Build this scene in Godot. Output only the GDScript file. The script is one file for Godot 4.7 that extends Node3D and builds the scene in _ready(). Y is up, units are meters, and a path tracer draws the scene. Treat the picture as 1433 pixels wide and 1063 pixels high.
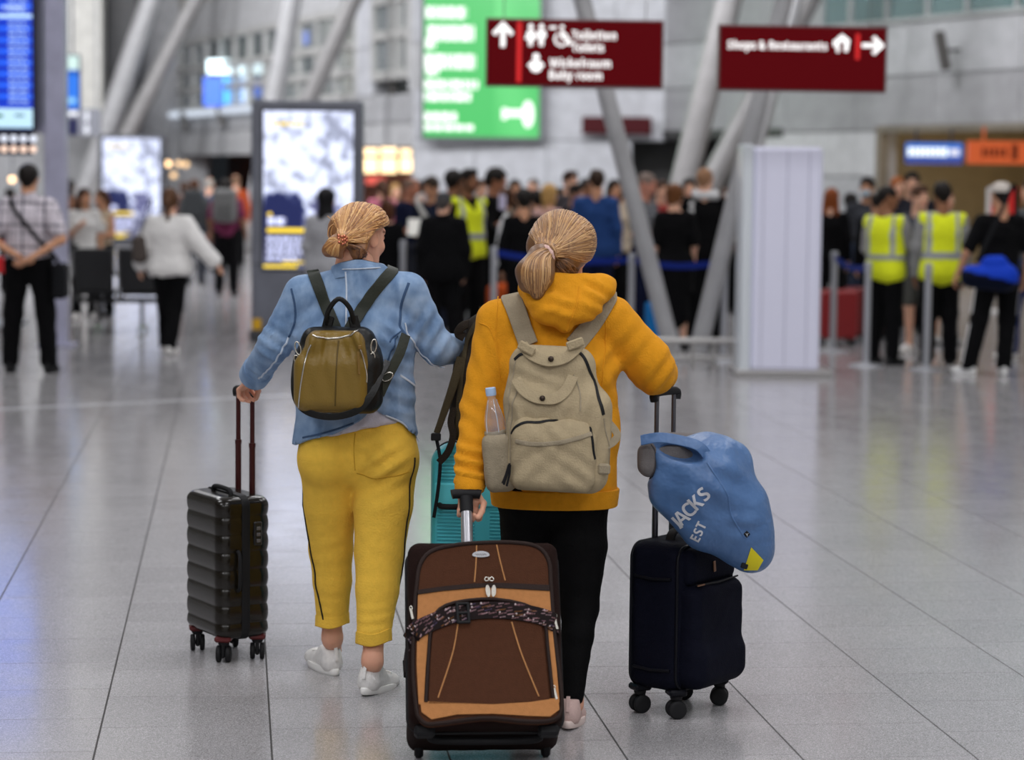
extends Node3D
# An airport departure hall: two travellers with suitcases walk away from the camera towards a crowded queue.

func _ready() -> void:
	rng.seed = 7
	# camera: about 76 mm lens, held at 1.75 m, tipped 5 degrees down and rolled half a degree
	var cam := Camera3D.new()
	cam.name = "camera"
	cam.transform = Transform3D(Basis.from_euler(Vector3(deg_to_rad(-4.96), 0, 0)) * Basis(Vector3.BACK, deg_to_rad(0.6)), Vector3(0, 1.75, 0))
	add_child(cam)
	cam_xf = cam.transform
	var att := CameraAttributesPhysical.new()
	att.frustum_focal_length = 76.36
	att.frustum_near = 0.1
	att.frustum_far = 400.0
	att.frustum_focus_distance = 7.85
	att.exposure_aperture = 2.1
	cam.attributes = att
	cam.fov = rad_to_deg(2.0 * atan(531.5 / FPX))
	cam.near = 0.1
	cam.far = 400.0
	# the air of the closed hall: nothing outside is seen
	var env := Environment.new()
	env.background_mode = Environment.BG_COLOR
	env.background_color = Color(0.7, 0.75, 0.8)
	env.tonemap_mode = Environment.TONE_MAPPER_LINEAR
	env.tonemap_exposure = 1.18
	env.sdfgi_enabled = true
	env.ssao_enabled = true
	env.ssil_enabled = true
	var we := WorldEnvironment.new()
	we.name = "environment"
	we.environment = env
	add_child(we)
	# rows of daylight-white ceiling panels light the hall
	for z in [11.0, 4.0, -4.0, -11.0, -19.0, -27.0]:
		for x in [-6.5, 0.5, 6.5]:
			ceiling_lamp(Vector3(x, 9.36, z), LAMP * (1.8 if z > 0.0 else 1.0), 0.0)
	# tilted panels further back wash the far walls
	for q in [Vector3(-13.5, 8.6, -34.0), Vector3(-6.0, 8.6, -33.0), Vector3(1.5, 8.6, -32.0), Vector3(-15.0, 8.6, -50.0), Vector3(-9.5, 8.6, -46.0)]:
		ceiling_lamp(q, LAMP * 5.0, 0.95)
	var t0 := Time.get_ticks_msec()
	build_hall()
	build_fittings()
	print("hall ", Time.get_ticks_msec() - t0)
	build_crowd()
	print("crowd ", Time.get_ticks_msec() - t0)
	build_travellers()
	print("travellers ", Time.get_ticks_msec() - t0)
	build_luggage()
	print("luggage ", Time.get_ticks_msec() - t0)

const LAMP := 15.0

func ceiling_lamp(p: Vector3, e: float, tip: float) -> void:
	var l := AreaLight3D.new()
	l.name = "ceiling_lamp_light"
	l.area_size = Vector2(2.6, 2.6)
	l.light_color = Color(0.985, 0.985, 1.0)
	l.light_energy = e
	l.area_range = 90.0
	l.area_attenuation = 2.0
	l.shadow_enabled = true
	l.position = p + Basis(Vector3.RIGHT, tip) * Vector3(0, -0.09, 0)
	l.rotation.x = -PI / 2 + tip
	add_child(l)
	var t := thing("ceiling_lamp", "square white lamp panel tilted towards the far walls, high above" if tip > 0.0 else "square white ceiling lamp panel high above the hall floor", "lamp", p, "tilted lamps" if tip > 0.0 else "ceiling lamps")
	t.rotation.x = tip
	var f := MB.new()
	for s in [-1, 1]:
		f.box(Vector3(s * 1.33, 0, 0), Vector3(0.06, 0.12, 2.72), 0.006)
		f.box(Vector3(0, 0, s * 1.33), Vector3(2.6, 0.12, 0.06), 0.006)
	for s in ([-1.2, 1.2] if tip > 0.0 else []):
		f.tube([Vector3(s, 0, -1.2), Basis(Vector3.RIGHT, -tip) * (Basis(Vector3.RIGHT, tip) * Vector3(s, 0, -1.2) + Vector3(0, 9.44 - p.y - 1.2 * sin(tip), 0))], 0.02, 8)
	part("frame", f, mat("lamp_frame", Color(0.7, 0.7, 0.7), 0.4), t)
	var d := MB.new()
	d.box(Vector3(0, -0.02, 0), Vector3(2.6, 0.04, 2.6))
	part("lamp_diffuser", d, glow("lamp_diffuser", Color(1, 0.99, 0.97), 1.4), t)

# ---------------------------------------------------------------- geometry helpers
class MB:
	var v := PackedVector3Array()
	var uv := PackedVector2Array()
	var col := PackedColorArray()
	var ix := PackedInt32Array()
	var tint := Color(1, 1, 1)

	func add(pv: PackedVector3Array, pi: PackedInt32Array, puv := PackedVector2Array(), closed := true) -> void:
		var b := v.size()
		var flip := false
		if closed:
			var c := Vector3.ZERO
			for p in pv: c += p
			c /= maxf(1.0, pv.size())
			var vol := 0.0
			for i in range(0, pi.size(), 3):
				vol += (pv[pi[i]] - c).dot((pv[pi[i + 1]] - c).cross(pv[pi[i + 2]] - c))
			flip = vol > 0.0
		v.append_array(pv)
		if puv.size() == pv.size():
			uv.append_array(puv)
		else:
			var z := PackedVector2Array()
			z.resize(pv.size())
			uv.append_array(z)
		var cc := PackedColorArray()
		cc.resize(pv.size())
		cc.fill(tint)
		col.append_array(cc)
		for i in range(0, pi.size(), 3):
			ix.append(b + pi[i])
			ix.append(b + pi[i + (2 if flip else 1)])
			ix.append(b + pi[i + (1 if flip else 2)])

	func append(o: MB, xf: Transform3D) -> void:
		var b := v.size()
		var flip := xf.basis.determinant() < 0.0
		for p in o.v: v.append(xf * p)
		uv.append_array(o.uv)
		col.append_array(o.col)
		for i in range(0, o.ix.size(), 3):
			ix.append(b + o.ix[i])
			ix.append(b + o.ix[i + (2 if flip else 1)])
			ix.append(b + o.ix[i + (1 if flip else 2)])

	# chamfered box
	func box(c: Vector3, s: Vector3, bev := 0.004, bs := Basis()) -> void:
		var h := s * 0.5
		bev = minf(bev, minf(h.x, minf(h.y, h.z)) * 0.6)
		var pv := PackedVector3Array()
		var pi := PackedInt32Array()
		var fs := []
		for ax in 3:
			for sg in [-1.0, 1.0]:
				var f := []
				for q in [[-1, -1], [1, -1], [1, 1], [-1, 1]]:
					var p := Vector3()
					p[ax] = sg * h[ax]
					p[(ax + 1) % 3] = q[0] * (h[(ax + 1) % 3] - bev)
					p[(ax + 2) % 3] = q[1] * (h[(ax + 2) % 3] - bev)
					f.append(p)
				fs.append(f)
		for ax in 3:
			var u := (ax + 1) % 3
			var w := (ax + 2) % 3
			for a in [-1.0, 1.0]:
				for b in [-1.0, 1.0]:
					var f := []
					for t in [[-1.0, 0], [1.0, 0], [1.0, 1], [-1.0, 1]]:
						var p := Vector3()
						p[ax] = t[0] * (h[ax] - bev)
						p[u] = a * (h[u] - (0.0 if t[1] == 0 else bev))
						p[w] = b * (h[w] - (bev if t[1] == 0 else 0.0))
						f.append(p)
					fs.append(f)
		for a in [-1.0, 1.0]:
			for b in [-1.0, 1.0]:
				for d in [-1.0, 1.0]:
					var k := Vector3(a, b, d)
					fs.append([k * (h - Vector3(0, bev, bev)), k * (h - Vector3(bev, 0, bev)), k * (h - Vector3(bev, bev, 0))])
		for f in fs:
			var m := Vector3.ZERO
			for p in f: m += p
			var nn: Vector3 = (f[1] - f[0]).cross(f[2] - f[0])
			var n0 := pv.size()
			for p in f: pv.append(c + bs * p)
			var out := nn.dot(m) > 0.0
			for t in range(1, f.size() - 1):
				pi.append(n0)
				pi.append(n0 + (t + 1 if out else t))
				pi.append(n0 + (t if out else t + 1))
		add(pv, pi, PackedVector2Array(), bs.determinant() < 0.0)

	# rings of equal size joined into a skin
	func loft(rings: Array, caps := true, closed := true) -> void:
		var m: int = rings[0].size()
		var pv := PackedVector3Array()
		var pi := PackedInt32Array()
		var pu := PackedVector2Array()
		for r in rings.size():
			pv.append_array(rings[r])
			for j in m: pu.append(Vector2(float(j) / m, float(r) / maxi(1, rings.size() - 1)))
		for r in rings.size() - 1:
			for j in (m if closed else m - 1):
				var a := r * m + j
				var b := r * m + (j + 1) % m
				pi.append_array(PackedInt32Array([a, b, a + m, b, b + m, a + m]))
		if caps and closed:
			for e in [0, rings.size() - 1]:
				var n0 := pv.size()
				var c := Vector3.ZERO
				for p in rings[e]: c += p
				pv.append_array(rings[e])
				pv.append(c / m)
				for j in m: pu.append(Vector2(0.5, 0.5))
				pu.append(Vector2(0.5, 0.5))
				for j in m:
					var a := n0 + j
					var b := n0 + (j + 1) % m
					pi.append_array(PackedInt32Array([n0 + m, b, a] if e == 0 else [n0 + m, a, b]))
		add(pv, pi, pu, closed)

	func tube(pts: Array, rad, seg := 8, caps := true) -> void:
		var rings := []
		var up := Vector3.UP
		var n := pts.size()
		for i in n:
			var t: Vector3 = (pts[mini(i + 1, n - 1)] - pts[maxi(i - 1, 0)]).normalized()
			if i == 0 and absf(t.dot(up)) > 0.95: up = Vector3.FORWARD
			var x := up.cross(t).normalized()
			up = t.cross(x).normalized()
			var r: float = rad[i] if rad is Array else rad
			var ring := PackedVector3Array()
			for j in seg:
				var a := TAU * j / seg
				ring.append(pts[i] + (x * cos(a) + up * sin(a)) * r)
			rings.append(ring)
		loft(rings, caps)

	# a flat band: nrm gives the outward direction at each point
	func band(pts: Array, nrm: Array, w, th: float, caps := true) -> void:
		var rings := []
		var n := pts.size()
		for i in n:
			var t: Vector3 = (pts[mini(i + 1, n - 1)] - pts[maxi(i - 1, 0)]).normalized()
			var nn: Vector3 = nrm[i] if nrm.size() > 1 else nrm[0]
			var s := t.cross(nn).normalized()
			nn = s.cross(t).normalized()
			var hw: float = (w[i] if w is Array else w) * 0.5
			var ht := th * 0.5
			var e := minf(ht * 0.7, hw * 0.5)
			var ring := PackedVector3Array()
			for q in [[-hw, -ht + e], [-hw + e, -ht], [hw - e, -ht], [hw, -ht + e], [hw, ht - e], [hw - e, ht], [-hw + e, ht], [-hw, ht - e]]:
				ring.append(pts[i] + s * q[0] + nn * q[1])
			rings.append(ring)
		loft(rings, caps)

	func lathe(prof: Array, seg := 16, xf := Transform3D()) -> void:
		var rings := []
		for p in prof:
			var ring := PackedVector3Array()
			for j in seg:
				var a := TAU * j / seg
				ring.append(xf * Vector3(cos(a) * p.x, p.y, sin(a) * p.x))
			rings.append(ring)
		loft(rings, true)

	# prism of a 2D outline in the xy plane of xf, thickness along z
	func prism(poly: PackedVector2Array, th: float, xf := Transform3D()) -> void:
		var tri := Geometry2D.triangulate_polygon(poly)
		var pv := PackedVector3Array()
		var pi := PackedInt32Array()
		var m := poly.size()
		for z in [th * 0.5, -th * 0.5]:
			for p in poly: pv.append(xf * Vector3(p.x, p.y, z))
		for i in range(0, tri.size(), 3):
			pi.append_array(PackedInt32Array([tri[i], tri[i + 1], tri[i + 2], m + tri[i], m + tri[i + 2], m + tri[i + 1]]))
		var cw := Geometry2D.is_polygon_clockwise(poly)
		var n0 := pv.size()
		for j in m:
			var a := poly[j]
			var b := poly[(j + 1) % m]
			for p in [Vector3(a.x, a.y, th * 0.5), Vector3(b.x, b.y, th * 0.5), Vector3(b.x, b.y, -th * 0.5), Vector3(a.x, a.y, -th * 0.5)]:
				pv.append(xf * p)
			pi.append_array(PackedInt32Array([n0, n0 + 2, n0 + 1, n0, n0 + 3, n0 + 2] if not cw else [n0, n0 + 1, n0 + 2, n0, n0 + 2, n0 + 3]))
			n0 += 4
		# orient the two faces like the sides
		var t0 := pi[0]
		var fn := (pv[pi[1]] - pv[t0]).cross(pv[pi[2]] - pv[t0])
		if fn.dot(xf.basis.z) > 0.0:
			for i in range(0, tri.size() * 2, 3):
				var q := pi[i + 1]
				pi[i + 1] = pi[i + 2]
				pi[i + 2] = q
		add(pv, pi, PackedVector2Array(), false)

	func commit() -> ArrayMesh:
		var n := PackedVector3Array()
		n.resize(v.size())
		for i in range(0, ix.size(), 3):
			var a := ix[i]
			var b := ix[i + 1]
			var c := ix[i + 2]
			var f := (v[c] - v[a]).cross(v[b] - v[a])
			n[a] += f
			n[b] += f
			n[c] += f
		for i in n.size():
			n[i] = n[i].normalized() if n[i].length_squared() > 1e-20 else Vector3.UP
		var arr := []
		arr.resize(Mesh.ARRAY_MAX)
		arr[Mesh.ARRAY_VERTEX] = v
		arr[Mesh.ARRAY_NORMAL] = n
		arr[Mesh.ARRAY_TEX_UV] = uv
		arr[Mesh.ARRAY_COLOR] = col
		arr[Mesh.ARRAY_INDEX] = ix
		var am := ArrayMesh.new()
		am.add_surface_from_arrays(Mesh.PRIMITIVE_TRIANGLES, arr)
		return am


# a distance field on a grid, meshed as surface nets
class Field:
	var cell := 0.02
	var k := 0.03
	var ops := []
	var lo := Vector3.INF
	var hi := -Vector3.INF
	var o := Vector3.ZERO
	var nx := 0
	var ny := 0
	var nz := 0
	var d := PackedFloat32Array()
	var lo_clip = null
	var hi_clip = null
	var disp_fn = null

	func _init(c: float, kk: float) -> void:
		cell = c
		k = kk

	func grow(p: Vector3, r: float) -> void:
		lo = lo.min(p - Vector3.ONE * r)
		hi = hi.max(p + Vector3.ONE * r)

	func cap(a: Vector3, b: Vector3, ra: float, rb: float, side := Vector3.RIGHT, w := 1.0, kk := -1.0, sub := false) -> Field:
		var m := maxf(1.0, w)
		if not sub:
			grow(a, ra * m)
			grow(b, rb * m)
		ops.append([0, a, b, ra, rb, side, w, kk if kk >= 0.0 else k, sub])
		return self

	func ell(c: Vector3, r: Vector3, bs := Basis(), kk := -1.0, sub := false) -> Field:
		if not sub: grow(c, maxf(r.x, maxf(r.y, r.z)))
		ops.append([1, c, r, bs, kk if kk >= 0.0 else k, sub])
		return self

	func rbox(c: Vector3, h: Vector3, r: float, bs := Basis(), kk := -1.0, sub := false) -> Field:
		if not sub:
			var e := Vector3.ZERO
			for i in 3: e += bs[i].abs() * h[i]
			lo = lo.min(c - e)
			hi = hi.max(c + e)
		ops.append([2, c, h, r, bs, kk if kk >= 0.0 else k, sub])
		return self

	func bake() -> Field:
		var mg := cell * 2.5 + k * 0.3
		o = lo - Vector3.ONE * mg
		var sz := (hi - lo) + Vector3.ONE * mg * 2.0
		nx = int(ceil(sz.x / cell)) + 1
		ny = int(ceil(sz.y / cell)) + 1
		nz = int(ceil(sz.z / cell)) + 1
		d.resize(nx * ny * nz)
		d.fill(1.0)
		for op in ops: run(op)
		if lo_clip != null or hi_clip != null:
			for z in nz:
				for x in nx:
					var wx := o.x + x * cell
					var wz := o.z + z * cell
					var yl: float = lo_clip.call(wx, wz) if lo_clip != null else -1e9
					var yh: float = hi_clip.call(wx, wz) if hi_clip != null else 1e9
					for y in ny:
						var wy := o.y + y * cell
						var q := maxf(yl - wy, wy - yh)
						if q > -0.5:
							var i := x + nx * (y + ny * z)
							if q > d[i]: d[i] = q
		return self

	func run(op: Array) -> void:
		var kind: int = op[0]
		var sub: bool = op[op.size() - 1]
		var kk: float = op[op.size() - 2]
		var bl := Vector3.ZERO
		var bh := Vector3.ZERO
		var a := Vector3.ZERO
		var ba := Vector3.ZERO
		var ra := 0.0
		var dr := 0.0
		var side := Vector3.RIGHT
		var wq := 0.0
		var inv := 0.0
		var bs := Basis()
		var rr := Vector3.ONE
		var mr := 1.0
		var rad := 0.0
		if kind == 0:
			a = op[1]
			var b: Vector3 = op[2]
			ba = b - a
			ra = op[3]
			dr = op[4] - ra
			side = op[5]
			wq = 1.0 - 1.0 / op[6]
			inv = 1.0 / maxf(ba.length_squared(), 1e-9)
			var m := maxf(1.0, op[6])
			bl = (a - Vector3.ONE * ra * m).min(b - Vector3.ONE * op[4] * m)
			bh = (a + Vector3.ONE * ra * m).max(b + Vector3.ONE * op[4] * m)
		elif kind == 1:
			a = op[1]
			rr = op[2]
			bs = op[3].transposed()
			mr = minf(rr.x, minf(rr.y, rr.z))
			var m := maxf(rr.x, maxf(rr.y, rr.z))
			bl = a - Vector3.ONE * m
			bh = a + Vector3.ONE * m
		else:
			a = op[1]
			rr = op[2]
			rad = op[3]
			bs = op[4].transposed()
			var e := Vector3.ZERO
			for i in 3: e += (op[4] as Basis)[i].abs() * rr[i]
			bl = a - e
			bh = a + e
			rr = (rr - Vector3.ONE * rad).max(Vector3.ONE * 1e-4)
		var pad := cell * 2.0 + kk
		bl -= Vector3.ONE * pad
		bh += Vector3.ONE * pad
		var i0 := maxi(0, int((bl.x - o.x) / cell))
		var j0 := maxi(0, int((bl.y - o.y) / cell))
		var k0 := maxi(0, int((bl.z - o.z) / cell))
		var i1 := mini(nx - 1, int((bh.x - o.x) / cell) + 1)
		var j1 := mini(ny - 1, int((bh.y - o.y) / cell) + 1)
		var k1 := mini(nz - 1, int((bh.z - o.z) / cell) + 1)
		var ik := 0.25 / maxf(kk, 1e-6)
		var ir := Vector3.ONE / rr
		for z in range(k0, k1 + 1):
			for y in range(j0, j1 + 1):
				var row := nx * (y + ny * z)
				var p := Vector3(o.x + i0 * cell, o.y + y * cell, o.z + z * cell) - a
				for x in range(i0, i1 + 1):
					var s: float
					if kind == 0:
						var h := clampf(p.dot(ba) * inv, 0.0, 1.0)
						var q := p - ba * h
						if wq != 0.0: q -= side * (q.dot(side) * wq)
						s = q.length() - ra - dr * h
					elif kind == 1:
						var q := bs * p
						var e := (q * ir)
						var l0 := e.length()
						s = l0 * (l0 - 1.0) / maxf((e * ir).length(), 1e-6)
					else:
						var q := (bs * p).abs() - rr
						s = q.max(Vector3.ZERO).length() + minf(maxf(q.x, maxf(q.y, q.z)), 0.0) - rad
					p.x += cell
					var i := row + x
					var c := d[i]
					if sub:
						s = -s
						var u := kk - absf(s - c)
						d[i] = maxf(s, c) + (u * u * ik if u > 0.0 else 0.0)
					else:
						if s > c + kk: continue
						var u := kk - absf(s - c)
						d[i] = minf(s, c) - (u * u * ik if u > 0.0 else 0.0)

	func mesh(mb: MB, disp = null, paint = null) -> MB:
		var vid := PackedInt32Array()
		vid.resize(nx * ny * nz)
		vid.fill(-1)
		var vs := PackedVector3Array()
		var cn := PackedInt32Array()
		var qi := PackedInt32Array()
		var st := [1, nx, nx * ny]
		for z in range(1, nz - 1):
			for y in range(1, ny - 1):
				var row := nx * (y + ny * z)
				for x in range(1, nx - 1):
					var i := row + x
					var a := d[i]
					var neg := a < 0.0
					for ax in 3:
						var b := d[i + st[ax]]
						if (b < 0.0) == neg: continue
						var cp := Vector3(x, y, z)
						cp[ax] += a / (a - b)
						var s1: int = st[(ax + 1) % 3]
						var s2: int = st[(ax + 2) % 3]
						var q := [i, i - s1, i - s1 - s2, i - s2]
						for t in 4:
							var ci: int = q[t]
							var vi := vid[ci]
							if vi < 0:
								vi = vs.size()
								vid[ci] = vi
								vs.append(cp)
								cn.append(1)
							else:
								vs[vi] += cp
								cn[vi] += 1
							q[t] = vi
						if neg:
							qi.append_array(PackedInt32Array([q[0], q[2], q[1], q[0], q[3], q[2]]))
						else:
							qi.append_array(PackedInt32Array([q[0], q[1], q[2], q[0], q[2], q[3]]))
		for i in vs.size():
			vs[i] = o + vs[i] * (cell / cn[i])
		disp_fn = disp
		if disp != null:
			var n := PackedVector3Array()
			n.resize(vs.size())
			for i in range(0, qi.size(), 3):
				var f := (vs[qi[i + 2]] - vs[qi[i]]).cross(vs[qi[i + 1]] - vs[qi[i]])
				n[qi[i]] += f
				n[qi[i + 1]] += f
				n[qi[i + 2]] += f
			for i in vs.size():
				var nn := n[i].normalized()
				vs[i] += nn * disp.call(vs[i], nn)
		var n0 := mb.v.size()
		mb.add(vs, qi, PackedVector2Array(), false)
		if paint != null:
			for i in vs.size():
				mb.col[n0 + i] = paint.call(vs[i])
		return mb

	# first surface met coming down the z axis from +z (dir 1) or -z (dir -1)
	func surf(x: float, y: float, dir := 1, miss := 0.0) -> float:
		var fx := clampf((x - o.x) / cell, 0.0, nx - 1.001)
		var fy := clampf((y - o.y) / cell, 0.0, ny - 1.001)
		var x0 := int(fx)
		var y0 := int(fy)
		fx -= x0
		fy -= y0
		var prev := 1.0
		for s in nz:
			var z := nz - 1 - s if dir > 0 else s
			var b := x0 + nx * (y0 + ny * z)
			var val := lerpf(lerpf(d[b], d[b + 1], fx), lerpf(d[b + nx], d[b + nx + 1], fx), fy)
			if val < 0.0:
				var t := prev / (prev - val)
				return o.z + (z + (1.0 - t) * dir) * cell
			prev = val
		return miss

	func at(p: Vector3) -> float:
		var f := ((p - o) / cell).clamp(Vector3.ONE * 0.001, Vector3(nx, ny, nz) - Vector3.ONE * 1.01)
		var x0 := int(f.x)
		var y0 := int(f.y)
		var z0 := int(f.z)
		f -= Vector3(x0, y0, z0)
		var b := x0 + nx * (y0 + ny * z0)
		var b2 := b + nx * ny
		return lerpf(lerpf(lerpf(d[b], d[b + 1], f.x), lerpf(d[b + nx], d[b + nx + 1], f.x), f.y), lerpf(lerpf(d[b2], d[b2 + 1], f.x), lerpf(d[b2 + nx], d[b2 + nx + 1], f.x), f.y), f.z)

	func normal(p: Vector3) -> Vector3:
		var e := cell
		return Vector3(at(p + Vector3(e, 0, 0)) - at(p - Vector3(e, 0, 0)), at(p + Vector3(0, e, 0)) - at(p - Vector3(0, e, 0)), at(p + Vector3(0, 0, e)) - at(p - Vector3(0, 0, e))).normalized()

	# move a point onto the surface (plus a gap)
	func snap(p: Vector3, gap := 0.0) -> Vector3:
		for i in 6:
			var s := at(p) - gap
			if absf(s) < 0.0004: break
			p -= normal(p) * clampf(s, -0.03, 0.03)
		return p


# ---------------------------------------------------------------- scene helpers
var used := {}
var mats := {}
var rng := RandomNumberGenerator.new()
var cam_xf := Transform3D()
const FPX := 3383.0

func numbered(n: String) -> String:
	if not used.has(n):
		used[n] = 0
		return n
	used[n] += 1
	return "%s_%03d" % [n, used[n]]

func thing(called: String, label: String, category: String, at := Vector3.ZERO, group := "") -> Node3D:
	var o := Node3D.new()
	o.name = numbered(called)
	o.position = at
	add_child(o, true)
	return tag(o, label, category, group)

func tag(o: Node3D, label: String, category: String, group := "") -> Node3D:
	o.set_meta("label", label)
	o.set_meta("category", category)
	if group: o.set_meta("group", group)
	return o

func part(called: String, mb, m: Material, parent: Node3D = null) -> MeshInstance3D:
	var i := MeshInstance3D.new()
	i.mesh = mb.commit() if mb is MB else mb
	i.material_override = m
	i.name = called if parent else numbered(called)
	(parent if parent else self).add_child(i, true)
	return i

func struct(called: String, mb, m: Material) -> MeshInstance3D:
	var i := part(called, mb, m)
	i.set_meta("kind", "structure")
	return i

# pixel of the photograph at a distance -> point
func W(px: float, py: float, dist: float) -> Vector3:
	var r := cam_xf.basis * Vector3((px - 716.5) / FPX, -(py - 531.5) / FPX, -1.0)
	return cam_xf.origin + r * (dist / -r.z)

# pixel -> point on the floor
func G(px: float, py: float) -> Vector3:
	var r := cam_xf.basis * Vector3((px - 716.5) / FPX, -(py - 531.5) / FPX, -1.0)
	return cam_xf.origin + r * (cam_xf.origin.y / -r.y)

func mat(key: String, c := Color(0.5, 0.5, 0.5), rough := 0.6, metal := 0.0) -> StandardMaterial3D:
	if mats.has(key): return mats[key]
	var m := StandardMaterial3D.new()
	m.resource_name = key
	m.albedo_color = c
	m.roughness = rough
	m.metallic = metal
	if rough >= 0.5 and metal == 0.0: m.metallic_specular = 0.3
	mats[key] = m
	return m

func rgb(r: float, g: float, b: float) -> Color:
	return Color(r / 255.0, g / 255.0, b / 255.0)

func noise_tex(freq: float, size := 256, as_normal := false, bump := 4.0, ramp = null, oct := 3, kind := FastNoiseLite.TYPE_SIMPLEX_SMOOTH, sd := 1) -> NoiseTexture2D:
	var n := FastNoiseLite.new()
	n.noise_type = kind
	n.frequency = freq
	n.fractal_octaves = oct
	n.seed = sd
	var t := NoiseTexture2D.new()
	t.width = size
	t.height = size
	t.seamless = true
	t.as_normal_map = as_normal
	t.bump_strength = bump
	t.noise = n
	if ramp:
		var g := Gradient.new()
		g.offsets = PackedFloat32Array(ramp[0])
		g.colors = PackedColorArray(ramp[1])
		t.color_ramp = g
	return t

var tx := {}
# cloth: fine weave relief plus an optional mottled colour
func cloth(key: String, c: Color, rough := 0.85, weave := 6.0, deep := 0.6, rim := 0.15) -> StandardMaterial3D:
	if mats.has(key): return mats[key]
	if not tx.has("weave"):
		tx.weave = noise_tex(0.09, 256, true, 5.0, null, 3)
		tx.mottle = noise_tex(0.02, 256, false, 1.0, [[0.0, 0.5, 1.0], [Color(0.93, 0.93, 0.93), Color(0.97, 0.97, 0.97), Color(1, 1, 1)]], 4)
	var m := mat(key, c, rough)
	m.uv1_triplanar = true
	m.uv1_scale = Vector3.ONE * weave
	m.normal_enabled = true
	m.normal_texture = tx.weave
	m.normal_scale = deep
	m.albedo_texture = tx.mottle
	m.metallic_specular = 0.22
	if rim > 0.0:
		m.rim_enabled = true
		m.rim = rim
		m.rim_tint = 0.6
	return m

func glow(key: String, c: Color, e: float) -> StandardMaterial3D:
	var m := mat(key, Color(0.05, 0.05, 0.05), 0.4)
	m.emission_enabled = true
	m.emission = c
	m.emission_energy_multiplier = e
	return m

# a lettering mesh
func letters(s: String, h: float, depth := 0.004, bold := true, family := "Droid Sans") -> TextMesh:
	var t := TextMesh.new()
	var f := SystemFont.new()
	f.font_names = PackedStringArray([family])
	f.font_weight = 700 if bold else 400
	t.font = f
	t.text = s
	t.font_size = 32
	t.pixel_size = h / 32.0 / 0.73
	t.depth = depth
	t.curve_step = 1.0
	return t

# rounded rectangle outline
func rrect(hw: float, hh: float, r: float, seg := 5) -> PackedVector2Array:
	var a := PackedVector2Array()
	for q in 4:
		var cx := (hw - r) * (1 if q == 0 or q == 3 else -1)
		var cy := (hh - r) * (1 if q < 2 else -1)
		for i in seg + 1:
			var t := PI * 0.5 * (q + float(i) / seg)
			a.append(Vector2(cx + cos(t) * r, cy + sin(t) * r))
	return a

func spline(pts: Array, n: int) -> Array:
	var r := []
	var m := pts.size()
	for i in n:
		var t := float(i) / (n - 1) * (m - 1)
		var k := mini(int(t), m - 2)
		r.append(pts[k].cubic_interpolate(pts[k + 1], pts[maxi(k - 1, 0)], pts[mini(k + 2, m - 1)], t - k))
	return r

# ---------------------------------------------------------------- the hall
func granite(key: String, base: float, sd: int) -> StandardMaterial3D:
	var m := mat(key, Color(1, 1, 1), 0.17)
	var r := RandomNumberGenerator.new()
	r.seed = sd
	var n := 512
	var by := PackedByteArray()
	by.resize(n * n * 3)
	for i in n * n:
		var q := r.randf()
		var g := base + (r.randf() - 0.5) * 0.2
		if q < 0.12: g -= 0.26 * r.randf()
		elif q > 0.86: g += 0.26 * r.randf()
		var b := int(clampf(g, 0.03, 0.97) * 255.0)
		by[i * 3] = b
		by[i * 3 + 1] = int(b * 0.992)
		by[i * 3 + 2] = b
	var im := Image.create_from_data(n, n, false, Image.FORMAT_RGB8, by)
	m.albedo_texture = ImageTexture.create_from_image(im)
	m.uv1_triplanar = true
	m.uv1_world_triplanar = true
	m.uv1_scale = Vector3.ONE * 1.05
	m.metallic_specular = 0.5
	m.roughness_texture = tx_get("smudge")
	m.roughness = 0.3
	m.roughness_texture_channel = BaseMaterial3D.TEXTURE_CHANNEL_RED
	return m

func tx_get(k: String) -> Texture2D:
	if not tx.has(k):
		match k:
			"smudge": tx[k] = noise_tex(0.012, 256, false, 1.0, [[0.0, 1.0], [Color(0.42, 0.42, 0.42), Color(0.62, 0.62, 0.62)]], 4)
			"brushed": tx[k] = noise_tex(0.03, 256, false, 1.0, [[0.0, 1.0], [Color(0.88, 0.88, 0.88), Color(1, 1, 1)]], 3)
			"grain": tx[k] = noise_tex(0.35, 256, true, 3.0, null, 2)
	return tx[k]

func painted(key: String, c: Color, rough := 0.45) -> StandardMaterial3D:
	if mats.has(key): return mats[key]
	var m := mat(key, c, rough)
	m.albedo_texture = tx_get("brushed")
	m.uv1_triplanar = true
	m.uv1_world_triplanar = true
	m.uv1_scale = Vector3.ONE * 0.35
	return m

# a vertical plane from a to b (x, z of the floor), its normal turned to the camera's side
func wall_frame(a: Vector2, b: Vector2) -> Transform3D:
	var x := Vector3(b.x - a.x, 0, b.y - a.y).normalized()
	return Transform3D(Basis(x, Vector3.UP, x.cross(Vector3.UP)), Vector3(a.x, 0, a.y))

# where a pixel of the photograph meets that plane: distance along it and height
func on_wall(f: Transform3D, px: float, py: float) -> Vector2:
	var p := W(px, py, 1.0)
	var r := p - cam_xf.origin
	var t := (f.origin - cam_xf.origin).dot(f.basis.z) / r.dot(f.basis.z)
	var q := f.affine_inverse() * (cam_xf.origin + r * t)
	return Vector2(q.x, q.y)

func slab(called: String, f: Transform3D, pieces: Array, th: float, m: Material) -> MeshInstance3D:
	var mb := MB.new()
	for p in pieces:
		mb.box(Vector3((p[0] + p[1]) * 0.5, (p[2] + p[3]) * 0.5, -th * 0.5 - 0.02), Vector3(p[1] - p[0], p[3] - p[2], th), 0.01)
	var s := struct(called, mb, m)
	s.transform = f
	return s

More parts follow.
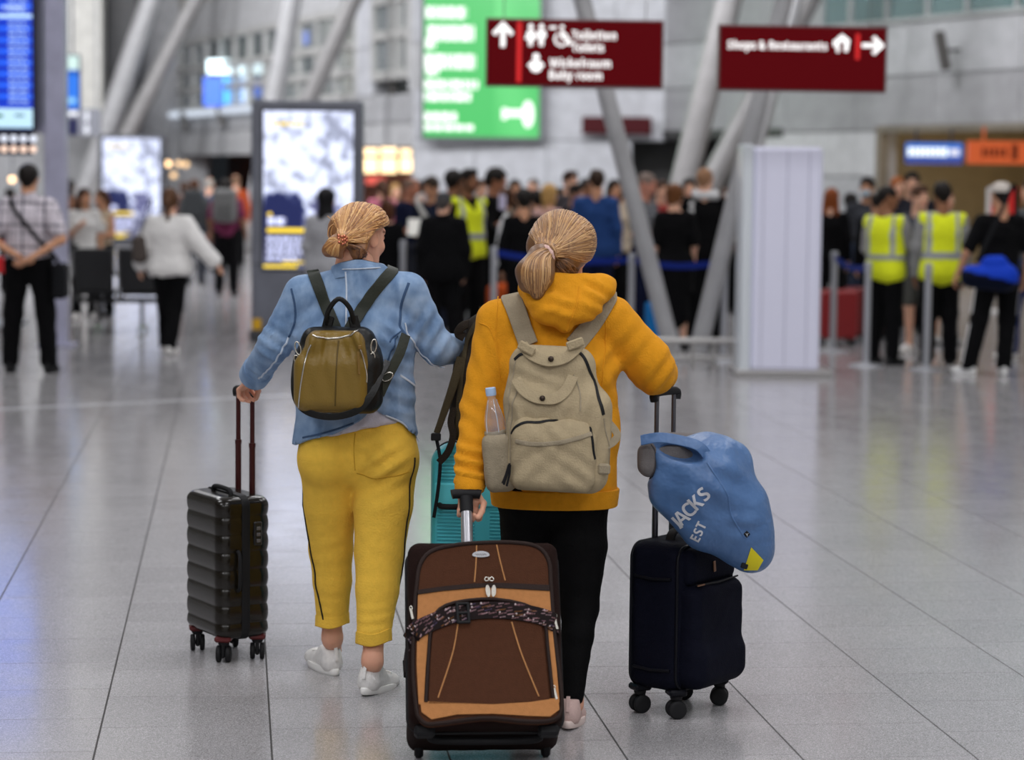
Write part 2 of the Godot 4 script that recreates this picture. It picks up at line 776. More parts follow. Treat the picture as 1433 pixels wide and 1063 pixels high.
# cladding panels: one mesh per panel, joints left open between them
func panels(w: MeshInstance3D, us: Array, ys: Array, m: Array, skip = null) -> void:
	var n := 0
	for i in us.size() - 1:
		for j in ys.size() - 1:
			if skip != null and skip.call(i, j): continue
			var mb := MB.new()
			mb.box(Vector3((us[i] + us[i + 1]) * 0.5, (ys[j] + ys[j + 1]) * 0.5, 0.0), Vector3(us[i + 1] - us[i] - 0.02, ys[j + 1] - ys[j] - 0.025, 0.05), 0.006)
			part("panel", mb, m[n % m.size()], w)
			n += 1

# a glazed band: frame bars, panes and sill, dim rooms behind
func glazing(called: String, f: Transform3D, us: Array, ys: Array, fm: Material, pm: Material, bar := 0.07) -> MeshInstance3D:
	var mb := MB.new()
	for u in us:
		mb.box(Vector3(u, (ys[0] + ys[-1]) * 0.5, 0.0), Vector3(bar, ys[-1] - ys[0], 0.12), 0.008)
	for y in ys:
		mb.box(Vector3((us[0] + us[-1]) * 0.5, y, 0.01), Vector3(us[-1] - us[0], bar * 1.2, 0.13), 0.008)
	var w := struct(called, mb, fm)
	w.transform = f
	for i in us.size() - 1:
		for j in ys.size() - 1:
			var p := MB.new()
			p.box(Vector3((us[i] + us[i + 1]) * 0.5, (ys[j] + ys[j + 1]) * 0.5, -0.02), Vector3(us[i + 1] - us[i] - bar, ys[j + 1] - ys[j] - bar, 0.012), 0.002)
			part("pane", p, pm, w)
	return w

func build_hall() -> void:
	# floor: a bed of dark grout with granite tiles laid on it, in strips that run half a dozen degrees off the lens
	var grout := mat("grout", rgb(70, 69, 68), 0.8)
	var bed := MB.new()
	bed.box(Vector3(-4, -0.153, -31.5), Vector3(46, 0.3, 101), 0.01)
	var fl := struct("floor", bed, grout)
	var gr := [granite("granite_light", 0.63, 3), granite("granite_mid", 0.62, 4), granite("granite_dark", 0.61, 5)]
	var dir := Vector3(-0.1142, 0, -0.9935)
	var across := Vector3(0.9935, 0, -0.1142)
	var sw := 0.5275
	var tl := 0.44
	var tile := MB.new()
	tile_shape(tile, Transform3D(), sw - 0.004, tl - 0.002)
	var tm := tile.commit()
	var rest := [MB.new(), MB.new(), MB.new()]
	var bas := Basis(across, Vector3.UP, -dir)
	var count := 0
	for i in range(-46, 34):
		var off := fposmod(i * 0.137 + sin(i * 2.3) * 0.11, tl)
		for j in range(-40, 180):
			var p := across * (1.165 - sw * 0.5 + sw * i) + dir * (tl * j + off)
			if p.x < -24 or p.x > 15 or p.z > 18 or p.z < -80: continue
			var shade: int = absi(hash(Vector2i(i, j))) % 3
			var dist := -p.z
			var half := 0.2118 * dist + 0.25
			if dist > 6.8 and dist < 15.2 and absf(p.x) < half and count < 300:
				count += 1
				var t := part("tile", tm, gr[shade], fl)
				t.transform = Transform3D(bas, p)
			else:
				tile_shape(rest[shade], Transform3D(bas, p), sw - 0.004, tl - 0.002)
	for s in 3:
		var far := part("tile", rest[s], gr[s], fl)
		far.set_meta("kind", "stuff")
	var strip := MB.new()
	var s0 := G(-140, 579)
	var s1 := G(420, 552)
	strip.band([s0 + Vector3(0, 0.0012, 0), s1 + Vector3(0, 0.0012, 0)], [Vector3.UP], 0.07, 0.003)
	var st := struct("trim_1", strip, mat("floor_strip", rgb(205, 206, 210), 0.25, 0.3))
	st.set_meta("label", "pale metal strip let into the floor near the plaid man")

	# ceiling and the outer walls
	var white := painted("hall_white", rgb(198, 199, 201))
	var grey := painted("hall_grey", rgb(180, 181, 184))
	var mid := painted("hall_mid", rgb(158, 158, 161))
	var dark := painted("hall_dark", rgb(84, 84, 86))
	var beige := painted("hall_beige", rgb(204, 203, 196))
	var mb := MB.new()
	mb.box(Vector3(-4, 9.6, -31.5), Vector3(46, 0.3, 101), 0.01)
	struct("ceiling", mb, painted("ceiling_white", rgb(190, 190, 190)))
	mb = MB.new()
	mb.box(Vector3(-4, 4.6, 19), Vector3(46, 9.8, 0.3), 0.01)
	struct("wall_behind", mb, beige)
	mb = MB.new()
	mb.box(Vector3(-24, 4.6, -31.5), Vector3(0.3, 9.8, 101), 0.01)
	struct("wall_left", mb, beige)
	mb = MB.new()
	mb.box(Vector3(12.5, 4.6, -7), Vector3(0.3, 9.8, 52), 0.01)
	struct("wall_right", mb, beige)
	mb = MB.new()
	mb.box(Vector3(-4, 4.6, -81), Vector3(46, 9.8, 0.3), 0.01)
	struct("wall_far", mb, mid)
	var warm := painted("room_dim", rgb(120, 112, 98))
	var pane := mat("pane", Color(0.6, 0.65, 0.66, 0.25), 0.05)
	pane.transparency = BaseMaterial3D.TRANSPARENCY_ALPHA

	# right wall: climbs towards the camera on the right
	var R := wall_frame(Vector2(2.87, -46.5), Vector2(9.4, -32.1))
	var end := 15.8
	var uo := on_wall(R, 1236, 200).x
	var ud := on_wall(R, 1037, 220).x
	var uw := on_wall(R, 1152, 20).x
	var ul := on_wall(R, 1130, 250).x
	var wr := slab("wall_east", R, [[ud, uo, 0.0, 2.45], [0.0, end, 2.45, 4.16], [0.0, uw, 4.16, 9.45], [uw, end, 6.6, 9.45]], 0.25, mid)
	panels(wr, [ud, ul, uo], [0.05, 1.7, 2.45], [grey, white])
	var us := []
	for i in 8: us.append(end * i / 7.0)
	panels(wr, us, [2.45, 3.32, 4.16], [mid, grey])
	panels(wr, [0.0, uw * 0.33, uw * 0.66, uw], [4.16, 5.0, 5.9], [mid, grey])
	var wus := [uw]
	for px in [1192, 1243, 1300, 1355, 1425]: wus.append(on_wall(R, px, 20).x)
	wus.append(end)
	var teal := mat("pane_teal", Color(0.5, 0.62, 0.62, 0.4), 0.06)
	teal.transparency = BaseMaterial3D.TRANSPARENCY_ALPHA
	glazing("window_1", R, wus, [4.2, 5.5, 6.6], painted("frame_grey", rgb(165, 168, 168)), teal)
	mb = MB.new()
	mb.box(Vector3(end * 0.62, 5.3, -2.4), Vector3(end * 0.9, 2.9, 0.2), 0.01)
	mb.box(Vector3(end * 0.62, 4.05, -1.3), Vector3(end * 0.9, 0.15, 2.2), 0.01)
	var gal := struct("wall_gallery", mb, painted("gallery", rgb(112, 122, 122)))
	gal.transform = R
	mb = MB.new()
	mb.box(Vector3((uo + end) * 0.5, 2.47, 0.05), Vector3(end - uo + 0.1, 0.12, 0.16), 0.01)
	mb.box(Vector3(uo, 1.22, 0.04), Vector3(0.14, 2.44, 0.14), 0.01)
	var tr := struct("trim_2", mb, painted("lintel", rgb(120, 112, 100)))
	tr.transform = R
	# the service hall behind the opening
	mb = MB.new()
	mb.box(Vector3((uo + end) * 0.5, 1.4, -3.3), Vector3(end - uo + 2.0, 2.8, 0.2), 0.01)
	mb.box(Vector3(uo - 0.6, 1.4, -1.7), Vector3(0.2, 2.8, 3.2), 0.01)
	mb.box(Vector3((uo + end) * 0.5, 2.75, -1.8), Vector3(end - uo + 2.0, 0.2, 3.2), 0.01)
	var serv := struct("wall_service", mb, painted("service_tan", rgb(165, 150, 118)))
	serv.transform = R
	mb = MB.new()
	for i in 2:
		mb.box(Vector3(uo + 1.9 + i * 2.1, 1.1, -3.16), Vector3(1.0, 2.2, 0.08), 0.01)
	var dr := struct("door_1", mb, painted("service_door", rgb(188, 176, 146)))
	dr.transform = R
	var sl := OmniLight3D.new()
	sl.name = "service_light"
	sl.position = R * Vector3(uo + 2.6, 2.3, -1.6)
	sl.light_energy = 0.9
	sl.light_color = Color(1, 0.88, 0.68)
	sl.light_size = 0.15
	sl.omni_range = 40
	sl.shadow_enabled = true
	add_child(sl)
	mb = MB.new()
	mb.lathe([Vector2(0.0, 0.05), Vector2(0.1, 0.045), Vector2(0.16, 0.0), Vector2(0.0, -0.01)], 20)
	var bulb := part("ceiling_lamp", mb, glow("service_bulb", Color(1, 0.88, 0.68), 3.0))
	bulb.position = sl.position + Vector3(0, 0.24, 0)
	tag(bulb, "small round warm lamp under the ceiling of the service hall", "lamp")
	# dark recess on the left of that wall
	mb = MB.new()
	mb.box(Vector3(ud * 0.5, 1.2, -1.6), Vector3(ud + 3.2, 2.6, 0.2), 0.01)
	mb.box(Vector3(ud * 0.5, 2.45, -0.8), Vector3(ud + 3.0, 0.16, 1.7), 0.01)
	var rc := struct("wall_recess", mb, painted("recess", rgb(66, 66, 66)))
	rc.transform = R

	# middle wall: square to the lens
	var C := wall_frame(Vector2(-1.96, -47.0), Vector2(2.87, -46.5))
	var ce := 4.856
	var co := on_wall(C, 884, 220).x
	var wc := slab("wall_back", C, [[0.0, co, 0.0, 2.33], [0.0, ce, 2.33, 9.45]], 0.25, grey)
	var pale := painted("hall_pale", rgb(206, 208, 214))
	panels(wc, [0.0, 1.2, 2.6, co], [0.05, 1.2, 2.33], [pale])
	panels(wc, [0.0, 1.2, 2.6, 3.9, ce], [2.33, 3.3, 4.18, 5.2, 6.2], [pale, white])
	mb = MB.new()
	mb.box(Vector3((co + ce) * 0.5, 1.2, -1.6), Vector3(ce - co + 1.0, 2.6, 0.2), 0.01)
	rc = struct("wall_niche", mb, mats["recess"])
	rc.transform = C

	# left wall: runs away to the left, a long glazed gallery in it
	var L := wall_frame(Vector2(-14.2, -79.3), Vector2(-1.96, -47.0))
	var le: float = Vector2(12.24, 32.3).length()
	var lo0 := on_wall(L, 226, 230).x
	var wl0 := on_wall(L, 205, 140).x
	var wl1 := on_wall(L, 500, 60).x
	var sg0 := on_wall(L, 524, 60).x
	var sg1 := on_wall(L, 573, 60).x
	var lx := on_wall(L, 506, 230).x
	var wl := slab("wall_west", L, [[0.0, lo0, 0.0, 2.05], [0.0, le, 2.05, 3.22], [0.0, wl0, 3.22, 9.45], [wl0, sg0, 5.02, 9.45], [wl1, sg0, 3.22, 5.02], [sg0, le, 6.4, 9.45], [sg1, le, 3.22, 6.4], [lx + 3.2, le, 0.0, 2.05]], 0.3, grey)
	us = []
	for i in 9: us.append(le * i / 8.0)
	panels(wl, us, [2.05, 2.65, 3.22], [white, grey])
	panels(wl, [wl0, lerpf(wl0, wl1, 0.25), lerpf(wl0, wl1, 0.5), lerpf(wl0, wl1, 0.75), wl1], [5.02, 6.0, 7.0], [white, beige])
	panels(wl, [sg1, le], [3.22, 4.2, 5.2, 6.2], [white])
	panels(wl, [wl1, sg0], [3.22, 4.2, 5.2, 6.2], [pale])
	us = []
	for i in 15: us.append(lerpf(wl0, wl1, i / 14.0))
	glazing("window_2", L, us, [3.24, 3.75, 4.3, 5.02], painted("frame_light", rgb(186, 186, 184)), pane, 0.13)
	glazing("window_3", L, [sg0, lerpf(sg0, sg1, 0.5), lerpf(sg0, sg1, 0.72), sg1], [3.6, 4.4, 5.1, 6.4], mats["frame_light"], pane, 0.16)
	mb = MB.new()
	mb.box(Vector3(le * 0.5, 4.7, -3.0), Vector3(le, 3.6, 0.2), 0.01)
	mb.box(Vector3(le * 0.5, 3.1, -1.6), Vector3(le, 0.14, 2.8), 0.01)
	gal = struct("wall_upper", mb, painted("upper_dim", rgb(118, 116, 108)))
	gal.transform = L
	for i in 9:
		mb = MB.new()
		mb.box(Vector3(0, 0.9, 0), Vector3(0.45, 1.8, 0.3), 0.02)
		var pl := struct("column_%d" % (i + 1), mb, painted("gallery_pillar", rgb(196, 190, 170)))
		pl.transform = L * Transform3D(Basis(), Vector3(lerpf(wl0, wl1, (i + 0.5) / 9.0), 3.2, -0.9))
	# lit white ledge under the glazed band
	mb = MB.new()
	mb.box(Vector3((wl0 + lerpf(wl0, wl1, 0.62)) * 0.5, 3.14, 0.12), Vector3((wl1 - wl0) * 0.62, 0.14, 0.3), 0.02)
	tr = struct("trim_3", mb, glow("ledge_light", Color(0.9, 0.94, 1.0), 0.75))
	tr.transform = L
	# warm shop behind the left opening
	mb = MB.new()
	mb.box(Vector3((lo0 + lx) * 0.5 + 0.4, 1.05, -2.4), Vector3(lx - lo0 + 4.0, 2.3, 0.2), 0.01)
	mb.box(Vector3((lo0 + lx) * 0.5 + 0.4, 2.2, -1.3), Vector3(lx - lo0 + 4.0, 0.14, 2.3), 0.01)
	var shop := struct("wall_shop", mb, painted("shop_orange", rgb(150, 78, 42)))
	shop.transform = L
	# pale blocks and dark gap further left
	mb = MB.new()
	mb.box(W(118, 60, 62.0) + Vector3(-0.3, 0.6, 0), Vector3(1.6, 5.4, 0.6), 0.02)
	struct("wall_block", mb, beige)
	mb = MB.new()
	mb.box(Vector3(W(60, 60, 66.0).x, 4.7, -66.0), Vector3(9.0, 9.4, 0.4), 0.02)
	struct("wall_rear", mb, grey)
	mb = MB.new()
	mb.box(Vector3(W(166, 60, 64.0).x, 4.0, -64.0), Vector3(1.1, 8.0, 0.9), 0.03)
	struct("wall_pier", mb, dark)

	# leaning steel tubes that carry the roof
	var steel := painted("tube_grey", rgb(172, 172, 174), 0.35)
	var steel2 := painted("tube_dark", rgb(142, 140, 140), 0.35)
	var tubes := [
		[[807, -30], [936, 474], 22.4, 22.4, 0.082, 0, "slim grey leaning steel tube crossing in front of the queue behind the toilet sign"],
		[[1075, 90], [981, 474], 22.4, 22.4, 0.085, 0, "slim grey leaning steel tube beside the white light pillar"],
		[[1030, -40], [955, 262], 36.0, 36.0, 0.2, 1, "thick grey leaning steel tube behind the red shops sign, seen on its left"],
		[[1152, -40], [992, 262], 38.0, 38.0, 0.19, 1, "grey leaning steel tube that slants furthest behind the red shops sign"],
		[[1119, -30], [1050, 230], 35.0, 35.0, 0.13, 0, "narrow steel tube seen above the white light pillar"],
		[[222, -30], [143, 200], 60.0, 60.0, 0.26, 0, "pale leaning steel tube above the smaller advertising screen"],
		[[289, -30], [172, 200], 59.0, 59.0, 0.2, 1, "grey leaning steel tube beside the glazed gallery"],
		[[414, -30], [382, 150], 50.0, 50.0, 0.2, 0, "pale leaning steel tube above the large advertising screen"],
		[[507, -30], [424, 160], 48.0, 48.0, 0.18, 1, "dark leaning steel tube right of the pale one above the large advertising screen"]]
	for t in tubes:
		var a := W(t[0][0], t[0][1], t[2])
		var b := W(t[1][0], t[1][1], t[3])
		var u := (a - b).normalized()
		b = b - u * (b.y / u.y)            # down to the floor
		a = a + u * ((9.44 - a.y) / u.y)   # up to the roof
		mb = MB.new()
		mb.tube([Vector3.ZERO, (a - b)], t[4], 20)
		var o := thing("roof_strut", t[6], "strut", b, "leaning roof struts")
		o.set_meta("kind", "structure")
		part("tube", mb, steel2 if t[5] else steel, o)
		mb = MB.new()
		mb.lathe([Vector2(t[4] * 1.7, 0.0), Vector2(t[4] * 1.7, 0.02), Vector2(t[4] * 1.15, 0.05), Vector2(t[4] * 1.0, 0.1)], 20)
		part("foot_plate", mb, steel2, o)

func tile_shape(mb: MB, xf: Transform3D, w: float, l: float) -> void:
	var h := Vector2(w, l) * 0.5
	var e := 0.0012
	var pv := PackedVector3Array()
	var pi := PackedInt32Array()
	var q := [Vector2(-h.x, -h.y), Vector2(h.x, -h.y), Vector2(h.x, h.y), Vector2(-h.x, h.y)]
	for p in q: pv.append(xf * Vector3(p.x - signf(p.x) * e, 0.0, p.y - signf(p.y) * e))
	pi.append_array(PackedInt32Array([0, 1, 2, 0, 2, 3]))
	for i in 4:
		var a: Vector2 = q[i]
		var b: Vector2 = q[(i + 1) % 4]
		var n := pv.size()
		pv.append(pv[i])
		pv.append(pv[(i + 1) % 4])
		pv.append(xf * Vector3(b.x, -0.004, b.y))
		pv.append(xf * Vector3(a.x, -0.004, a.y))
		pi.append_array(PackedInt32Array([n, n + 2, n + 1, n, n + 3, n + 2]))
	mb.add(pv, pi, PackedVector2Array(), false)

# ---------------------------------------------------------------- signs, screens, posts, seats
# a box whose front face shows what spans pixels x0..x1, y0..y1 at a distance; returns its frame (origin in the middle of the face)
func face_at(x0: float, y0: float, x1: float, y1: float, dist: float) -> Array:
	var a := W(x0, y1, dist)
	var b := W(x1, y0, dist)
	return [Vector3((a.x + b.x) * 0.5, (a.y + b.y) * 0.5, -dist), Vector2(b.x - a.x, b.y - a.y)]

func area(at: Vector3, size: Vector2, c: Color, e: float, turn := 0.0) -> void:
	var l := AreaLight3D.new()
	l.name = "screen_light"
	l.area_size = size
	l.light_color = c
	l.light_energy = e
	l.area_range = 60
	l.area_attenuation = 2.0
	l.shadow_enabled = true
	l.position = at
	l.rotation.y = PI + turn
	add_child(l)

func image_mat(key: String, im: Image, e: float) -> StandardMaterial3D:
	var m := mat(key, Color(0.03, 0.03, 0.03), 0.25)
	var t := ImageTexture.create_from_image(im)
	m.emission_enabled = true
	m.emission_operator = BaseMaterial3D.EMISSION_OP_MULTIPLY
	m.emission = Color.WHITE
	m.emission_texture = t
	m.emission_energy_multiplier = e
	return m

# a flat upright picture face with uv 0..1
func picture(size: Vector2) -> MB:
	var mb := MB.new()
	var h := size * 0.5
	mb.add(PackedVector3Array([Vector3(-h.x, h.y, 0), Vector3(h.x, h.y, 0), Vector3(h.x, -h.y, 0), Vector3(-h.x, -h.y, 0)]), PackedInt32Array([0, 1, 2, 0, 2, 3]), PackedVector2Array([Vector2(0, 0), Vector2(1, 0), Vector2(1, 1), Vector2(0, 1)]), false)
	return mb

func bar(im: Image, x: float, y: float, w: float, h: float, c: Color) -> void:
	var s := im.get_size()
	im.fill_rect(Rect2i(int(x * s.x), int(y * s.y), maxi(1, int(w * s.x)), maxi(1, int(h * s.y))), c)

# words too small to read: rows of short strokes
func scribble(im: Image, x: float, y: float, w: float, h: float, c: Color, r: RandomNumberGenerator) -> void:
	var at := x
	while at < x + w:
		var l := minf(r.randf_range(0.03, 0.1), x + w - at)
		bar(im, at, y, l, h, c)
		at += l + 0.012

func winter_advert() -> Image:
	var im := Image.create(256, 424, false, Image.FORMAT_RGB8)
	var n := FastNoiseLite.new()
	n.seed = 11
	n.frequency = 0.016
	n.fractal_octaves = 4
	for y in 424:
		for x in 256:
			var u := x / 256.0
			var v := y / 424.0
			var q := n.get_noise_2d(x, y)
			var c := Color(0.86, 0.89, 1.0).lerp(Color(0.5, 0.52, 0.6), clampf(q * 1.6 + 0.35 * smoothstep(0.45, 0.8, u) * smoothstep(0.55, 0.3, v) - 0.02, 0.0, 0.85))
			var e := Vector2((u - 0.2) / 0.3, (v - 0.74) / 0.24).length() + q * 0.3
			c = c.lerp(Color(0.09, 0.12, 0.3), smoothstep(1.1, 0.85, e))
			var e2 := Vector2((u - 0.68) / 0.2, (v - 0.66) / 0.13).length() + n.get_noise_2d(x * 2.0, y * 2.0) * 0.9
			c = c.lerp(Color(0.26, 0.26, 0.42), 0.8 * smoothstep(1.0, 0.7, e2))
			c = c.lerp(Color(0.24, 0.24, 0.33), smoothstep(0.74, 0.82, v) * 0.75)
			im.set_pixel(x, y, c)
	var r := RandomNumberGenerator.new()
	r.seed = 5
	var yel := Color(0.98, 0.84, 0.2)
	var lav := Color(0.84, 0.86, 1.0)
	scribble(im, 0.1, 0.075, 0.36, 0.02, yel, r)
	bar(im, 0.05, 0.645, 0.05, 0.025, yel)
	scribble(im, 0.05, 0.675, 0.2, 0.05, lav, r)
	bar(im, 0.04, 0.745, 0.49, 0.03, yel)
	for i in 4: scribble(im, 0.04, 0.8 + i * 0.041, 0.49 if i < 3 else 0.36, 0.024, lav, r)
	scribble(im, 0.22, 0.955, 0.24, 0.015, yel, r)
	bar(im, 0.0, 0.975, 0.38, 0.022, yel)
	return im

func kiosk(x0: float, y0: float, x1: float, foot: float, sx0: float, sy0: float, sx1: float, sy1: float, shade: Material, label: String, e: float) -> void:
	var b := G((x0 + x1) * 0.5, foot)
	var d := -b.z
	var top := face_at(x0, y0, x1, y0 + 10, d)
	var w: float = top[1].x
	var h: float = W((x0 + x1) * 0.5, y0, d).y
	var t := thing("advertising_kiosk", label, "kiosk", Vector3(top[0].x, 0, b.z), "advertising kiosks")
	var mb := MB.new()
	mb.box(Vector3(0, h * 0.5 + 0.06, -0.1), Vector3(w, h - 0.12, 0.26), 0.02)
	part("housing", mb, shade, t)
	mb = MB.new()
	mb.box(Vector3(0, 0.06, -0.1), Vector3(w + 0.04, 0.12, 0.32), 0.02)
	part("plinth", mb, mat("kiosk_plinth", rgb(70, 71, 76), 0.5, 0.4), t)
	var s := face_at(sx0, sy0, sx1, sy1, d)
	mb = picture(s[1])
	if not mats.has("advert"): image_mat("advert", winter_advert(), 1.25)
	var p := part("screen", mb, mats["advert"], t)
	p.position = Vector3(s[0].x - top[0].x, s[0].y, 0.034)
	mb = MB.new()
	for q in [-1, 1]:
		mb.box(Vector3(q * (s[1].x * 0.5 + 0.01), 0, 0), Vector3(0.02, s[1].y + 0.04, 0.02), 0.003)
		mb.box(Vector3(0, q * (s[1].y * 0.5 + 0.01), 0), Vector3(s[1].x, 0.02, 0.02), 0.003)
	p = part("bezel", mb, mat("bezel", rgb(40, 41, 46), 0.4), t)
	p.position = Vector3(s[0].x - top[0].x, s[0].y, 0.036)
	mb = MB.new()
	mb.box(Vector3(0, 0.78, 0.032), Vector3(w - 0.05, 0.012, 0.006), 0.002)
	part("joint", mb, mat("bezel"), t)
	mb = MB.new()
	mb.box(Vector3(-w * 0.5 + 0.06, 0.17, 0.034), Vector3(0.09, 0.12, 0.006), 0.002)
	part("sticker", mb, mat("sticker", rgb(220, 170, 40), 0.6), t)
	area(Vector3(s[0].x, s[0].y, b.z + 0.1), s[1], Color(0.9, 0.93, 1.0), e)

func icon_person(mb: MB, x: float, y: float, s: float, fem := false) -> void:
	var z := Transform3D(Basis(), Vector3(x, y, 0))
	var c := PackedVector2Array()
	for i in 14: c.append(Vector2(cos(TAU * i / 14), sin(TAU * i / 14)) * s * 0.12 + Vector2(0, s * 0.4))
	mb.prism(c, 0.006, z)
	var bd := PackedVector2Array([Vector2(-0.19, 0.22), Vector2(0.19, 0.22), Vector2(0.23, -0.1), Vector2(0.11, -0.1), Vector2(0.1, -0.5), Vector2(0.015, -0.5), Vector2(0.0, -0.12), Vector2(-0.015, -0.5), Vector2(-0.1, -0.5), Vector2(-0.11, -0.1), Vector2(-0.23, -0.1)])
	if fem: bd = PackedVector2Array([Vector2(-0.14, 0.22), Vector2(0.14, 0.22), Vector2(0.27, -0.2), Vector2(0.1, -0.2), Vector2(0.09, -0.5), Vector2(0.01, -0.5), Vector2(0.0, -0.22), Vector2(-0.01, -0.5), Vector2(-0.09, -0.5), Vector2(-0.1, -0.2), Vector2(-0.27, -0.2)])
	for i in bd.size(): bd[i] *= s
	mb.prism(bd, 0.006, z)

func icon_arrow(mb: MB, x: float, y: float, s: float, turn: float) -> void:
	var xf := Transform3D(Basis(Vector3.BACK, turn), Vector3(x, y, 0))
	mb.prism(PackedVector2Array([Vector2(0, 0.5), Vector2(0.42, 0.05), Vector2(0.3, -0.07), Vector2(0.09, 0.16), Vector2(0.09, -0.5), Vector2(-0.09, -0.5), Vector2(-0.09, 0.16), Vector2(-0.3, -0.07), Vector2(-0.42, 0.05)]) * Transform2D(0, Vector2(s, s), 0, Vector2.ZERO), 0.006, xf)

func hanging_sign(x0: float, y0: float, x1: float, y1: float, dist: float, label: String) -> Array:
	var f := face_at(x0, y0, x1, y1, dist)
	var s: Vector2 = f[1]
	var t := thing("hanging_sign", label, "sign", f[0] - Vector3(0, s.y * 0.5, 0), "red hanging direction signs")
	t.rotation.z = deg_to_rad(-0.25)
	var mb := MB.new()
	mb.box(Vector3(0, s.y * 0.5, -0.06), Vector3(s.x, s.y, 0.12), 0.006)
	part("housing", mb, mat("sign_case", rgb(92, 60, 62), 0.4), t)
	mb = MB.new()
	mb.box(Vector3(0, s.y * 0.5, 0.004), Vector3(s.x - 0.03, s.y - 0.03, 0.01), 0.002)
	var fm := mat("sign_red", rgb(84, 6, 12), 0.6)
	fm.emission_enabled = true
	fm.emission = rgb(96, 8, 16)
	fm.emission_energy_multiplier = 0.25
	fm.metallic_specular = 0.15
	part("sign_face", mb, fm, t)
	mb = MB.new()
	for q in [-0.4, 0.4]:
		mb.tube([Vector3(q * s.x, s.y, -0.06), Vector3(q * s.x, 9.4 - t.position.y, -0.06)], 0.004, 6)
	part("hanger", mb, mat("wire", rgb(120, 120, 120), 0.4, 0.6), t)
	return [t, s]

func sign_text(t: Node3D, s: String, x: float, y: float, h: float, wide := 0.0) -> void:
	var m := letters(s, h, 0.004)
	var ab := m.get_aabb()
	var p := part("lettering", m, glow("sign_white", Color(1, 1, 1), 1.15), t)
	var fit := wide / ab.size.x if wide > 0.0 else 1.0
	p.scale.x = fit
	p.position = Vector3(x - ab.position.x * fit, y - h * 0.5, 0.013)

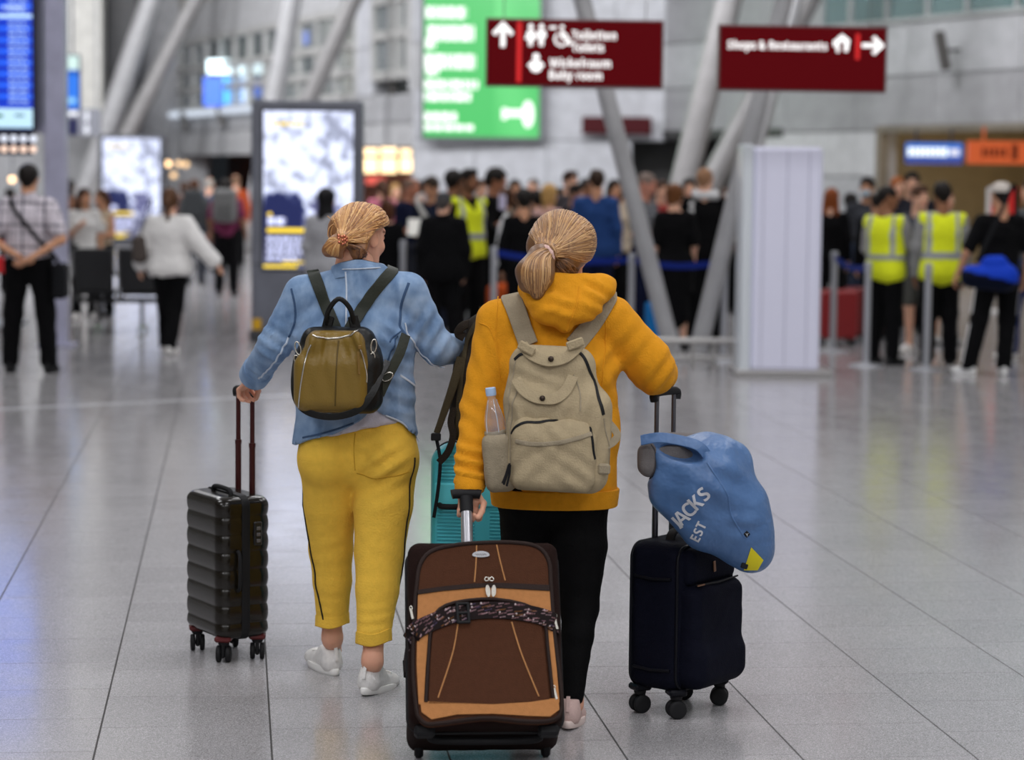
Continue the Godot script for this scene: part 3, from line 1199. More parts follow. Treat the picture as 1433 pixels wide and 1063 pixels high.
func build_fittings() -> void:
	var white := glow("sign_white", Color(1, 1, 1), 1.15)
	var redl := glow("sign_redline", Color(0.9, 0.05, 0.07), 0.7)
	# toilets and baby room
	var r := hanging_sign(679, 28, 929, 121, 20.0, "dark red hanging sign with up arrow reading Toiletten and Baby room")
	var t: Node3D = r[0]
	var s: Vector2 = r[1]
	var k := s.x / 250.0
	var X := func(px: float) -> float: return (px - 804.0) * k
	var Y := func(py: float) -> float: return (121.0 - py) * k + 0.0
	var mb := MB.new()
	icon_arrow(mb, X.call(703), Y.call(48), 36 * k, 0.0)
	var p := part("arrow", mb, white, t)
	p.position.z = 0.014
	mb = MB.new()
	mb.box(Vector3(X.call(726), Y.call(73), 0.0), Vector3(7 * k, 84 * k, 0.006), 0.001)
	p = part("divider", mb, redl, t)
	p.position.z = 0.013
	mb = MB.new()
	icon_person(mb, X.call(742), Y.call(49), 30 * k, true)
	icon_person(mb, X.call(757), Y.call(49), 30 * k)
	p = part("toilet_icon", mb, white, t)
	p.position.z = 0.014
	mb = MB.new()
	var wheel := []
	for i in 15: wheel.append(Vector3(X.call(785) + cos(i * 0.42 + 2.2) * 9 * k, Y.call(54) + sin(i * 0.42 + 2.2) * 9 * k, 0))
	mb.tube(wheel, 1.6 * k, 6)
	mb.tube([Vector3(X.call(786), Y.call(42), 0), Vector3(X.call(786), Y.call(53), 0), Vector3(X.call(794), Y.call(53), 0), Vector3(X.call(798), Y.call(62), 0)], 2.2 * k, 6)
	mb.lathe([Vector2(0, -3.0 * k), Vector2(2.4 * k, -1.5 * k), Vector2(3.0 * k, 0), Vector2(2.4 * k, 1.5 * k), Vector2(0, 3.0 * k)], 10, Transform3D(Basis(), Vector3(X.call(786), Y.call(37), 0)))
	mb.box(Vector3(X.call(773), Y.call(38), 0), Vector3(10 * k, 3.5 * k, 0.006), 0.001)
	p = part("wheelchair_icon", mb, white, t)
	p.position.z = 0.014
	mb = MB.new()
	mb.lathe([Vector2(0, -5 * k), Vector2(4 * k, -3 * k), Vector2(5 * k, 0), Vector2(4 * k, 3 * k), Vector2(0, 5 * k)], 12, Transform3D(Basis.from_scale(Vector3(1, 1, 0.12)), Vector3(X.call(750), Y.call(79), 0)))
	mb.lathe([Vector2(0, -8 * k), Vector2(6 * k, -6 * k), Vector2(9 * k, 0), Vector2(6 * k, 6 * k), Vector2(0, 9 * k)], 12, Transform3D(Basis.from_scale(Vector3(1, 1, 0.1)), Vector3(X.call(750), Y.call(93), 0)))
	mb.tube([Vector3(X.call(739), Y.call(92), 0), Vector3(X.call(745), Y.call(86), 0), Vector3(X.call(755), Y.call(86), 0), Vector3(X.call(761), Y.call(92), 0)], 1.8 * k, 6)
	p = part("baby_icon", mb, white, t)
	p.position.z = 0.014
	sign_text(t, "Toiletten", X.call(800), Y.call(42), 12.5 * k, 62 * k)
	sign_text(t, "Toilets", X.call(800), Y.call(59), 12.5 * k, 45 * k)
	sign_text(t, "Wickelraum", X.call(769), Y.call(81), 12.5 * k, 86 * k)
	sign_text(t, "Baby room", X.call(769), Y.call(98), 12.5 * k, 74 * k)
	# shops and restaurants
	r = hanging_sign(1004, 37, 1242, 127, 20.0, "dark red hanging sign with right arrow reading Shops & Restaurants")
	t = r[0]
	s = r[1]
	k = s.x / 238.0
	X = func(px: float) -> float: return (px - 1123.0) * k
	Y = func(py: float) -> float: return (127.0 - py) * k
	mb = MB.new()
	icon_arrow(mb, X.call(1222), Y.call(61), 32 * k, -PI / 2)
	p = part("arrow", mb, white, t)
	p.position.z = 0.014
	mb = MB.new()
	mb.box(Vector3(X.call(1200), Y.call(63), 0), Vector3(6 * k, 36 * k, 0.006), 0.001)
	p = part("divider", mb, redl, t)
	p.position.z = 0.013
	mb = MB.new()
	var house := PackedVector2Array([Vector2(-13, 4), Vector2(2, 17), Vector2(15, 7), Vector2(12, -12), Vector2(6, -12), Vector2(6, 2), Vector2(1, 5), Vector2(-2, 2), Vector2(-2, -13), Vector2(-7, -13), Vector2(-7, -3), Vector2(-12, -4)])
	for i in house.size(): house[i] *= k * 0.85
	mb.prism(house, 0.006, Transform3D(Basis(), Vector3(X.call(1176), Y.call(60), 0)))
	p = part("shopping_icon", mb, white, t)
	p.position.z = 0.014
	sign_text(t, "Shops & Restaurants", X.call(1017), Y.call(57), 12.0 * k, 140 * k)

	# kiosks
	var kg := painted("kiosk_grey", rgb(114, 117, 128), 0.4)
	kiosk(352, 141, 508, 478, 369, 156, 495, 375, kg, "tall grey advertising kiosk with a bright snowy screen behind the denim jacket woman", 0.2)
	kiosk(137, 188, 231, 345, 145, 194, 224, 332, painted("kiosk_dark", rgb(70, 72, 78), 0.4), "smaller grey advertising screen further back beside the row of seats", 0.2)
	# departure board and its post
	var bd := 23.2
	var f := face_at(-90, -60, 44, 178, bd)
	t = thing("departure_board", "large blue departures screen hanging at the edge of the hall over the plaid man", "screen", f[0] - Vector3(0, f[1].y * 0.5, 0))
	mb = MB.new()
	mb.box(Vector3(0, f[1].y * 0.5, -0.09), f_size(f[1], 0.16, 0.06), 0.012)
	part("housing", mb, mat("board_case", rgb(38, 40, 58), 0.4), t)
	var im := Image.create(256, 456, false, Image.FORMAT_RGB8)
	im.fill(Color(0.07, 0.22, 0.78))
	var rr := RandomNumberGenerator.new()
	rr.seed = 9
	for i in 19:
		var y := 0.245 + i * 0.033
		bar(im, 0.0, y, 1.0, 0.018, Color(0.16, 0.42, 0.98) if i % 2 else Color(0.07, 0.2, 0.72))
		for q in [[0.06, 0.2], [0.3, 0.3], [0.76, 0.2]]: scribble(im, q[0], y + 0.003, q[1], 0.012, Color(0.72, 0.84, 1.0), rr)
	bar(im, 0.0, 0.335, 1.0, 0.022, Color(0.75, 0.88, 1.0))
	scribble(im, 0.7, 0.285, 0.22, 0.02, Color(0.75, 0.85, 1.0), rr)
	bar(im, 0.0, 0.885, 1.0, 0.115, Color(0.74, 0.88, 0.95))
	bar(im, 0.62, 0.92, 0.08, 0.02, Color(0.1, 0.35, 0.2))
	bar(im, 0.82, 0.92, 0.1, 0.014, Color(0.2, 0.35, 0.45))
	p = part("screen", picture(f[1]), image_mat("board_picture", im, 1.05), t)
	p.position = Vector3(0, f[1].y * 0.5, 0.0)
	area(f[0] + Vector3(0, 0, 0.06), f[1], Color(0.4, 0.55, 1.0), 0.3)
	# round marks under the board
	f = face_at(-30, 183, 45, 216, bd)
	t = thing("airline_sign", "small dark strip sign with round white symbols under the blue departures screen", "sign", f[0] - Vector3(0, f[1].y * 0.5, 0))
	mb = MB.new()
	mb.box(Vector3(0, f[1].y * 0.5, -0.04), Vector3(f[1].x, f[1].y, 0.07), 0.006)
	part("housing", mb, mat("board_case"), t)
	for j in 2:
		for i in 6:
			var c := PackedVector2Array()
			for q in 14: c.append(Vector2(cos(TAU * q / 14), sin(TAU * q / 14)) * 0.034)
			mb = MB.new()
			mb.prism(c, 0.008)
			p = part("symbol", mb, glow("symbol_warm", Color(1, 0.86, 0.78), 1.1) if j == 0 else glow("symbol_white", Color(0.92, 0.94, 1), 1.0), t)
			p.position = Vector3(-f[1].x * 0.5 + 0.06 + i * f[1].x * 0.18, 0.055 + j * 0.1, 0.0)
	# post and beam that carry the board
	var post := painted("post_lilac", rgb(176, 176, 200), 0.4)
	var pb := G(80, 484)
	t = thing("steel_post", "square grey steel post standing behind the man in the plaid shirt", "post", Vector3(W(79, 250, -pb.z).x, 0, pb.z))
	t.set_meta("kind", "structure")
	mb = MB.new()
	mb.box(Vector3(0, 4.7, 0), Vector3(0.2, 9.4, 0.2), 0.012)
	part("shaft", mb, post, t)
	mb = MB.new()
	mb.box(Vector3(0, 0.015, 0), Vector3(0.34, 0.03, 0.34), 0.008)
	part("base_plate", mb, post, t)
	mb = MB.new()
	var by := W(60, 180, -pb.z).y
	mb.box(Vector3(-0.75, by, 0.0), Vector3(1.5, 0.09, 0.12), 0.01)
	mb.box(Vector3(-0.19, by + 0.65, 0.0), Vector3(0.14, 1.3, 0.1), 0.01)
	part("crossbeam", mb, post, t)
	# blue screens beyond
	f = face_at(92, 78, 110, 152, 38.0)
	t = thing("blue_screen", "narrow upright blue screen beyond the steel post", "screen", f[0] - Vector3(0, f[1].y * 0.5, 0))
	mb = MB.new()
	mb.box(Vector3(0, f[1].y * 0.5, -0.05), f_size(f[1], 0.08, 0.04), 0.008)
	mb.tube([Vector3(0, f[1].y, -0.05), Vector3(0, 9.4 - t.position.y, -0.05)], 0.012, 8)
	part("housing", mb, mat("board_case"), t)
	im = Image.create(32, 128, false, Image.FORMAT_RGB8)
	im.fill(Color(0.2, 0.5, 0.95))
	bar(im, 0, 0, 1, 0.27, Color(0.86, 0.97, 0.95))
	bar(im, 0, 0.27, 1, 0.1, Color(0.1, 0.35, 0.75))
	bar(im, 0.1, 0.8, 0.7, 0.1, Color(0.6, 0.85, 1.0))
	p = part("screen", picture(f[1]), image_mat("blue_picture", im, 0.9), t)
	p.position = Vector3(0, f[1].y * 0.5, 0.0)
	f = face_at(94, 152, 140, 190, 40.0)
	t = thing("gate_sign", "dark blue and grey direction panel hanging below the narrow blue screen", "sign", f[0] - Vector3(0, f[1].y * 0.5, 0))
	mb = MB.new()
	mb.box(Vector3(0, f[1].y * 0.5, -0.05), Vector3(f[1].x, f[1].y, 0.1), 0.008)
	for q in [-0.2, 0.2]: mb.tube([Vector3(q, f[1].y, -0.05), Vector3(q, 9.4 - t.position.y, -0.05)], 0.01, 8)
	part("housing", mb, mat("gate_grey", rgb(122, 124, 132), 0.4), t)
	mb = MB.new()
	mb.box(Vector3(-f[1].x * 0.32, f[1].y * 0.34, 0.004), Vector3(f[1].x * 0.3, f[1].y * 0.6, 0.01), 0.002)
	part("blue_field", mb, glow("gate_blue", Color(0.08, 0.12, 0.42), 0.4), t)
	mb = MB.new()
	icon_person(mb, f[1].x * 0.1, f[1].y * 0.72, 0.18)
	icon_person(mb, f[1].x * 0.1, f[1].y * 0.24, 0.18, true)
	mb.box(Vector3(-f[1].x * 0.32, f[1].y * 0.82, 0), Vector3(f[1].x * 0.3, 0.06, 0.006), 0.001)
	p = part("symbol", mb, mat("symbol_pale", rgb(225, 228, 235), 0.5), t)
	p.position.z = 0.012

	# green screen on the middle wall
	f = face_at(593, -70, 757, 191, 46.4)
	t = thing("green_screen", "big bright green information screen with white text on the back wall", "screen", f[0] - Vector3(0, f[1].y * 0.5, 0))
	mb = MB.new()
	mb.box(Vector3(0.02, f[1].y * 0.5, -0.14), f_size(f[1], 0.24, 0.14), 0.02)
	part("housing", mb, mat("screen_case", rgb(108, 110, 116), 0.4), t)
	im = Image.create(328, 522, false, Image.FORMAT_RGB8)
	im.fill(Color(0.27, 0.66, 0.36))
	var wv := Color(0.98, 1, 0.98)
	var gw := 164.0
	for q in [[595, 10, 58, 16], [598, 36, 66, 21], [595, 54, 14, 14], [594, 76, 72, 20], [596, 94, 18, 11], [594, 112, 76, 12], [594, 128, 66, 13], [594, 157, 46, 13], [594, 174, 70, 8]]:
		var y: float = (q[1] + 70.0) / 261.0
		scribble(im, (q[0] - 593) / gw, y, q[2] / gw, q[3] / 261.0, wv, rr)
	bar(im, (704.0 - 593) / gw, (152 + 70.0) / 261.0, 34 / gw, 10 / 261.0, wv)
	bar(im, (704.0 - 593) / gw, (150 + 70.0) / 261.0, 7 / gw, 16 / 261.0, wv)
	for y in 522:
		for x in range(200, 328):
			var e := Vector2((x / 2.0 + 593 - 741) / 8.5, (y / 2.0 - 70 - 158) / 19.0).length()
			if e < 1.0: im.set_pixel(x, y, wv)
			var g := im.get_pixel(x, y)
			if g.r < 0.5: im.set_pixel(x, y, g.lerp(Color(0.5, 0.85, 0.55), 0.3 * smoothstep(0.3, 0.0, absf(x / 328.0 - 0.5 - y / 1600.0))))
	p = part("screen", picture(f[1]), image_mat("green_picture", im, 1.35), t)
	p.position = Vector3(0, f[1].y * 0.5, 0.0)
	area(f[0] + Vector3(0, 0, 0.1), f[1], Color(0.55, 1.0, 0.65), 1.2)
	# dim red sign on the same wall
	f = face_at(815, 164, 912, 187, 46.2)
	t = thing("wall_sign", "small dark red unlit sign on the back wall behind the leaning tube", "sign", f[0] - Vector3(0, f[1].y * 0.5, 0))
	mb = MB.new()
	mb.box(Vector3(0, f[1].y * 0.5, -0.15), Vector3(f[1].x, f[1].y, 0.3), 0.02)
	part("sign_face", mb, mat("sign_dim", rgb(74, 18, 24), 0.6), t)
	# warm shop lights at the corner
	for q in [[507, 207, 530, 218, 0, 'low one at the upper left of its frame'], [532, 206, 556, 218, 0, 'low one at the upper middle of its frame'], [560, 208, 576, 218, 0, 'small one at the upper right of its frame'], [507, 220, 529, 243, 0, 'tall one at the lower left of its frame'], [531, 220, 556, 243, 0, 'tall one at the lower middle of its frame'], [559, 219, 577, 242, 0, 'narrow tall one at the lower right of its frame'], [511, 247, 540, 258, 1]]:
		f = face_at(q[0], q[1], q[2], q[3], 45.6)
		t = thing("shop_light", ("small pink lit board below the warm white shop boards" if q[4] else "warm white lit shop board, %s" % q[5]), "shop light", f[0] - Vector3(0, f[1].y * 0.5, 0), "" if q[4] else "warm white shop boards")
		mb = MB.new()
		mb.box(Vector3(0, f[1].y * 0.5, -0.06), Vector3(f[1].x, f[1].y, 0.1), 0.02)
		part("housing", mb, mat("shop_case", rgb(96, 60, 40), 0.5), t)
		mb = MB.new()
		mb.box(Vector3(0, f[1].y * 0.5, 0.0), Vector3(f[1].x * 0.94, f[1].y * 0.9, 0.03), 0.01)
		part("lamp_face", mb, glow("shop_pink", Color(1, 0.4, 0.34), 0.8) if q[4] else glow("shop_warm", Color(1, 0.87, 0.66), 2.2), t)
	var frame_post := MB.new()
	var sa := W(540, 235, 45.7)
	for q in [-0.46, 0.46]: frame_post.box(Vector3(q, sa.y * 0.5 + 0.2, 0), Vector3(0.06, sa.y + 0.4, 0.06), 0.01)
	for y in [sa.y - 0.22, sa.y + 0.14, sa.y + 0.38]: frame_post.box(Vector3(0, y, -0.02), Vector3(1.0, 0.05, 0.05), 0.01)
	p = part("display_stand", frame_post, mat("shop_case"))
	p.position = Vector3(sa.x, 0, -45.75)
	tag(p, "brown frame that carries the warm white shop boards", "stand")
	area(Vector3(sa.x, sa.y, -45.4), Vector2(0.9, 0.5), Color(1, 0.85, 0.62), 0.15)
	# bulbs in the far shop
	for q in [[235, 229, 5.0, 0, "brightest round warm bulb beside the smaller advertising screen"], [250, 229, 3.0, 1, "dim round bulb, middle one of the row of three beside the smaller advertising screen"], [260, 230, 4.6, 1, "round warm bulb, right one of the row of three beside the smaller advertising screen"], [243, 245, 4.0, 1, "dim warm bulb hanging lower than its row beside the smaller advertising screen"], [17, 251, 5.0, 0, "round warm bulb glowing beyond the head of the plaid man"]]:
		var bp := W(q[0], q[1], 58.0)
		t = thing("bulb", q[4], "bulb", bp, "warm bulbs in the far shop" if q[0] > 100 else "")
		mb = MB.new()
		mb.lathe([Vector2(0, -0.07), Vector2(0.05, -0.05), Vector2(0.075, 0.0), Vector2(0.05, 0.05), Vector2(0, 0.07)], 14)
		part("lamp_globe", mb, glow("bulb_warm%d" % q[3], Color(1, 0.82, 0.6), 4.0 if q[3] == 0 else 1.6), t)
		mb = MB.new()
		mb.tube([Vector3(0, 0.06, 0), Vector3(0, 1.9 if q[0] < 100 else 0.25, 0)], 0.012, 6)
		part("cord", mb, mat("board_case"), t)

	# blue and orange counters' signs on the right
	f = face_at(1266, 200, 1348, 229, 34.5)
	t = thing("counter_sign", "bright blue lit sign with white writing over the right service hall", "sign", f[0] - Vector3(0, f[1].y * 0.5, 0))
	mb = MB.new()
	mb.box(Vector3(0, f[1].y * 0.5, -0.05), Vector3(f[1].x, f[1].y, 0.1), 0.008)
	mb.box(Vector3(-0.25, f[1].y + 0.1, -0.05), Vector3(0.03, 0.2, 0.03), 0.004)
	mb.box(Vector3(0.25, f[1].y + 0.1, -0.05), Vector3(0.03, 0.2, 0.03), 0.004)
	part("housing", mb, mat("board_case"), t)
	im = Image.create(164, 58, false, Image.FORMAT_RGB8)
	im.fill(Color(0.2, 0.4, 0.72))
	bar(im, 0, 0.72, 1, 0.28, Color(0.2, 0.24, 0.5))
	for i in 8: bar(im, 0.04 + i * 0.09, 0.24, 0.075, 0.42, Color(0.97, 1, 1))
	bar(im, 0.78, 0.28, 0.18, 0.34, Color(0.8, 0.8, 0.85))
	p = part("screen", picture(f[1] * 0.97), image_mat("counter_picture", im, 1.2), t)
	p.position = Vector3(0, f[1].y * 0.5, 0.003)
	f = face_at(1354, 198, 1470, 229, 34.0)
	t = thing("counter_sign", "orange sign board with small dark writing at the right edge", "sign", f[0] - Vector3(0, f[1].y * 0.5, 0))
	mb = MB.new()
	mb.box(Vector3(0, f[1].y * 0.5, -0.05), Vector3(f[1].x, f[1].y, 0.1), 0.008)
	mb.box(Vector3(-0.35, f[1].y + 0.1, -0.05), Vector3(0.03, 0.2, 0.03), 0.004)
	mb.box(Vector3(0.35, f[1].y + 0.1, -0.05), Vector3(0.03, 0.2, 0.03), 0.004)
	part("sign_face", mb, glow("counter_orange", rgb(232, 100, 40), 0.55), t)
	mb = MB.new()
	for i in 5: mb.box(Vector3(-f[1].x * 0.31 + i * 0.075, f[1].y * 0.5, 0.004), Vector3(0.05, 0.11 if i % 2 else 0.14, 0.006), 0.001)
	mb.box(Vector3(f[1].x * 0.07, f[1].y * 0.52, 0.004), Vector3(0.09, 0.22, 0.006), 0.001)
	part("lettering", mb, mat("sign_brown", rgb(110, 44, 20), 0.6), t)
	f = face_at(1383, 262, 1426, 305, 31.0)
	t = thing("red_poster", "red and white upright board behind the man in the white cap", "poster", Vector3(f[0].x, 0, -31.0))
	mb = MB.new()
	mb.box(Vector3(0, f[0].y, 0), Vector3(f[1].x, f[1].y, 0.04), 0.006)
	part("board", mb, mat("poster_red", rgb(214, 48, 44), 0.5), t)
	mb = MB.new()
	mb.box(Vector3(-f[1].x * 0.5, f[0].y, 0.01), Vector3(0.05, f[1].y, 0.05), 0.006)
	mb.box(Vector3(0, f[0].y * 0.5 - 0.08, -0.01), Vector3(0.05, f[0].y - f[1].y * 0.3, 0.03), 0.006)
	mb.box(Vector3(0, 0.015, 0), Vector3(0.4, 0.03, 0.3), 0.006)
	part("stand", mb, mat("poster_white", rgb(210, 208, 205), 0.5), t)

	# cyan lit sign behind the gallery glass
	for q in [[285, 108, 311, 148, 0, "wide deep blue"], [314, 108, 335, 146, 1, "tall cyan"], [338, 105, 352, 144, 2, "narrow white"], [355, 110, 366, 136, 0, "narrow deep blue"], [420, 44, 432, 62, 0, "small separate blue"], [290, 84, 372, 103, 2, "long white"]]:
		f = face_at(q[0], q[1], q[2], q[3], 61.0 if q[0] < 400 else 56.0)
		mb = MB.new()
		mb.box(Vector3.ZERO, Vector3(f[1].x, f[1].y, 0.08), 0.01)
		p = part("gallery_light", mb, [glow("gal_blue", Color(0.25, 0.45, 0.95), 1.5), glow("gal_cyan", Color(0.35, 0.78, 1), 1.8), glow("gal_white", Color(0.88, 0.97, 1), 2.6)][q[4]])
		p.position = f[0]
		tag(p, "%s lit panel shining behind the gallery glass" % q[5], "light", "lit panels behind the gallery glass")
	# tilted wall lamps
	for q in [[1319, 44, 98, 37.4, "slim dark wall lamp tilted on the right wall above the counters"], [552, 117, 151, 48.5, "slim dark wall lamp tilted on the wall left of the green screen"], [309, 150, 176, 60.5, "small dark wall lamp under the gallery, nearest the large kiosk"], [258, 158, 182, 64.0, "small dark wall lamp under the gallery, next to the leaning tube"]]:
		var a := W(q[0] - 6, q[1], q[3])
		var b := W(q[0] + 6, q[2], q[3])
		t = thing("wall_lamp", q[4], "wall lamp", (a + b) * 0.5, "tilted wall lamps")
		mb = MB.new()
		mb.box(Vector3.ZERO, Vector3(0.15, a.distance_to(b), 0.16), 0.02, Basis(Vector3.BACK, 0.22))
		part("lamp_housing", mb, mat("lamp_dark", rgb(86, 84, 82), 0.5), t)
		mb = MB.new()
		mb.tube([Vector3(0.0, 0, -0.02), Vector3(0.3, 0.03, -0.25), Vector3(0.3, 0.03, -1.0)], 0.025, 8)
		part("bracket", mb, mat("lamp_dark"), t)

	# white translucent pillar
	var pf := G(1092, 527)
	var pd := -pf.z
	f = face_at(1034, 197, 1158, 527, pd)
	t = thing("light_pillar", "white translucent box pillar standing before the queue on the right", "pillar", Vector3(f[0].x, 0, pf.z - 0.25))
	t.rotation.y = 0.0
	var h: float = W(1092, 197, pd).y
	var w: float = f[1].x
	mb = MB.new()
	mb.box(Vector3(0.03, h * 0.5, 0), Vector3(w - 0.12, h - 0.1, 0.5), 0.03)
	var pm := glow("pillar_skin", Color(0.82, 0.83, 0.94), 0.12)
	pm.albedo_color = rgb(206, 206, 222)
	pm.roughness = 0.18
	part("skin", mb, pm, t)
	mb = MB.new()
	mb.box(Vector3(-w * 0.5 + 0.045, h * 0.5, 0.02), Vector3(0.09, h - 0.06, 0.5), 0.012)
	part("edge_panel", mb, mat("pillar_edge", rgb(214, 220, 226), 0.3), t)
	for q in [-0.3, -0.02, 0.24]:
		mb = MB.new()
		mb.box(Vector3(q * w + 0.04, h * 0.5, 0.251), Vector3(0.008, h - 0.16, 0.004), 0.001)
		part("joint", mb, mat("pillar_joint", rgb(178, 178, 196), 0.4), t)
	mb = MB.new()
	mb.box(Vector3(0.02, 0.03, 0), Vector3(w + 0.12, 0.06, 0.62), 0.01)
	part("plinth", mb, mat("plinth_metal", rgb(180, 178, 178), 0.3, 0.6), t)

	# low guard rail at the foot of the tubes
	var ra := W(912, 476, 21.6)
	var rb := W(1028, 478, 21.6)
	t = thing("guard_rail", "low steel guard rail around the feet of the leaning tubes", "rail", Vector3((ra.x + rb.x) * 0.5, 0, -21.6))
	var half := (rb.x - ra.x) * 0.5
	mb = MB.new()
	mb.tube([Vector3(-half, ra.y, 0), Vector3(half, ra.y, 0)], 0.03, 12)
	part("top_rail", mb, mat("rail_steel", rgb(176, 174, 172), 0.3, 0.5), t)
	mb = MB.new()
	mb.tube([Vector3(-half, ra.y * 0.4, 0), Vector3(half, ra.y * 0.4, 0)], 0.016, 12)
	part("low_rail", mb, mats["rail_steel"], t)
	for i in 5:
		mb = MB.new()
		mb.tube([Vector3(lerpf(-half, half, i / 4.0), 0, 0), Vector3(lerpf(-half, half, i / 4.0), ra.y, 0)], 0.02, 10)
		part("leg", mb, mats["rail_steel"], t)

	# queue posts with blue belts
	var posts := [[1212, 366, 512], [1296, 368, 517], [882, 355, 500], [1012, 358, 505], [690, 345, 492], [563, 336, 480], [1165, 352, 492]]
	var names := ["silver queue post at the left of the guard in the bright vest nearest the pillar", "silver queue post between the two bright vests on the right", "silver queue post behind the leaning tube by the hoodie woman", "silver queue post half hidden by the white light pillar", "silver queue post before the man in the bright vest in the queue", "silver queue post left of the man in the flat cap", "silver queue post in the shadow right of the white light pillar"]
	var heads := []
	for i in posts.size():
		var q = posts[i]
		var g := G(q[0], q[2])
		var top := W(q[0], q[1], -g.z).y
		t = thing("queue_post", names[i], "queue post", g, "silver queue posts")
		mb = MB.new()
		mb.lathe([Vector2(0.032, 0.02), Vector2(0.032, top - 0.06)], 16)
		part("pole", mb, mat("post_silver", rgb(178, 180, 186), 0.32, 0.5), t)
		mb = MB.new()
		mb.lathe([Vector2(0.036, top - 0.1), Vector2(0.036, top - 0.01), Vector2(0.03, top), Vector2(0.0, top)], 16)
		part("head", mb, mats["post_silver"], t)
		mb = MB.new()
		mb.lathe([Vector2(0.16, 0.0), Vector2(0.16, 0.012), Vector2(0.05, 0.03), Vector2(0.03, 0.04)], 20)
		part("base", mb, mats["post_silver"], t)
		heads.append(g + Vector3(0, top - 0.055, 0))
	for q in [[2, 3, "blue belt stretched behind the leaning tube"], [6, 0, "blue belt stretched from the pillar to the bright vest guard"], [4, 2, "blue belt stretched behind the head of the hoodie woman"]]:
		var a: Vector3 = heads[q[0]]
		var b: Vector3 = heads[q[1]]
		mb = MB.new()
		var pts := []
		for i in 7: pts.append(a.lerp(b, i / 6.0) - Vector3(0, 0.05 * sin(PI * i / 6.0), 0))
		mb.band(pts, [(b - a).cross(Vector3.UP).normalized()], 0.06, 0.004)
		p = part("queue_belt", mb, cloth("belt_blue", rgb(24, 44, 128), 0.7))
		tag(p, q[2], "belt", "blue queue belts")

	# row of seats at the left
	for i in 2:
		var sx: float = [136.0, 199.0][i]
		var g := G(sx, 463)
		t = thing("waiting_seat", ["black metal waiting seat left of the woman in the white blouse", "black metal waiting seat partly behind the woman in the white blouse"][i], "seat", g, "black waiting seats")
		t.scale.x = 0.82
		var blk := mat("seat_black", rgb(26, 27, 30), 0.45)
		mb = MB.new()
		mb.box(Vector3(0, 0.66, 0.2), Vector3(0.5, 0.46, 0.04), 0.02, Basis(Vector3.RIGHT, 0.18))
		part("backrest", mb, blk, t)
		mb = MB.new()
		mb.box(Vector3(0, 0.41, -0.08), Vector3(0.5, 0.045, 0.48), 0.02)
		part("seat", mb, blk, t)
		var chrome := mat("seat_chrome", rgb(150, 150, 152), 0.25, 0.8)
		mb = MB.new()
		mb.tube([Vector3(-0.29, 0.33, 0.02), Vector3(0.29, 0.33, 0.02)], 0.03, 10)
		part("beam", mb, blk, t)
		for q in [-1, 1]:
			mb = MB.new()
			mb.tube(spline([Vector3(q * 0.265, 0.88, 0.24), Vector3(q * 0.265, 0.62, 0.19), Vector3(q * 0.265, 0.6, -0.1), Vector3(q * 0.265, 0.36, -0.02)], 12), 0.018, 8)
			part("armrest", mb, chrome, t)
		mb = MB.new()
		mb.tube([Vector3(0.0, 0.33, 0.02), Vector3(0.0, 0.04, 0.02)], 0.025, 10)
		mb.tube([Vector3(0, 0.025, 0.24), Vector3(0, 0.05, 0.0), Vector3(0, 0.025, -0.28)], 0.022, 10)
		part("leg", mb, chrome, t)
	# luggage trolley at the left edge
	var lt := G(-8, 478)
	t = thing("luggage_trolley", "metal luggage trolley with a red handle bar at the left edge", "trolley", lt)
	var ch := mat("trolley_steel", rgb(150, 152, 158), 0.3, 0.7)
	mb = MB.new()
	for q in [-0.26, 0.26]:
		mb.tube(spline([Vector3(q, 1.0, 0.45), Vector3(q, 0.9, 0.4), Vector3(q, 0.2, 0.35), Vector3(q * 0.9, 0.17, -0.5)], 14), 0.016, 8)
		mb.tube([Vector3(q, 0.45, 0.37), Vector3(q * 0.95, 0.45, 0.1), Vector3(q * 0.95, 0.18, 0.1)], 0.012, 8)
	for z in [0.3, 0.0, -0.3, -0.5]: mb.tube([Vector3(-0.25, 0.18, z), Vector3(0.25, 0.18, z)], 0.012, 8)
	part("frame", mb, ch, t)
	mb = MB.new()
	mb.box(Vector3(0, 0.78, 0.4), Vector3(0.5, 0.16, 0.03), 0.01)
	part("advert_plate", mb, mat("trolley_red", rgb(190, 40, 44), 0.5), t)
	mb = MB.new()
	mb.tube([Vector3(-0.28, 1.0, 0.45), Vector3(0.28, 1.0, 0.45)], 0.02, 10)
	part("handle", mb, mats["trolley_red"], t)
	for q in [[-0.24, 0.34], [0.24, 0.34], [0, -0.45]]:
		mb = MB.new()
		mb.lathe([Vector2(0.02, -0.02), Vector2(0.07, -0.02), Vector2(0.08, 0.0), Vector2(0.07, 0.02), Vector2(0.02, 0.02)], 16, Transform3D(Basis(Vector3.BACK, PI / 2), Vector3(q[0], 0.08, q[1])))
		part("wheel", mb, mat("rubber", rgb(28, 28, 30), 0.6), t)

func f_size(s: Vector2, th: float, pad: float) -> Vector3:
	return Vector3(s.x + pad, s.y + pad, th)

# ---------------------------------------------------------------- people
# Joints are laid out for a height of 1.75 m: y up, +z the way the person faces, +x the person's own left.
var shapes := {}

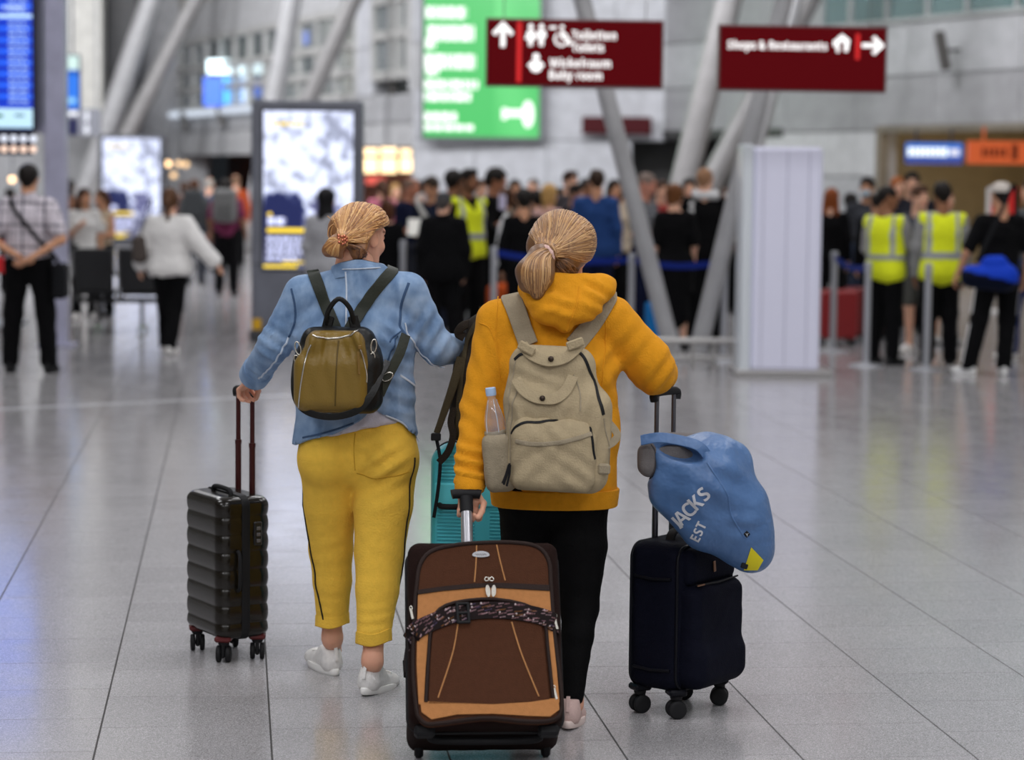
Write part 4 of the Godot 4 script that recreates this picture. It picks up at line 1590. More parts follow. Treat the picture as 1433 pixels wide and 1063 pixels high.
func skin_paint(p: Vector3, fem: bool) -> Color:
	var c := Color(1, 1, 1)
	if p.z > 0.05:
		for s in [-1.0, 1.0]:
			var e := Vector2(p.x - s * 0.031, (p.y - 0.006) * 1.7)
			if e.length() < 0.013 and p.z > 0.07: c = Color(0.95, 1.15, 1.3)
			if Vector2(p.x - s * 0.031, p.y - 0.005).length() < 0.0062 and p.z > 0.08: c = Color(0.05, 0.05, 0.06)
			if absf(p.y - 0.028 + absf(p.x - s * 0.032) * 0.12) < 0.0045 and absf(p.x - s * 0.033) < 0.02: c = Color(0.3, 0.25, 0.22)
		if Vector2(p.x / 0.023, (p.y + 0.063) / (0.0095 if fem else 0.0075)).length() < 1.0: c = Color(0.95, 0.5, 0.5)
	return c

# the head alone, about its middle; chin at -0.118, crown at 0.112
func head_shape(fem: bool, cell: float) -> MB:
	var key := "head%s%.4f" % [fem, cell]
	if shapes.has(key): return shapes[key]
	var f := Field.new(cell, 0.022)
	f.ell(Vector3(0, 0.028, -0.012), Vector3(0.075, 0.083, 0.095))
	f.ell(Vector3(0, -0.03, 0.03), Vector3(0.06, 0.078, 0.058))
	f.cap(Vector3(-0.024, -0.088, 0.045), Vector3(0.024, -0.088, 0.045), 0.026, 0.026)
	f.ell(Vector3(0, -0.097, 0.066), Vector3(0.02, 0.018, 0.018) * (0.9 if fem else 1.1))
	for s in [-1.0, 1.0]:
		f.ell(Vector3(s * 0.036, -0.028, 0.062), Vector3(0.024, 0.022, 0.02))
		f.cap(Vector3(s * 0.052, -0.02, 0.0), Vector3(s * 0.042, -0.075, 0.03), 0.02, 0.018)
	f.cap(Vector3(-0.034, 0.027, 0.076), Vector3(0.034, 0.027, 0.076), 0.012, 0.012, Vector3.RIGHT, 1.0, 0.018)
	for s in [-1.0, 1.0]: f.ell(Vector3(s * 0.031, 0.006, 0.1), Vector3(0.017, 0.011, 0.016), Basis(), 0.012, true)
	for s in [-1.0, 1.0]: f.ell(Vector3(s * 0.031, 0.005, 0.077), Vector3(0.013, 0.012, 0.012), Basis(), 0.004)
	f.cap(Vector3(0, 0.012, 0.087), Vector3(0, -0.034, 0.107), 0.0075, 0.0115, Vector3.RIGHT, 1.0, 0.012)
	for s in [-1.0, 1.0]: f.ell(Vector3(s * 0.011, -0.037, 0.097), Vector3(0.008, 0.007, 0.01), Basis(), 0.008)
	f.cap(Vector3(-0.016, -0.059, 0.085), Vector3(0.016, -0.059, 0.085), 0.0065, 0.0065, Vector3.RIGHT, 1.0, 0.008)
	f.cap(Vector3(-0.013, -0.068, 0.083), Vector3(0.013, -0.068, 0.083), 0.0075, 0.0075, Vector3.RIGHT, 1.0, 0.008)
	for s in [-1.0, 1.0]:
		var b := Basis(Vector3.RIGHT, -0.18) * Basis(Vector3.UP, s * 0.45)
		f.ell(Vector3(s * 0.078, -0.005, -0.012), Vector3(0.0075, 0.031, 0.019), b, 0.008)
		f.ell(Vector3(s * 0.088, -0.002, -0.006), Vector3(0.006, 0.018, 0.009), b, 0.005, true)
	f.cap(Vector3(0, -0.03, -0.03), Vector3(0, -0.2, -0.048), 0.05 if fem else 0.058, 0.054 if fem else 0.062)
	f.bake()
	var mb := MB.new()
	f.mesh(mb, null, func(p): return skin_paint(p, fem))
	shapes[key] = mb
	return mb

# a left hand: fingers along -y, palm towards -x, thumb towards +z; the wrist at the origin
func hand_shape(curl: float, cell := 0.005) -> MB:
	var key := "hand%.2f%.4f" % [curl, cell]
	if shapes.has(key): return shapes[key]
	var f := Field.new(cell, 0.012)
	f.cap(Vector3(0, 0.03, 0), Vector3(0, -0.012, 0), 0.023, 0.024, Vector3.BACK, 1.2)
	f.cap(Vector3(0, -0.02, 0.0), Vector3(0.001, -0.078, 0.0), 0.0145, 0.013, Vector3.BACK, 2.7)
	f.ell(Vector3(-0.008, -0.035, 0.02), Vector3(0.015, 0.028, 0.018), Basis(), 0.01)
	var lens := [0.072, 0.08, 0.074, 0.058]
	for i in 4:
		var p := Vector3(0.001, -0.083 + absf(i - 1.3) * 0.003, 0.03 - i * 0.0195)
		var a := curl * (0.5 + 0.06 * i)
		var d := Vector3(-sin(a), -cos(a), 0.08 * (1.2 - i))
		for s in 3:
			var q: Vector3 = p + d.normalized() * lens[i] * [0.46, 0.3, 0.24][s]
			f.cap(p, q, 0.0092 - s * 0.0008, 0.0086 - s * 0.001, Vector3.RIGHT, 1.0, 0.004)
			p = q
			a += curl * [0.75, 0.55, 0.0][s]
			d = Vector3(-sin(a), -cos(a), 0.05 * (1.2 - i))
	var t := Vector3(-0.006, -0.022, 0.026)
	for q in [Vector3(-0.016, -0.05, 0.05), Vector3(-0.024 - 0.012 * curl, -0.078, 0.056 - 0.012 * curl), Vector3(-0.03 - 0.022 * curl, -0.1, 0.054 - 0.022 * curl)]:
		f.cap(t, q, 0.012 if t.y > -0.03 else 0.0105, 0.0095, Vector3.RIGHT, 1.0, 0.005)
		t = q
	f.bake()
	shapes[key] = f.mesh(MB.new())
	return shapes[key]

func shoe_shape(kind: String) -> Array:
	var key := "shoe" + kind
	if shapes.has(key): return shapes[key]
	var f := Field.new(0.008, 0.02)
	f.ell(Vector3(0, 0.05, -0.035), Vector3(0.037, 0.052, 0.045))
	f.cap(Vector3(0, 0.045, -0.02), Vector3(0, 0.035, 0.13), 0.04, 0.036)
	f.ell(Vector3(0, 0.032, 0.15), Vector3(0.046, 0.034, 0.062))
	f.cap(Vector3(0, 0.09, -0.02), Vector3(0, 0.07, 0.05), 0.034, 0.032)
	f.lo_clip = func(_x, _z): return 0.014
	f.hi_clip = func(_x, z): return 0.1 + maxf(0.0, z) * 0.3
	f.bake()
	var up := f.mesh(MB.new())
	var rings := []
	for q in [[0.0, 0.94], [0.006, 1.0], [0.02, 1.02], [0.027, 0.98]]:
		var r := PackedVector3Array()
		for i in 28:
			var a := TAU * i / 28
			var z := 0.062 + sin(a) * 0.146
			var wd := lerpf(0.036, 0.05, smoothstep(-0.08, 0.13, z))
			r.append(Vector3(cos(a) * wd * (1.0 if absf(cos(a)) > 0.3 else 1.15) * q[1], q[0] + (0.012 * smoothstep(0.12, 0.21, z)), z * q[1] + 0.06 * (1.0 - q[1])))
		rings.append(r)
	var so := MB.new()
	so.loft(rings)
	shapes[key] = [up, so]
	return shapes[key]

# hair and headgear around the head shape
func hair_shape(style: String, cell := 0.0085) -> MB:
	var key := "hair" + style
	if shapes.has(key): return shapes[key]
	var f := Field.new(cell, 0.02)
	var g := 0.013
	if style == "buzz" or style == "balding": g = 0.005
	if style == "curly": g = 0.026
	if style == "hijab": g = 0.018
	f.ell(Vector3(0, 0.03, -0.014), Vector3(0.075 + g, 0.083 + g, 0.095 + g))
	if style == "short" or style == "buzz" or style == "curly" or style == "balding":
		f.cap(Vector3(0, 0.0, -0.055), Vector3(0, -0.05, -0.06), 0.055 + g * 0.6, 0.045)
	if style == "short": f.cap(Vector3(-0.04, 0.09, 0.05), Vector3(0.035, 0.095, 0.055), 0.022, 0.026)
	if style in ["long", "pony", "bun", "bob"]:
		for s in [-1.0, 1.0]: f.cap(Vector3(s * 0.062, 0.02, 0.0), Vector3(s * 0.06, -0.05, -0.03), 0.03, 0.026)
		f.cap(Vector3(0, 0.0, -0.06), Vector3(0, -0.06, -0.065), 0.062, 0.05)
	if style == "bob":
		f.cap(Vector3(-0.05, -0.03, -0.03), Vector3(-0.055, -0.115, -0.01), 0.04, 0.03)
		f.cap(Vector3(0.05, -0.03, -0.03), Vector3(0.055, -0.115, -0.01), 0.04, 0.03)
		f.cap(Vector3(0, -0.05, -0.07), Vector3(0, -0.12, -0.065), 0.055, 0.045)
	if style == "long":
		for s in [-1.0, 0.0, 1.0]:
			f.cap(Vector3(s * 0.05, -0.02, -0.05), Vector3(s * 0.07, -0.2, -0.05), 0.045, 0.04)
			f.cap(Vector3(s * 0.07, -0.2, -0.05), Vector3(s * 0.075, -0.32, -0.04), 0.04, 0.018)
	if style == "pony":
		f.cap(Vector3(0, 0.03, -0.1), Vector3(0, -0.03, -0.15), 0.024, 0.032)
		f.cap(Vector3(0, -0.03, -0.15), Vector3(0, -0.3, -0.125), 0.034, 0.014)
	if style == "bun": f.ell(Vector3(0, 0.06, -0.115), Vector3(0.045, 0.042, 0.04))
	if style == "hijab":
		f.cap(Vector3(0, -0.03, -0.02), Vector3(0, -0.14, -0.02), 0.085, 0.085)
		f.cap(Vector3(0, -0.14, -0.02), Vector3(0, -0.22, 0.0), 0.09, 0.13)
		f.ell(Vector3(0, -0.02, 0.11), Vector3(0.054, 0.088, 0.06), Basis(), 0.012, true)
	else:
		# leave the face free; the hairline rises over the forehead
		f.ell(Vector3(0, -0.045, 0.105), Vector3(0.075, 0.098 if style != "balding" else 0.13, 0.07 if style != "balding" else 0.1), Basis(), 0.012, true)
		if style in ["short", "buzz", "curly", "balding"]:
			for s in [-1.0, 1.0]: f.ell(Vector3(s * 0.1, -0.05, 0.01), Vector3(0.05, 0.068, 0.07), Basis(), 0.01, true)
		if style == "balding": f.ell(Vector3(0, 0.12, -0.02), Vector3(0.07, 0.05, 0.08), Basis(), 0.01, true)
	f.bake()
	var n := FastNoiseLite.new()
	n.frequency = 30.0 if style != "curly" else 22.0
	n.fractal_octaves = 2
	var amp := 0.0 if style == "hijab" else 0.009 if style == "curly" else 0.0035
	shapes[key] = f.mesh(MB.new(), func(p, _nn): return amp * n.get_noise_3d(p.x, p.y * 0.35, p.z))
	return shapes[key]

func cap_shape(style: String) -> MB:
	var key := "cap" + style
	if shapes.has(key): return shapes[key]
	var mb := MB.new()
	var rings := []
	for q in [[0.035, 1.0], [0.06, 1.0], [0.085, 0.92], [0.105, 0.76], [0.12, 0.5], [0.126, 0.2], [0.127, 0.02]]:
		var r := PackedVector3Array()
		for i in 28:
			var a := TAU * i / 28
			r.append(Vector3(cos(a) * 0.089 * q[1], q[0], -0.012 + sin(a) * 0.108 * q[1]))
		rings.append(r)
	mb.loft(rings)
	rings = []
	for i in 9:
		var a := PI * (0.12 + 0.76 * i / 8.0)
		var pt := Vector3(cos(a) * 0.086, 0.045, -0.012 + sin(a) * 0.1)
		var ou := Vector3(cos(a) * 0.08, 0.03 if style == "ball" else 0.04, 0.07 + sin(a) * (0.105 if style == "ball" else 0.07))
		rings.append(PackedVector3Array([pt, pt + Vector3(0, 0.006, 0), ou + Vector3(0, 0.006, 0), ou]))
	mb.loft(rings)
	shapes[key] = mb
	return mb

func joints(o: Dictionary) -> Dictionary:
	var fem: bool = o.get("fem", false)
	var sw := 0.15 if fem else 0.178
	var J := {
		"fwd": Vector3.BACK, "side": Vector3.RIGHT, "hip": Vector3(0, 0.93, 0), "waist": Vector3(0, 1.08, 0.0), "chest": Vector3(0, 1.29, -0.005), "neck": Vector3(0, 1.47, -0.02), "head": Vector3(0, 1.635, 0.015),
		"s": [Vector3(sw, 1.395, -0.015), Vector3(-sw, 1.395, -0.015)], "e": [Vector3(sw + 0.06, 1.13, -0.035), Vector3(-sw - 0.06, 1.13, -0.035)], "w": [Vector3(sw + 0.06, 0.88, 0.03), Vector3(-sw - 0.06, 0.88, 0.03)],
		"h": [Vector3(0.09, 0.92, 0), Vector3(-0.09, 0.92, 0)], "k": [Vector3(0.1, 0.5, 0.015), Vector3(-0.1, 0.5, 0.015)], "a": [Vector3(0.11, 0.085, -0.025), Vector3(-0.11, 0.085, -0.025)], "toe": [0.12, -0.12],
	}
	match o.get("pose", "stand"):
		"back_hands":
			J.e = [Vector3(sw + 0.12, 1.13, -0.12), Vector3(-sw - 0.12, 1.13, -0.12)]
			J.w = [Vector3(0.055, 0.99, -0.2), Vector3(-0.055, 0.97, -0.22)]
		"folded":
			J.e = [Vector3(sw + 0.05, 1.15, 0.05), Vector3(-sw - 0.05, 1.15, 0.05)]
			J.w = [Vector3(-0.06, 1.17, 0.2), Vector3(0.06, 1.2, 0.19)]
		"hold":
			J.e = [Vector3(sw + 0.04, 1.13, 0.0), Vector3(-sw - 0.04, 1.13, 0.0)]
			J.w = [Vector3(0.07, 1.12, 0.25), Vector3(-0.07, 1.12, 0.25)]
		"phone":
			J.e[1] = Vector3(-sw - 0.04, 1.13, 0.02)
			J.w[1] = Vector3(-0.08, 1.25, 0.24)
		"point":
			J.e[0] = Vector3(sw + 0.1, 1.2, 0.14)
			J.w[0] = Vector3(sw + 0.05, 1.14, 0.38)
		"walk":
			J.k = [Vector3(0.09, 0.5, 0.1), Vector3(-0.09, 0.49, -0.02)]
			J.a = [Vector3(0.09, 0.09, 0.16), Vector3(-0.09, 0.11, -0.24)]
			J.e = [Vector3(sw + 0.07, 1.14, -0.1), Vector3(-sw - 0.07, 1.14, 0.05)]
			J.w = [Vector3(sw + 0.08, 0.9, -0.1), Vector3(-sw - 0.06, 0.92, 0.2)]
		"stroll":
			J.k = [Vector3(0.085, 0.5, 0.07), Vector3(-0.085, 0.5, 0.0)]
			J.a = [Vector3(0.085, 0.085, 0.1), Vector3(-0.085, 0.09, -0.12)]
		"trolley":
			J.e[1] = Vector3(-sw - 0.07, 1.14, -0.06)
			J.w[1] = Vector3(-sw - 0.1, 0.95, 0.1)
	for key in o.get("J", {}): J[key] = o.J[key]
	return J

func torso_ops(f: Field, J: Dictionary, g: float, bulk: float, fem: bool, flat := 1.28) -> void:
	var hw := 0.105 if fem else 0.098
	f.cap(J.hip - J.side * 0.05 - Vector3(0, 0.02, 0), J.hip + J.side * 0.05 - Vector3(0, 0.02, 0), (hw + 0.008) * bulk + g, (hw + 0.008) * bulk + g, J.side, 1.12)
	f.cap(J.hip + Vector3(0, 0.06, 0), J.waist, 0.1 * bulk + g, (0.088 if fem else 0.1) * bulk + g, J.side, flat + 0.12)
	f.cap(J.waist, J.chest, (0.088 if fem else 0.1) * bulk + g, 0.105 * (0.5 + bulk * 0.5) + g, J.side, flat + 0.15)
	f.cap(J.chest, J.chest + Vector3(0, 0.06, -0.012), 0.1 * (0.5 + bulk * 0.5) + g, 0.08 + g, J.side, flat + 0.2)
	if fem: f.cap(J.chest + J.side * 0.07 + J.fwd * 0.075 - Vector3(0, 0.03, 0), J.chest - J.side * 0.07 + J.fwd * 0.075 - Vector3(0, 0.03, 0), 0.05 + g * 0.7, 0.05 + g * 0.7)
	for i in 2: f.cap(J.s[i] - J.side * (0.01 if i == 0 else -0.01), J.neck - Vector3(0, 0.015, 0), 0.05 + g * 0.8, 0.048 + g * 0.5)

func arm_ops(f: Field, J: Dictionary, i: int, g: float, bulk: float, upto := 2.0) -> void:
	var b := 0.55 + bulk * 0.45
	var e: Vector3 = J.e[i]
	var s: Vector3 = J.s[i]
	var w: Vector3 = J.w[i]
	if upto >= 1.0:
		f.cap(s, e, 0.052 * b + g, 0.041 * b + g)
		if upto > 1.0: f.cap(e, e.lerp(w, upto - 1.0), 0.04 * b + g, lerpf(0.04, 0.029, upto - 1.0) * b + g)
	else:
		f.cap(s, s.lerp(e, upto), 0.052 * b + g, 0.046 * b + g)

func leg_ops(f: Field, J: Dictionary, i: int, g: float, bulk: float, upto := 2.0, flare := 0.0) -> void:
	var b := 0.5 + bulk * 0.5
	var h: Vector3 = J.h[i]
	var k: Vector3 = J.k[i]
	var a: Vector3 = J.a[i]
	f.cap(h, k, 0.088 * b + g, 0.056 * b + g + flare * 0.5)
	if upto > 1.0: f.cap(k, k.lerp(a, upto - 1.0), 0.056 * b + g + flare * 0.5, lerpf(0.056, 0.038, upto - 1.0) * b + g + flare)
	if upto > 1.0 and flare == 0.0: f.cap(k.lerp(a, 0.1) - J.fwd * 0.02, k.lerp(a, 0.45) - J.fwd * 0.018, 0.046 * b + g, 0.042 * b + g)

func head_basis(o: Dictionary, J: Dictionary) -> Basis:
	var b := Basis(J.side, Vector3.UP, J.fwd)
	return b * Basis(Vector3.UP, deg_to_rad(o.get("look", 0.0))) * Basis(Vector3.RIGHT, deg_to_rad(o.get("nod", 0.0))) * Basis(Vector3.BACK, deg_to_rad(o.get("tilt", 0.0)))

func put_hand(mb: MB, J: Dictionary, i: int, curl: float, cell: float, scale := 1.0, dir = null, palm = null) -> void:
	var d: Vector3 = dir if dir != null else (J.w[i] - J.e[i]).normalized()
	var inw: Vector3 = palm if palm != null else J.side * (-1.0 if i == 0 else 1.0)
	inw = (inw - d * d.dot(inw)).normalized()
	var y := -d
	var x := -inw if i == 0 else inw
	var b := Basis(x, y, x.cross(y))
	if i == 1: b = b * Basis.from_scale(Vector3(-1, 1, 1)) * Basis.from_scale(Vector3(1, 1, 1))
	if i == 1: b = Basis(-x, y, x.cross(y))
	mb.append(hand_shape(curl, cell), Transform3D(b.scaled_local(Vector3.ONE * scale), J.w[i]))

func skin_mat(c: Color) -> StandardMaterial3D:
	var key := "skin" + c.to_html()
	if mats.has(key): return mats[key]
	var m := mat(key, c, 0.5)
	m.vertex_color_use_as_albedo = true
	m.subsurf_scatter_enabled = true
	m.subsurf_scatter_strength = 0.12
	return m

func hair_mat(c: Color) -> StandardMaterial3D:
	var key := "hair" + c.to_html()
	if mats.has(key): return mats[key]
	if not tx.has("strand"): tx.strand = noise_tex(0.05, 128, true, 5.0, null, 3)
	var m := mat(key, c, 0.5)
	m.uv1_triplanar = true
	m.uv1_scale = Vector3(14, 3, 14)
	m.normal_enabled = true
	m.normal_texture = tx.strand
	m.normal_scale = 0.8
	return m

# the whole figure of someone in the crowd
func human(o: Dictionary) -> Node3D:
	var H: float = o.get("H", 1.75)
	var sc := H / 1.75
	var fem: bool = o.get("fem", false)
	var bulk: float = o.get("bulk", 1.0)
	var J := joints(o)
	var cell := 0.025
	var t := thing("person", o.label, "person", o.at)
	t.rotation.y = deg_to_rad(o.get("yaw", 0.0))
	t.scale = Vector3.ONE * sc
	# body
	var f := Field.new(cell, 0.035)
	torso_ops(f, J, -0.012, bulk, fem)
	f.cap(J.neck - Vector3(0, 0.03, 0), J.head - Vector3(0, 0.08, 0), 0.052 if fem else 0.058, 0.05)
	for i in 2:
		arm_ops(f, J, i, -0.004 if o.get("sleeve", 2) > 0 else 0.0, bulk)
		leg_ops(f, J, i, -0.004, bulk)
		f.cap(J.a[i], J.a[i] + J.fwd.rotated(Vector3.UP, J.toe[i]) * 0.1 - Vector3(0, 0.04, 0), 0.032, 0.028)
	f.bake()
	var mb := f.mesh(MB.new())
	var hb := head_basis(o, J)
	var hx := Transform3D(hb, J.head)
	mb.append(head_shape(fem, 0.0065), hx)
	for i in 2: put_hand(mb, J, i, o.get("curl", 0.45), 0.0062, 1.0, o.get("hdir"), o.get("hpalm"))
	part("body", mb, skin_mat(o.get("skin", rgb(200, 150, 122))), t)
	# top
	var sl: float = o.get("sleeve", 2.0)
	var g: float = o.get("loose", 0.014)
	var hem: float = o.get("hem", 0.86)
	f = Field.new(0.021, 0.03)
	torso_ops(f, J, g, bulk, fem)
	if hem < 0.84:
		for i in 2: f.cap(J.h[i], J.h[i].lerp(J.k[i], clampf((0.92 - hem) / 0.42, 0.0, 1.0)), 0.1 * bulk + g, 0.1 * bulk + g, J.side, 1.1, 0.08)
	if sl > 0.0:
		for i in 2: arm_ops(f, J, i, g + 0.004, bulk, sl)
	if o.get("collar", false): f.cap(J.neck - Vector3(0, 0.03, 0), J.neck + Vector3(0, 0.02, 0.0), 0.072, 0.07)
	if o.get("hood", false): f.cap(J.neck - J.fwd * 0.05 - J.side * 0.05, J.neck - J.fwd * 0.05 + J.side * 0.05, 0.06, 0.06)
	var ng: float = J.neck.y + (0.06 if o.get("collar", false) or o.get("hood", false) else 0.0)
	f.lo_clip = func(x, z): return hem + 0.015 * sin(x * 21.0 + z * 17.0) - o.get("tail", 0.0) * absf(x)
	f.hi_clip = func(_x, _z): return ng
	f.bake()
	var wn := FastNoiseLite.new()
	wn.frequency = 7.0
	wn.fractal_octaves = 2
	wn.seed = int(o.at.x * 100) % 97
	var dsp := func(p, _n): return 0.008 * wn.get_noise_3d(p.x, p.y * 1.4, p.z)
	var tm: Material = o.topm if o.has("topm") else cloth("top" + (o.top as Color).to_html(), o.top, 0.85, 4.0)
	part(o.get("topn", "shirt"), f.mesh(MB.new(), dsp), tm, t)
	if o.has("vest"):
		f = Field.new(0.016, 0.03)
		torso_ops(f, J, g + 0.018, bulk * 1.02, fem)
		for i in 2: f.cap(J.s[i] - J.side * (0.01 if i == 0 else -0.01), J.s[i] + Vector3(0, -0.03, 0), 0.066, 0.068)
		for i in 2: f.ell(J.s[i] + J.side * (0.11 if i == 0 else -0.11) - Vector3(0, 0.08, 0), Vector3(0.075, 0.14, 0.12), Basis(), 0.01, true)
		var vl: float = o.vest
		f.lo_clip = func(x, z): return vl + 0.02 * sin(x * 15.0) + (0.03 if z > 0.0 else 0.0)
		f.hi_clip = func(x, z): return J.neck.y - 0.005 - (0.5 * maxf(0.0, 0.1 - absf(x)) * (3.2 if z > 0.02 else 0.5))
		f.bake()
		var yel := rgb(236, 246, 46).srgb_to_linear()
		var sil := rgb(165, 168, 176).srgb_to_linear()
		part("safety_vest", f.mesh(MB.new(), null, func(p): return sil if absf(p.y - 1.06) < 0.028 or (absf(absf(p.x) - 0.135) < 0.023 and p.y > 1.06) else yel), vest_mat(), t)
	# trousers
	var kind: String = o.get("botk", "trousers")
	var bg := 0.016 if kind != "leggings" else 0.004
	f = Field.new(0.021, 0.035)
	f.cap(J.hip - J.side * 0.05, J.hip + J.side * 0.05, 0.108 * bulk + bg * 0.4, 0.108 * bulk + bg * 0.4, J.side, 1.12)
	f.cap(J.hip, J.waist - Vector3(0, 0.05, 0), 0.104 * bulk, 0.1 * bulk, J.side, 1.35)
	if kind == "skirt":
		f.cap(J.hip, J.k[0].lerp(J.k[1], 0.5) - Vector3(0, 0.12, 0), 0.13, 0.15, J.side, 1.2)
	else:
		for i in 2: leg_ops(f, J, i, bg, bulk, 0.86 if kind == "shorts" else 2.0, 0.0 if kind != "trousers" else 0.016)
	var by := 0.5 if kind == "shorts" else 0.055
	f.lo_clip = func(_x, _z): return by
	f.bake()
	var dl := func(p, _n): return 0.007 * wn.get_noise_3d(p.x * 1.3, p.y, p.z * 1.3 + 9.0)
	part("shorts" if kind == "shorts" else "leggings" if kind == "leggings" else "trousers", f.mesh(MB.new(), dl), cloth("bot" + (o.bot as Color).to_html(), o.bot, 0.85, 4.0), t)
	if o.has("stripe"):
		for i in 2:
			mb = MB.new()
			var sd: Vector3 = J.side * (1.0 if i == 0 else -1.0)
			mb.band([J.h[i] + sd * 0.112, J.k[i] + sd * 0.086, J.a[i] + sd * 0.072 + Vector3(0, 0.02, 0)], [sd], 0.035, 0.006)
			part("side_stripe", mb, mat("stripe_white", rgb(224, 224, 224), 0.8), t)
	# shoes
	for i in 2:
		var sh := shoe_shape("plain")
		var lift: float = J.a[i].y - 0.085
		var bs := Basis(J.side, Vector3.UP, J.fwd) * Basis(Vector3.UP, J.toe[i] * -1.0 if J.fwd.z < 0 else J.toe[i]) * Basis(Vector3.RIGHT, minf(0.5, lift * 5.0))
		var off: Vector3 = J.a[i] - Vector3(0, 0.085, 0)
		var p := part("shoe", shapes_mesh("shoeup", sh[0]), mat("shoe" + (o.get("shoe", rgb(24, 24, 26)) as Color).to_html(), o.get("shoe", rgb(24, 24, 26)), 0.55), t)
		p.transform = Transform3D(bs, off)
		part("sole", shapes_mesh("shoeso", sh[1]), mat("sole" + (o.get("sole", rgb(24, 24, 26)) as Color).to_html(), o.get("sole", rgb(24, 24, 26)), 0.6), p)
	# hair
	var st: String = o.get("hair", "short")
	if st != "none":
		var h := part("headscarf" if st == "hijab" else "hair", shapes_mesh("hm" + st, hair_shape(st)), hair_mat(o.get("hairc", rgb(34, 26, 22))), t)
		h.transform = hx
	if o.has("cap"):
		var h := part("cap", shapes_mesh("cm" + o.get("capk", "ball"), cap_shape(o.get("capk", "ball"))), cloth("cap" + (o.cap as Color).to_html(), o.cap, 0.8), t)
		h.transform = hx
	if o.has("beard"):
		f = Field.new(0.008, 0.015)
		f.cap(Vector3(-0.045, -0.075, 0.035), Vector3(0.0, -0.1, 0.066), 0.022, 0.026)
		f.cap(Vector3(0.045, -0.075, 0.035), Vector3(0.0, -0.1, 0.066), 0.022, 0.026)
		for s in [-1.0, 1.0]: f.cap(Vector3(s * 0.062, -0.01, 0.02), Vector3(s * 0.045, -0.075, 0.035), 0.014, 0.022)
		f.bake()
		var h := part("beard", f.mesh(MB.new()), hair_mat(o.beard), t)
		h.transform = hx
	if o.has("mask"):
		f = Field.new(0.008, 0.015)
		f.ell(Vector3(0, -0.06, 0.07), Vector3(0.056, 0.045, 0.05))
		f.bake()
		var h := part("face_mask", f.mesh(MB.new()), cloth("mask", o.mask, 0.8), t)
		h.transform = hx
	return t

func shapes_mesh(key: String, mb: MB) -> ArrayMesh:
	if not shapes.has("M" + key): shapes["M" + key] = mb.commit()
	return shapes["M" + key]

func vest_mat() -> StandardMaterial3D:
	var m := cloth("vest_yellow", Color(1, 1, 1), 0.7, 4.0)
	m.vertex_color_use_as_albedo = true
	return m

# ---------------------------------------------------------------- everyone in the background
const TAN := Color(0.78, 0.58, 0.46)
const PALE := Color(0.86, 0.67, 0.57)
const BROWN := Color(0.55, 0.38, 0.28)
const BLACK := Color(0.04, 0.04, 0.048)
const NAVY := Color(0.08, 0.1, 0.2)
const HAIR_D := Color(0.09, 0.07, 0.06)
const HAIR_B := Color(0.26, 0.16, 0.1)

func folk(px: float, crown: float, dist: float, yaw: float, label: String, o: Dictionary) -> Node3D:
	o.at = Vector3(W(px, 300, dist).x, 0, -dist)
	o.H = W(px, crown, dist).y - 0.012
	o.yaw = yaw
	o.label = label
	return human(o)

func plaid() -> StandardMaterial3D:
	var m := mat("plaid", Color(1, 1, 1), 0.85)
	var im := Image.create(128, 128, false, Image.FORMAT_RGB8)
	for y in 128:
		for x in 128:
			var c := Color(0.84, 0.81, 0.84)
			var a := 0.0
			for q in [[8, 18], [64, 10], [100, 5]]:
				if x >= q[0] and x < q[0] + q[1]: a += 0.42
				if y >= q[0] and y < q[0] + q[1]: a += 0.36
			if x >= 40 and x < 44: a += 0.2
			im.set_pixel(x, y, c.lerp(Color(0.16, 0.16, 0.2), minf(a, 0.85)))
	m.albedo_texture = ImageTexture.create_from_image(im)
	m.uv1_triplanar = true
	m.uv1_scale = Vector3.ONE * 5.5
	return m

func striped(key: String, a: Color, b: Color, period: float) -> StandardMaterial3D:
	var m := mat(key, Color(1, 1, 1), 0.85)
	var im := Image.create(8, 32, false, Image.FORMAT_RGB8)
	for y in 32:
		for x in 8: im.set_pixel(x, y, a if y < 16 else b)
	m.albedo_texture = ImageTexture.create_from_image(im)
	m.uv1_triplanar = true
	m.uv1_scale = Vector3.ONE / period
	return m

# a soft bag made as one rounded body with a strap
func sling(called: String, label: String, cat: String, at: Vector3, yaw: float, size: Vector3, m: Material, strap: Array, sm: Material, group := "") -> Node3D:
	var t := thing(called, label, cat, at, group)
	t.rotation.y = deg_to_rad(yaw)
	var f := Field.new(maxf(0.012, size.x * 0.05), 0.02)
	f.rbox(Vector3(0, size.y * 0.5, 0), size * 0.5, minf(size.x, minf(size.y, size.z)) * 0.4)
	f.bake()
	part("bag_body", f.mesh(MB.new()), m, t)
	if strap:
		var mb := MB.new()
		mb.band(spline(strap, 18), [Vector3.BACK], 0.035, 0.006)
		part("strap", mb, sm, t)
	return t

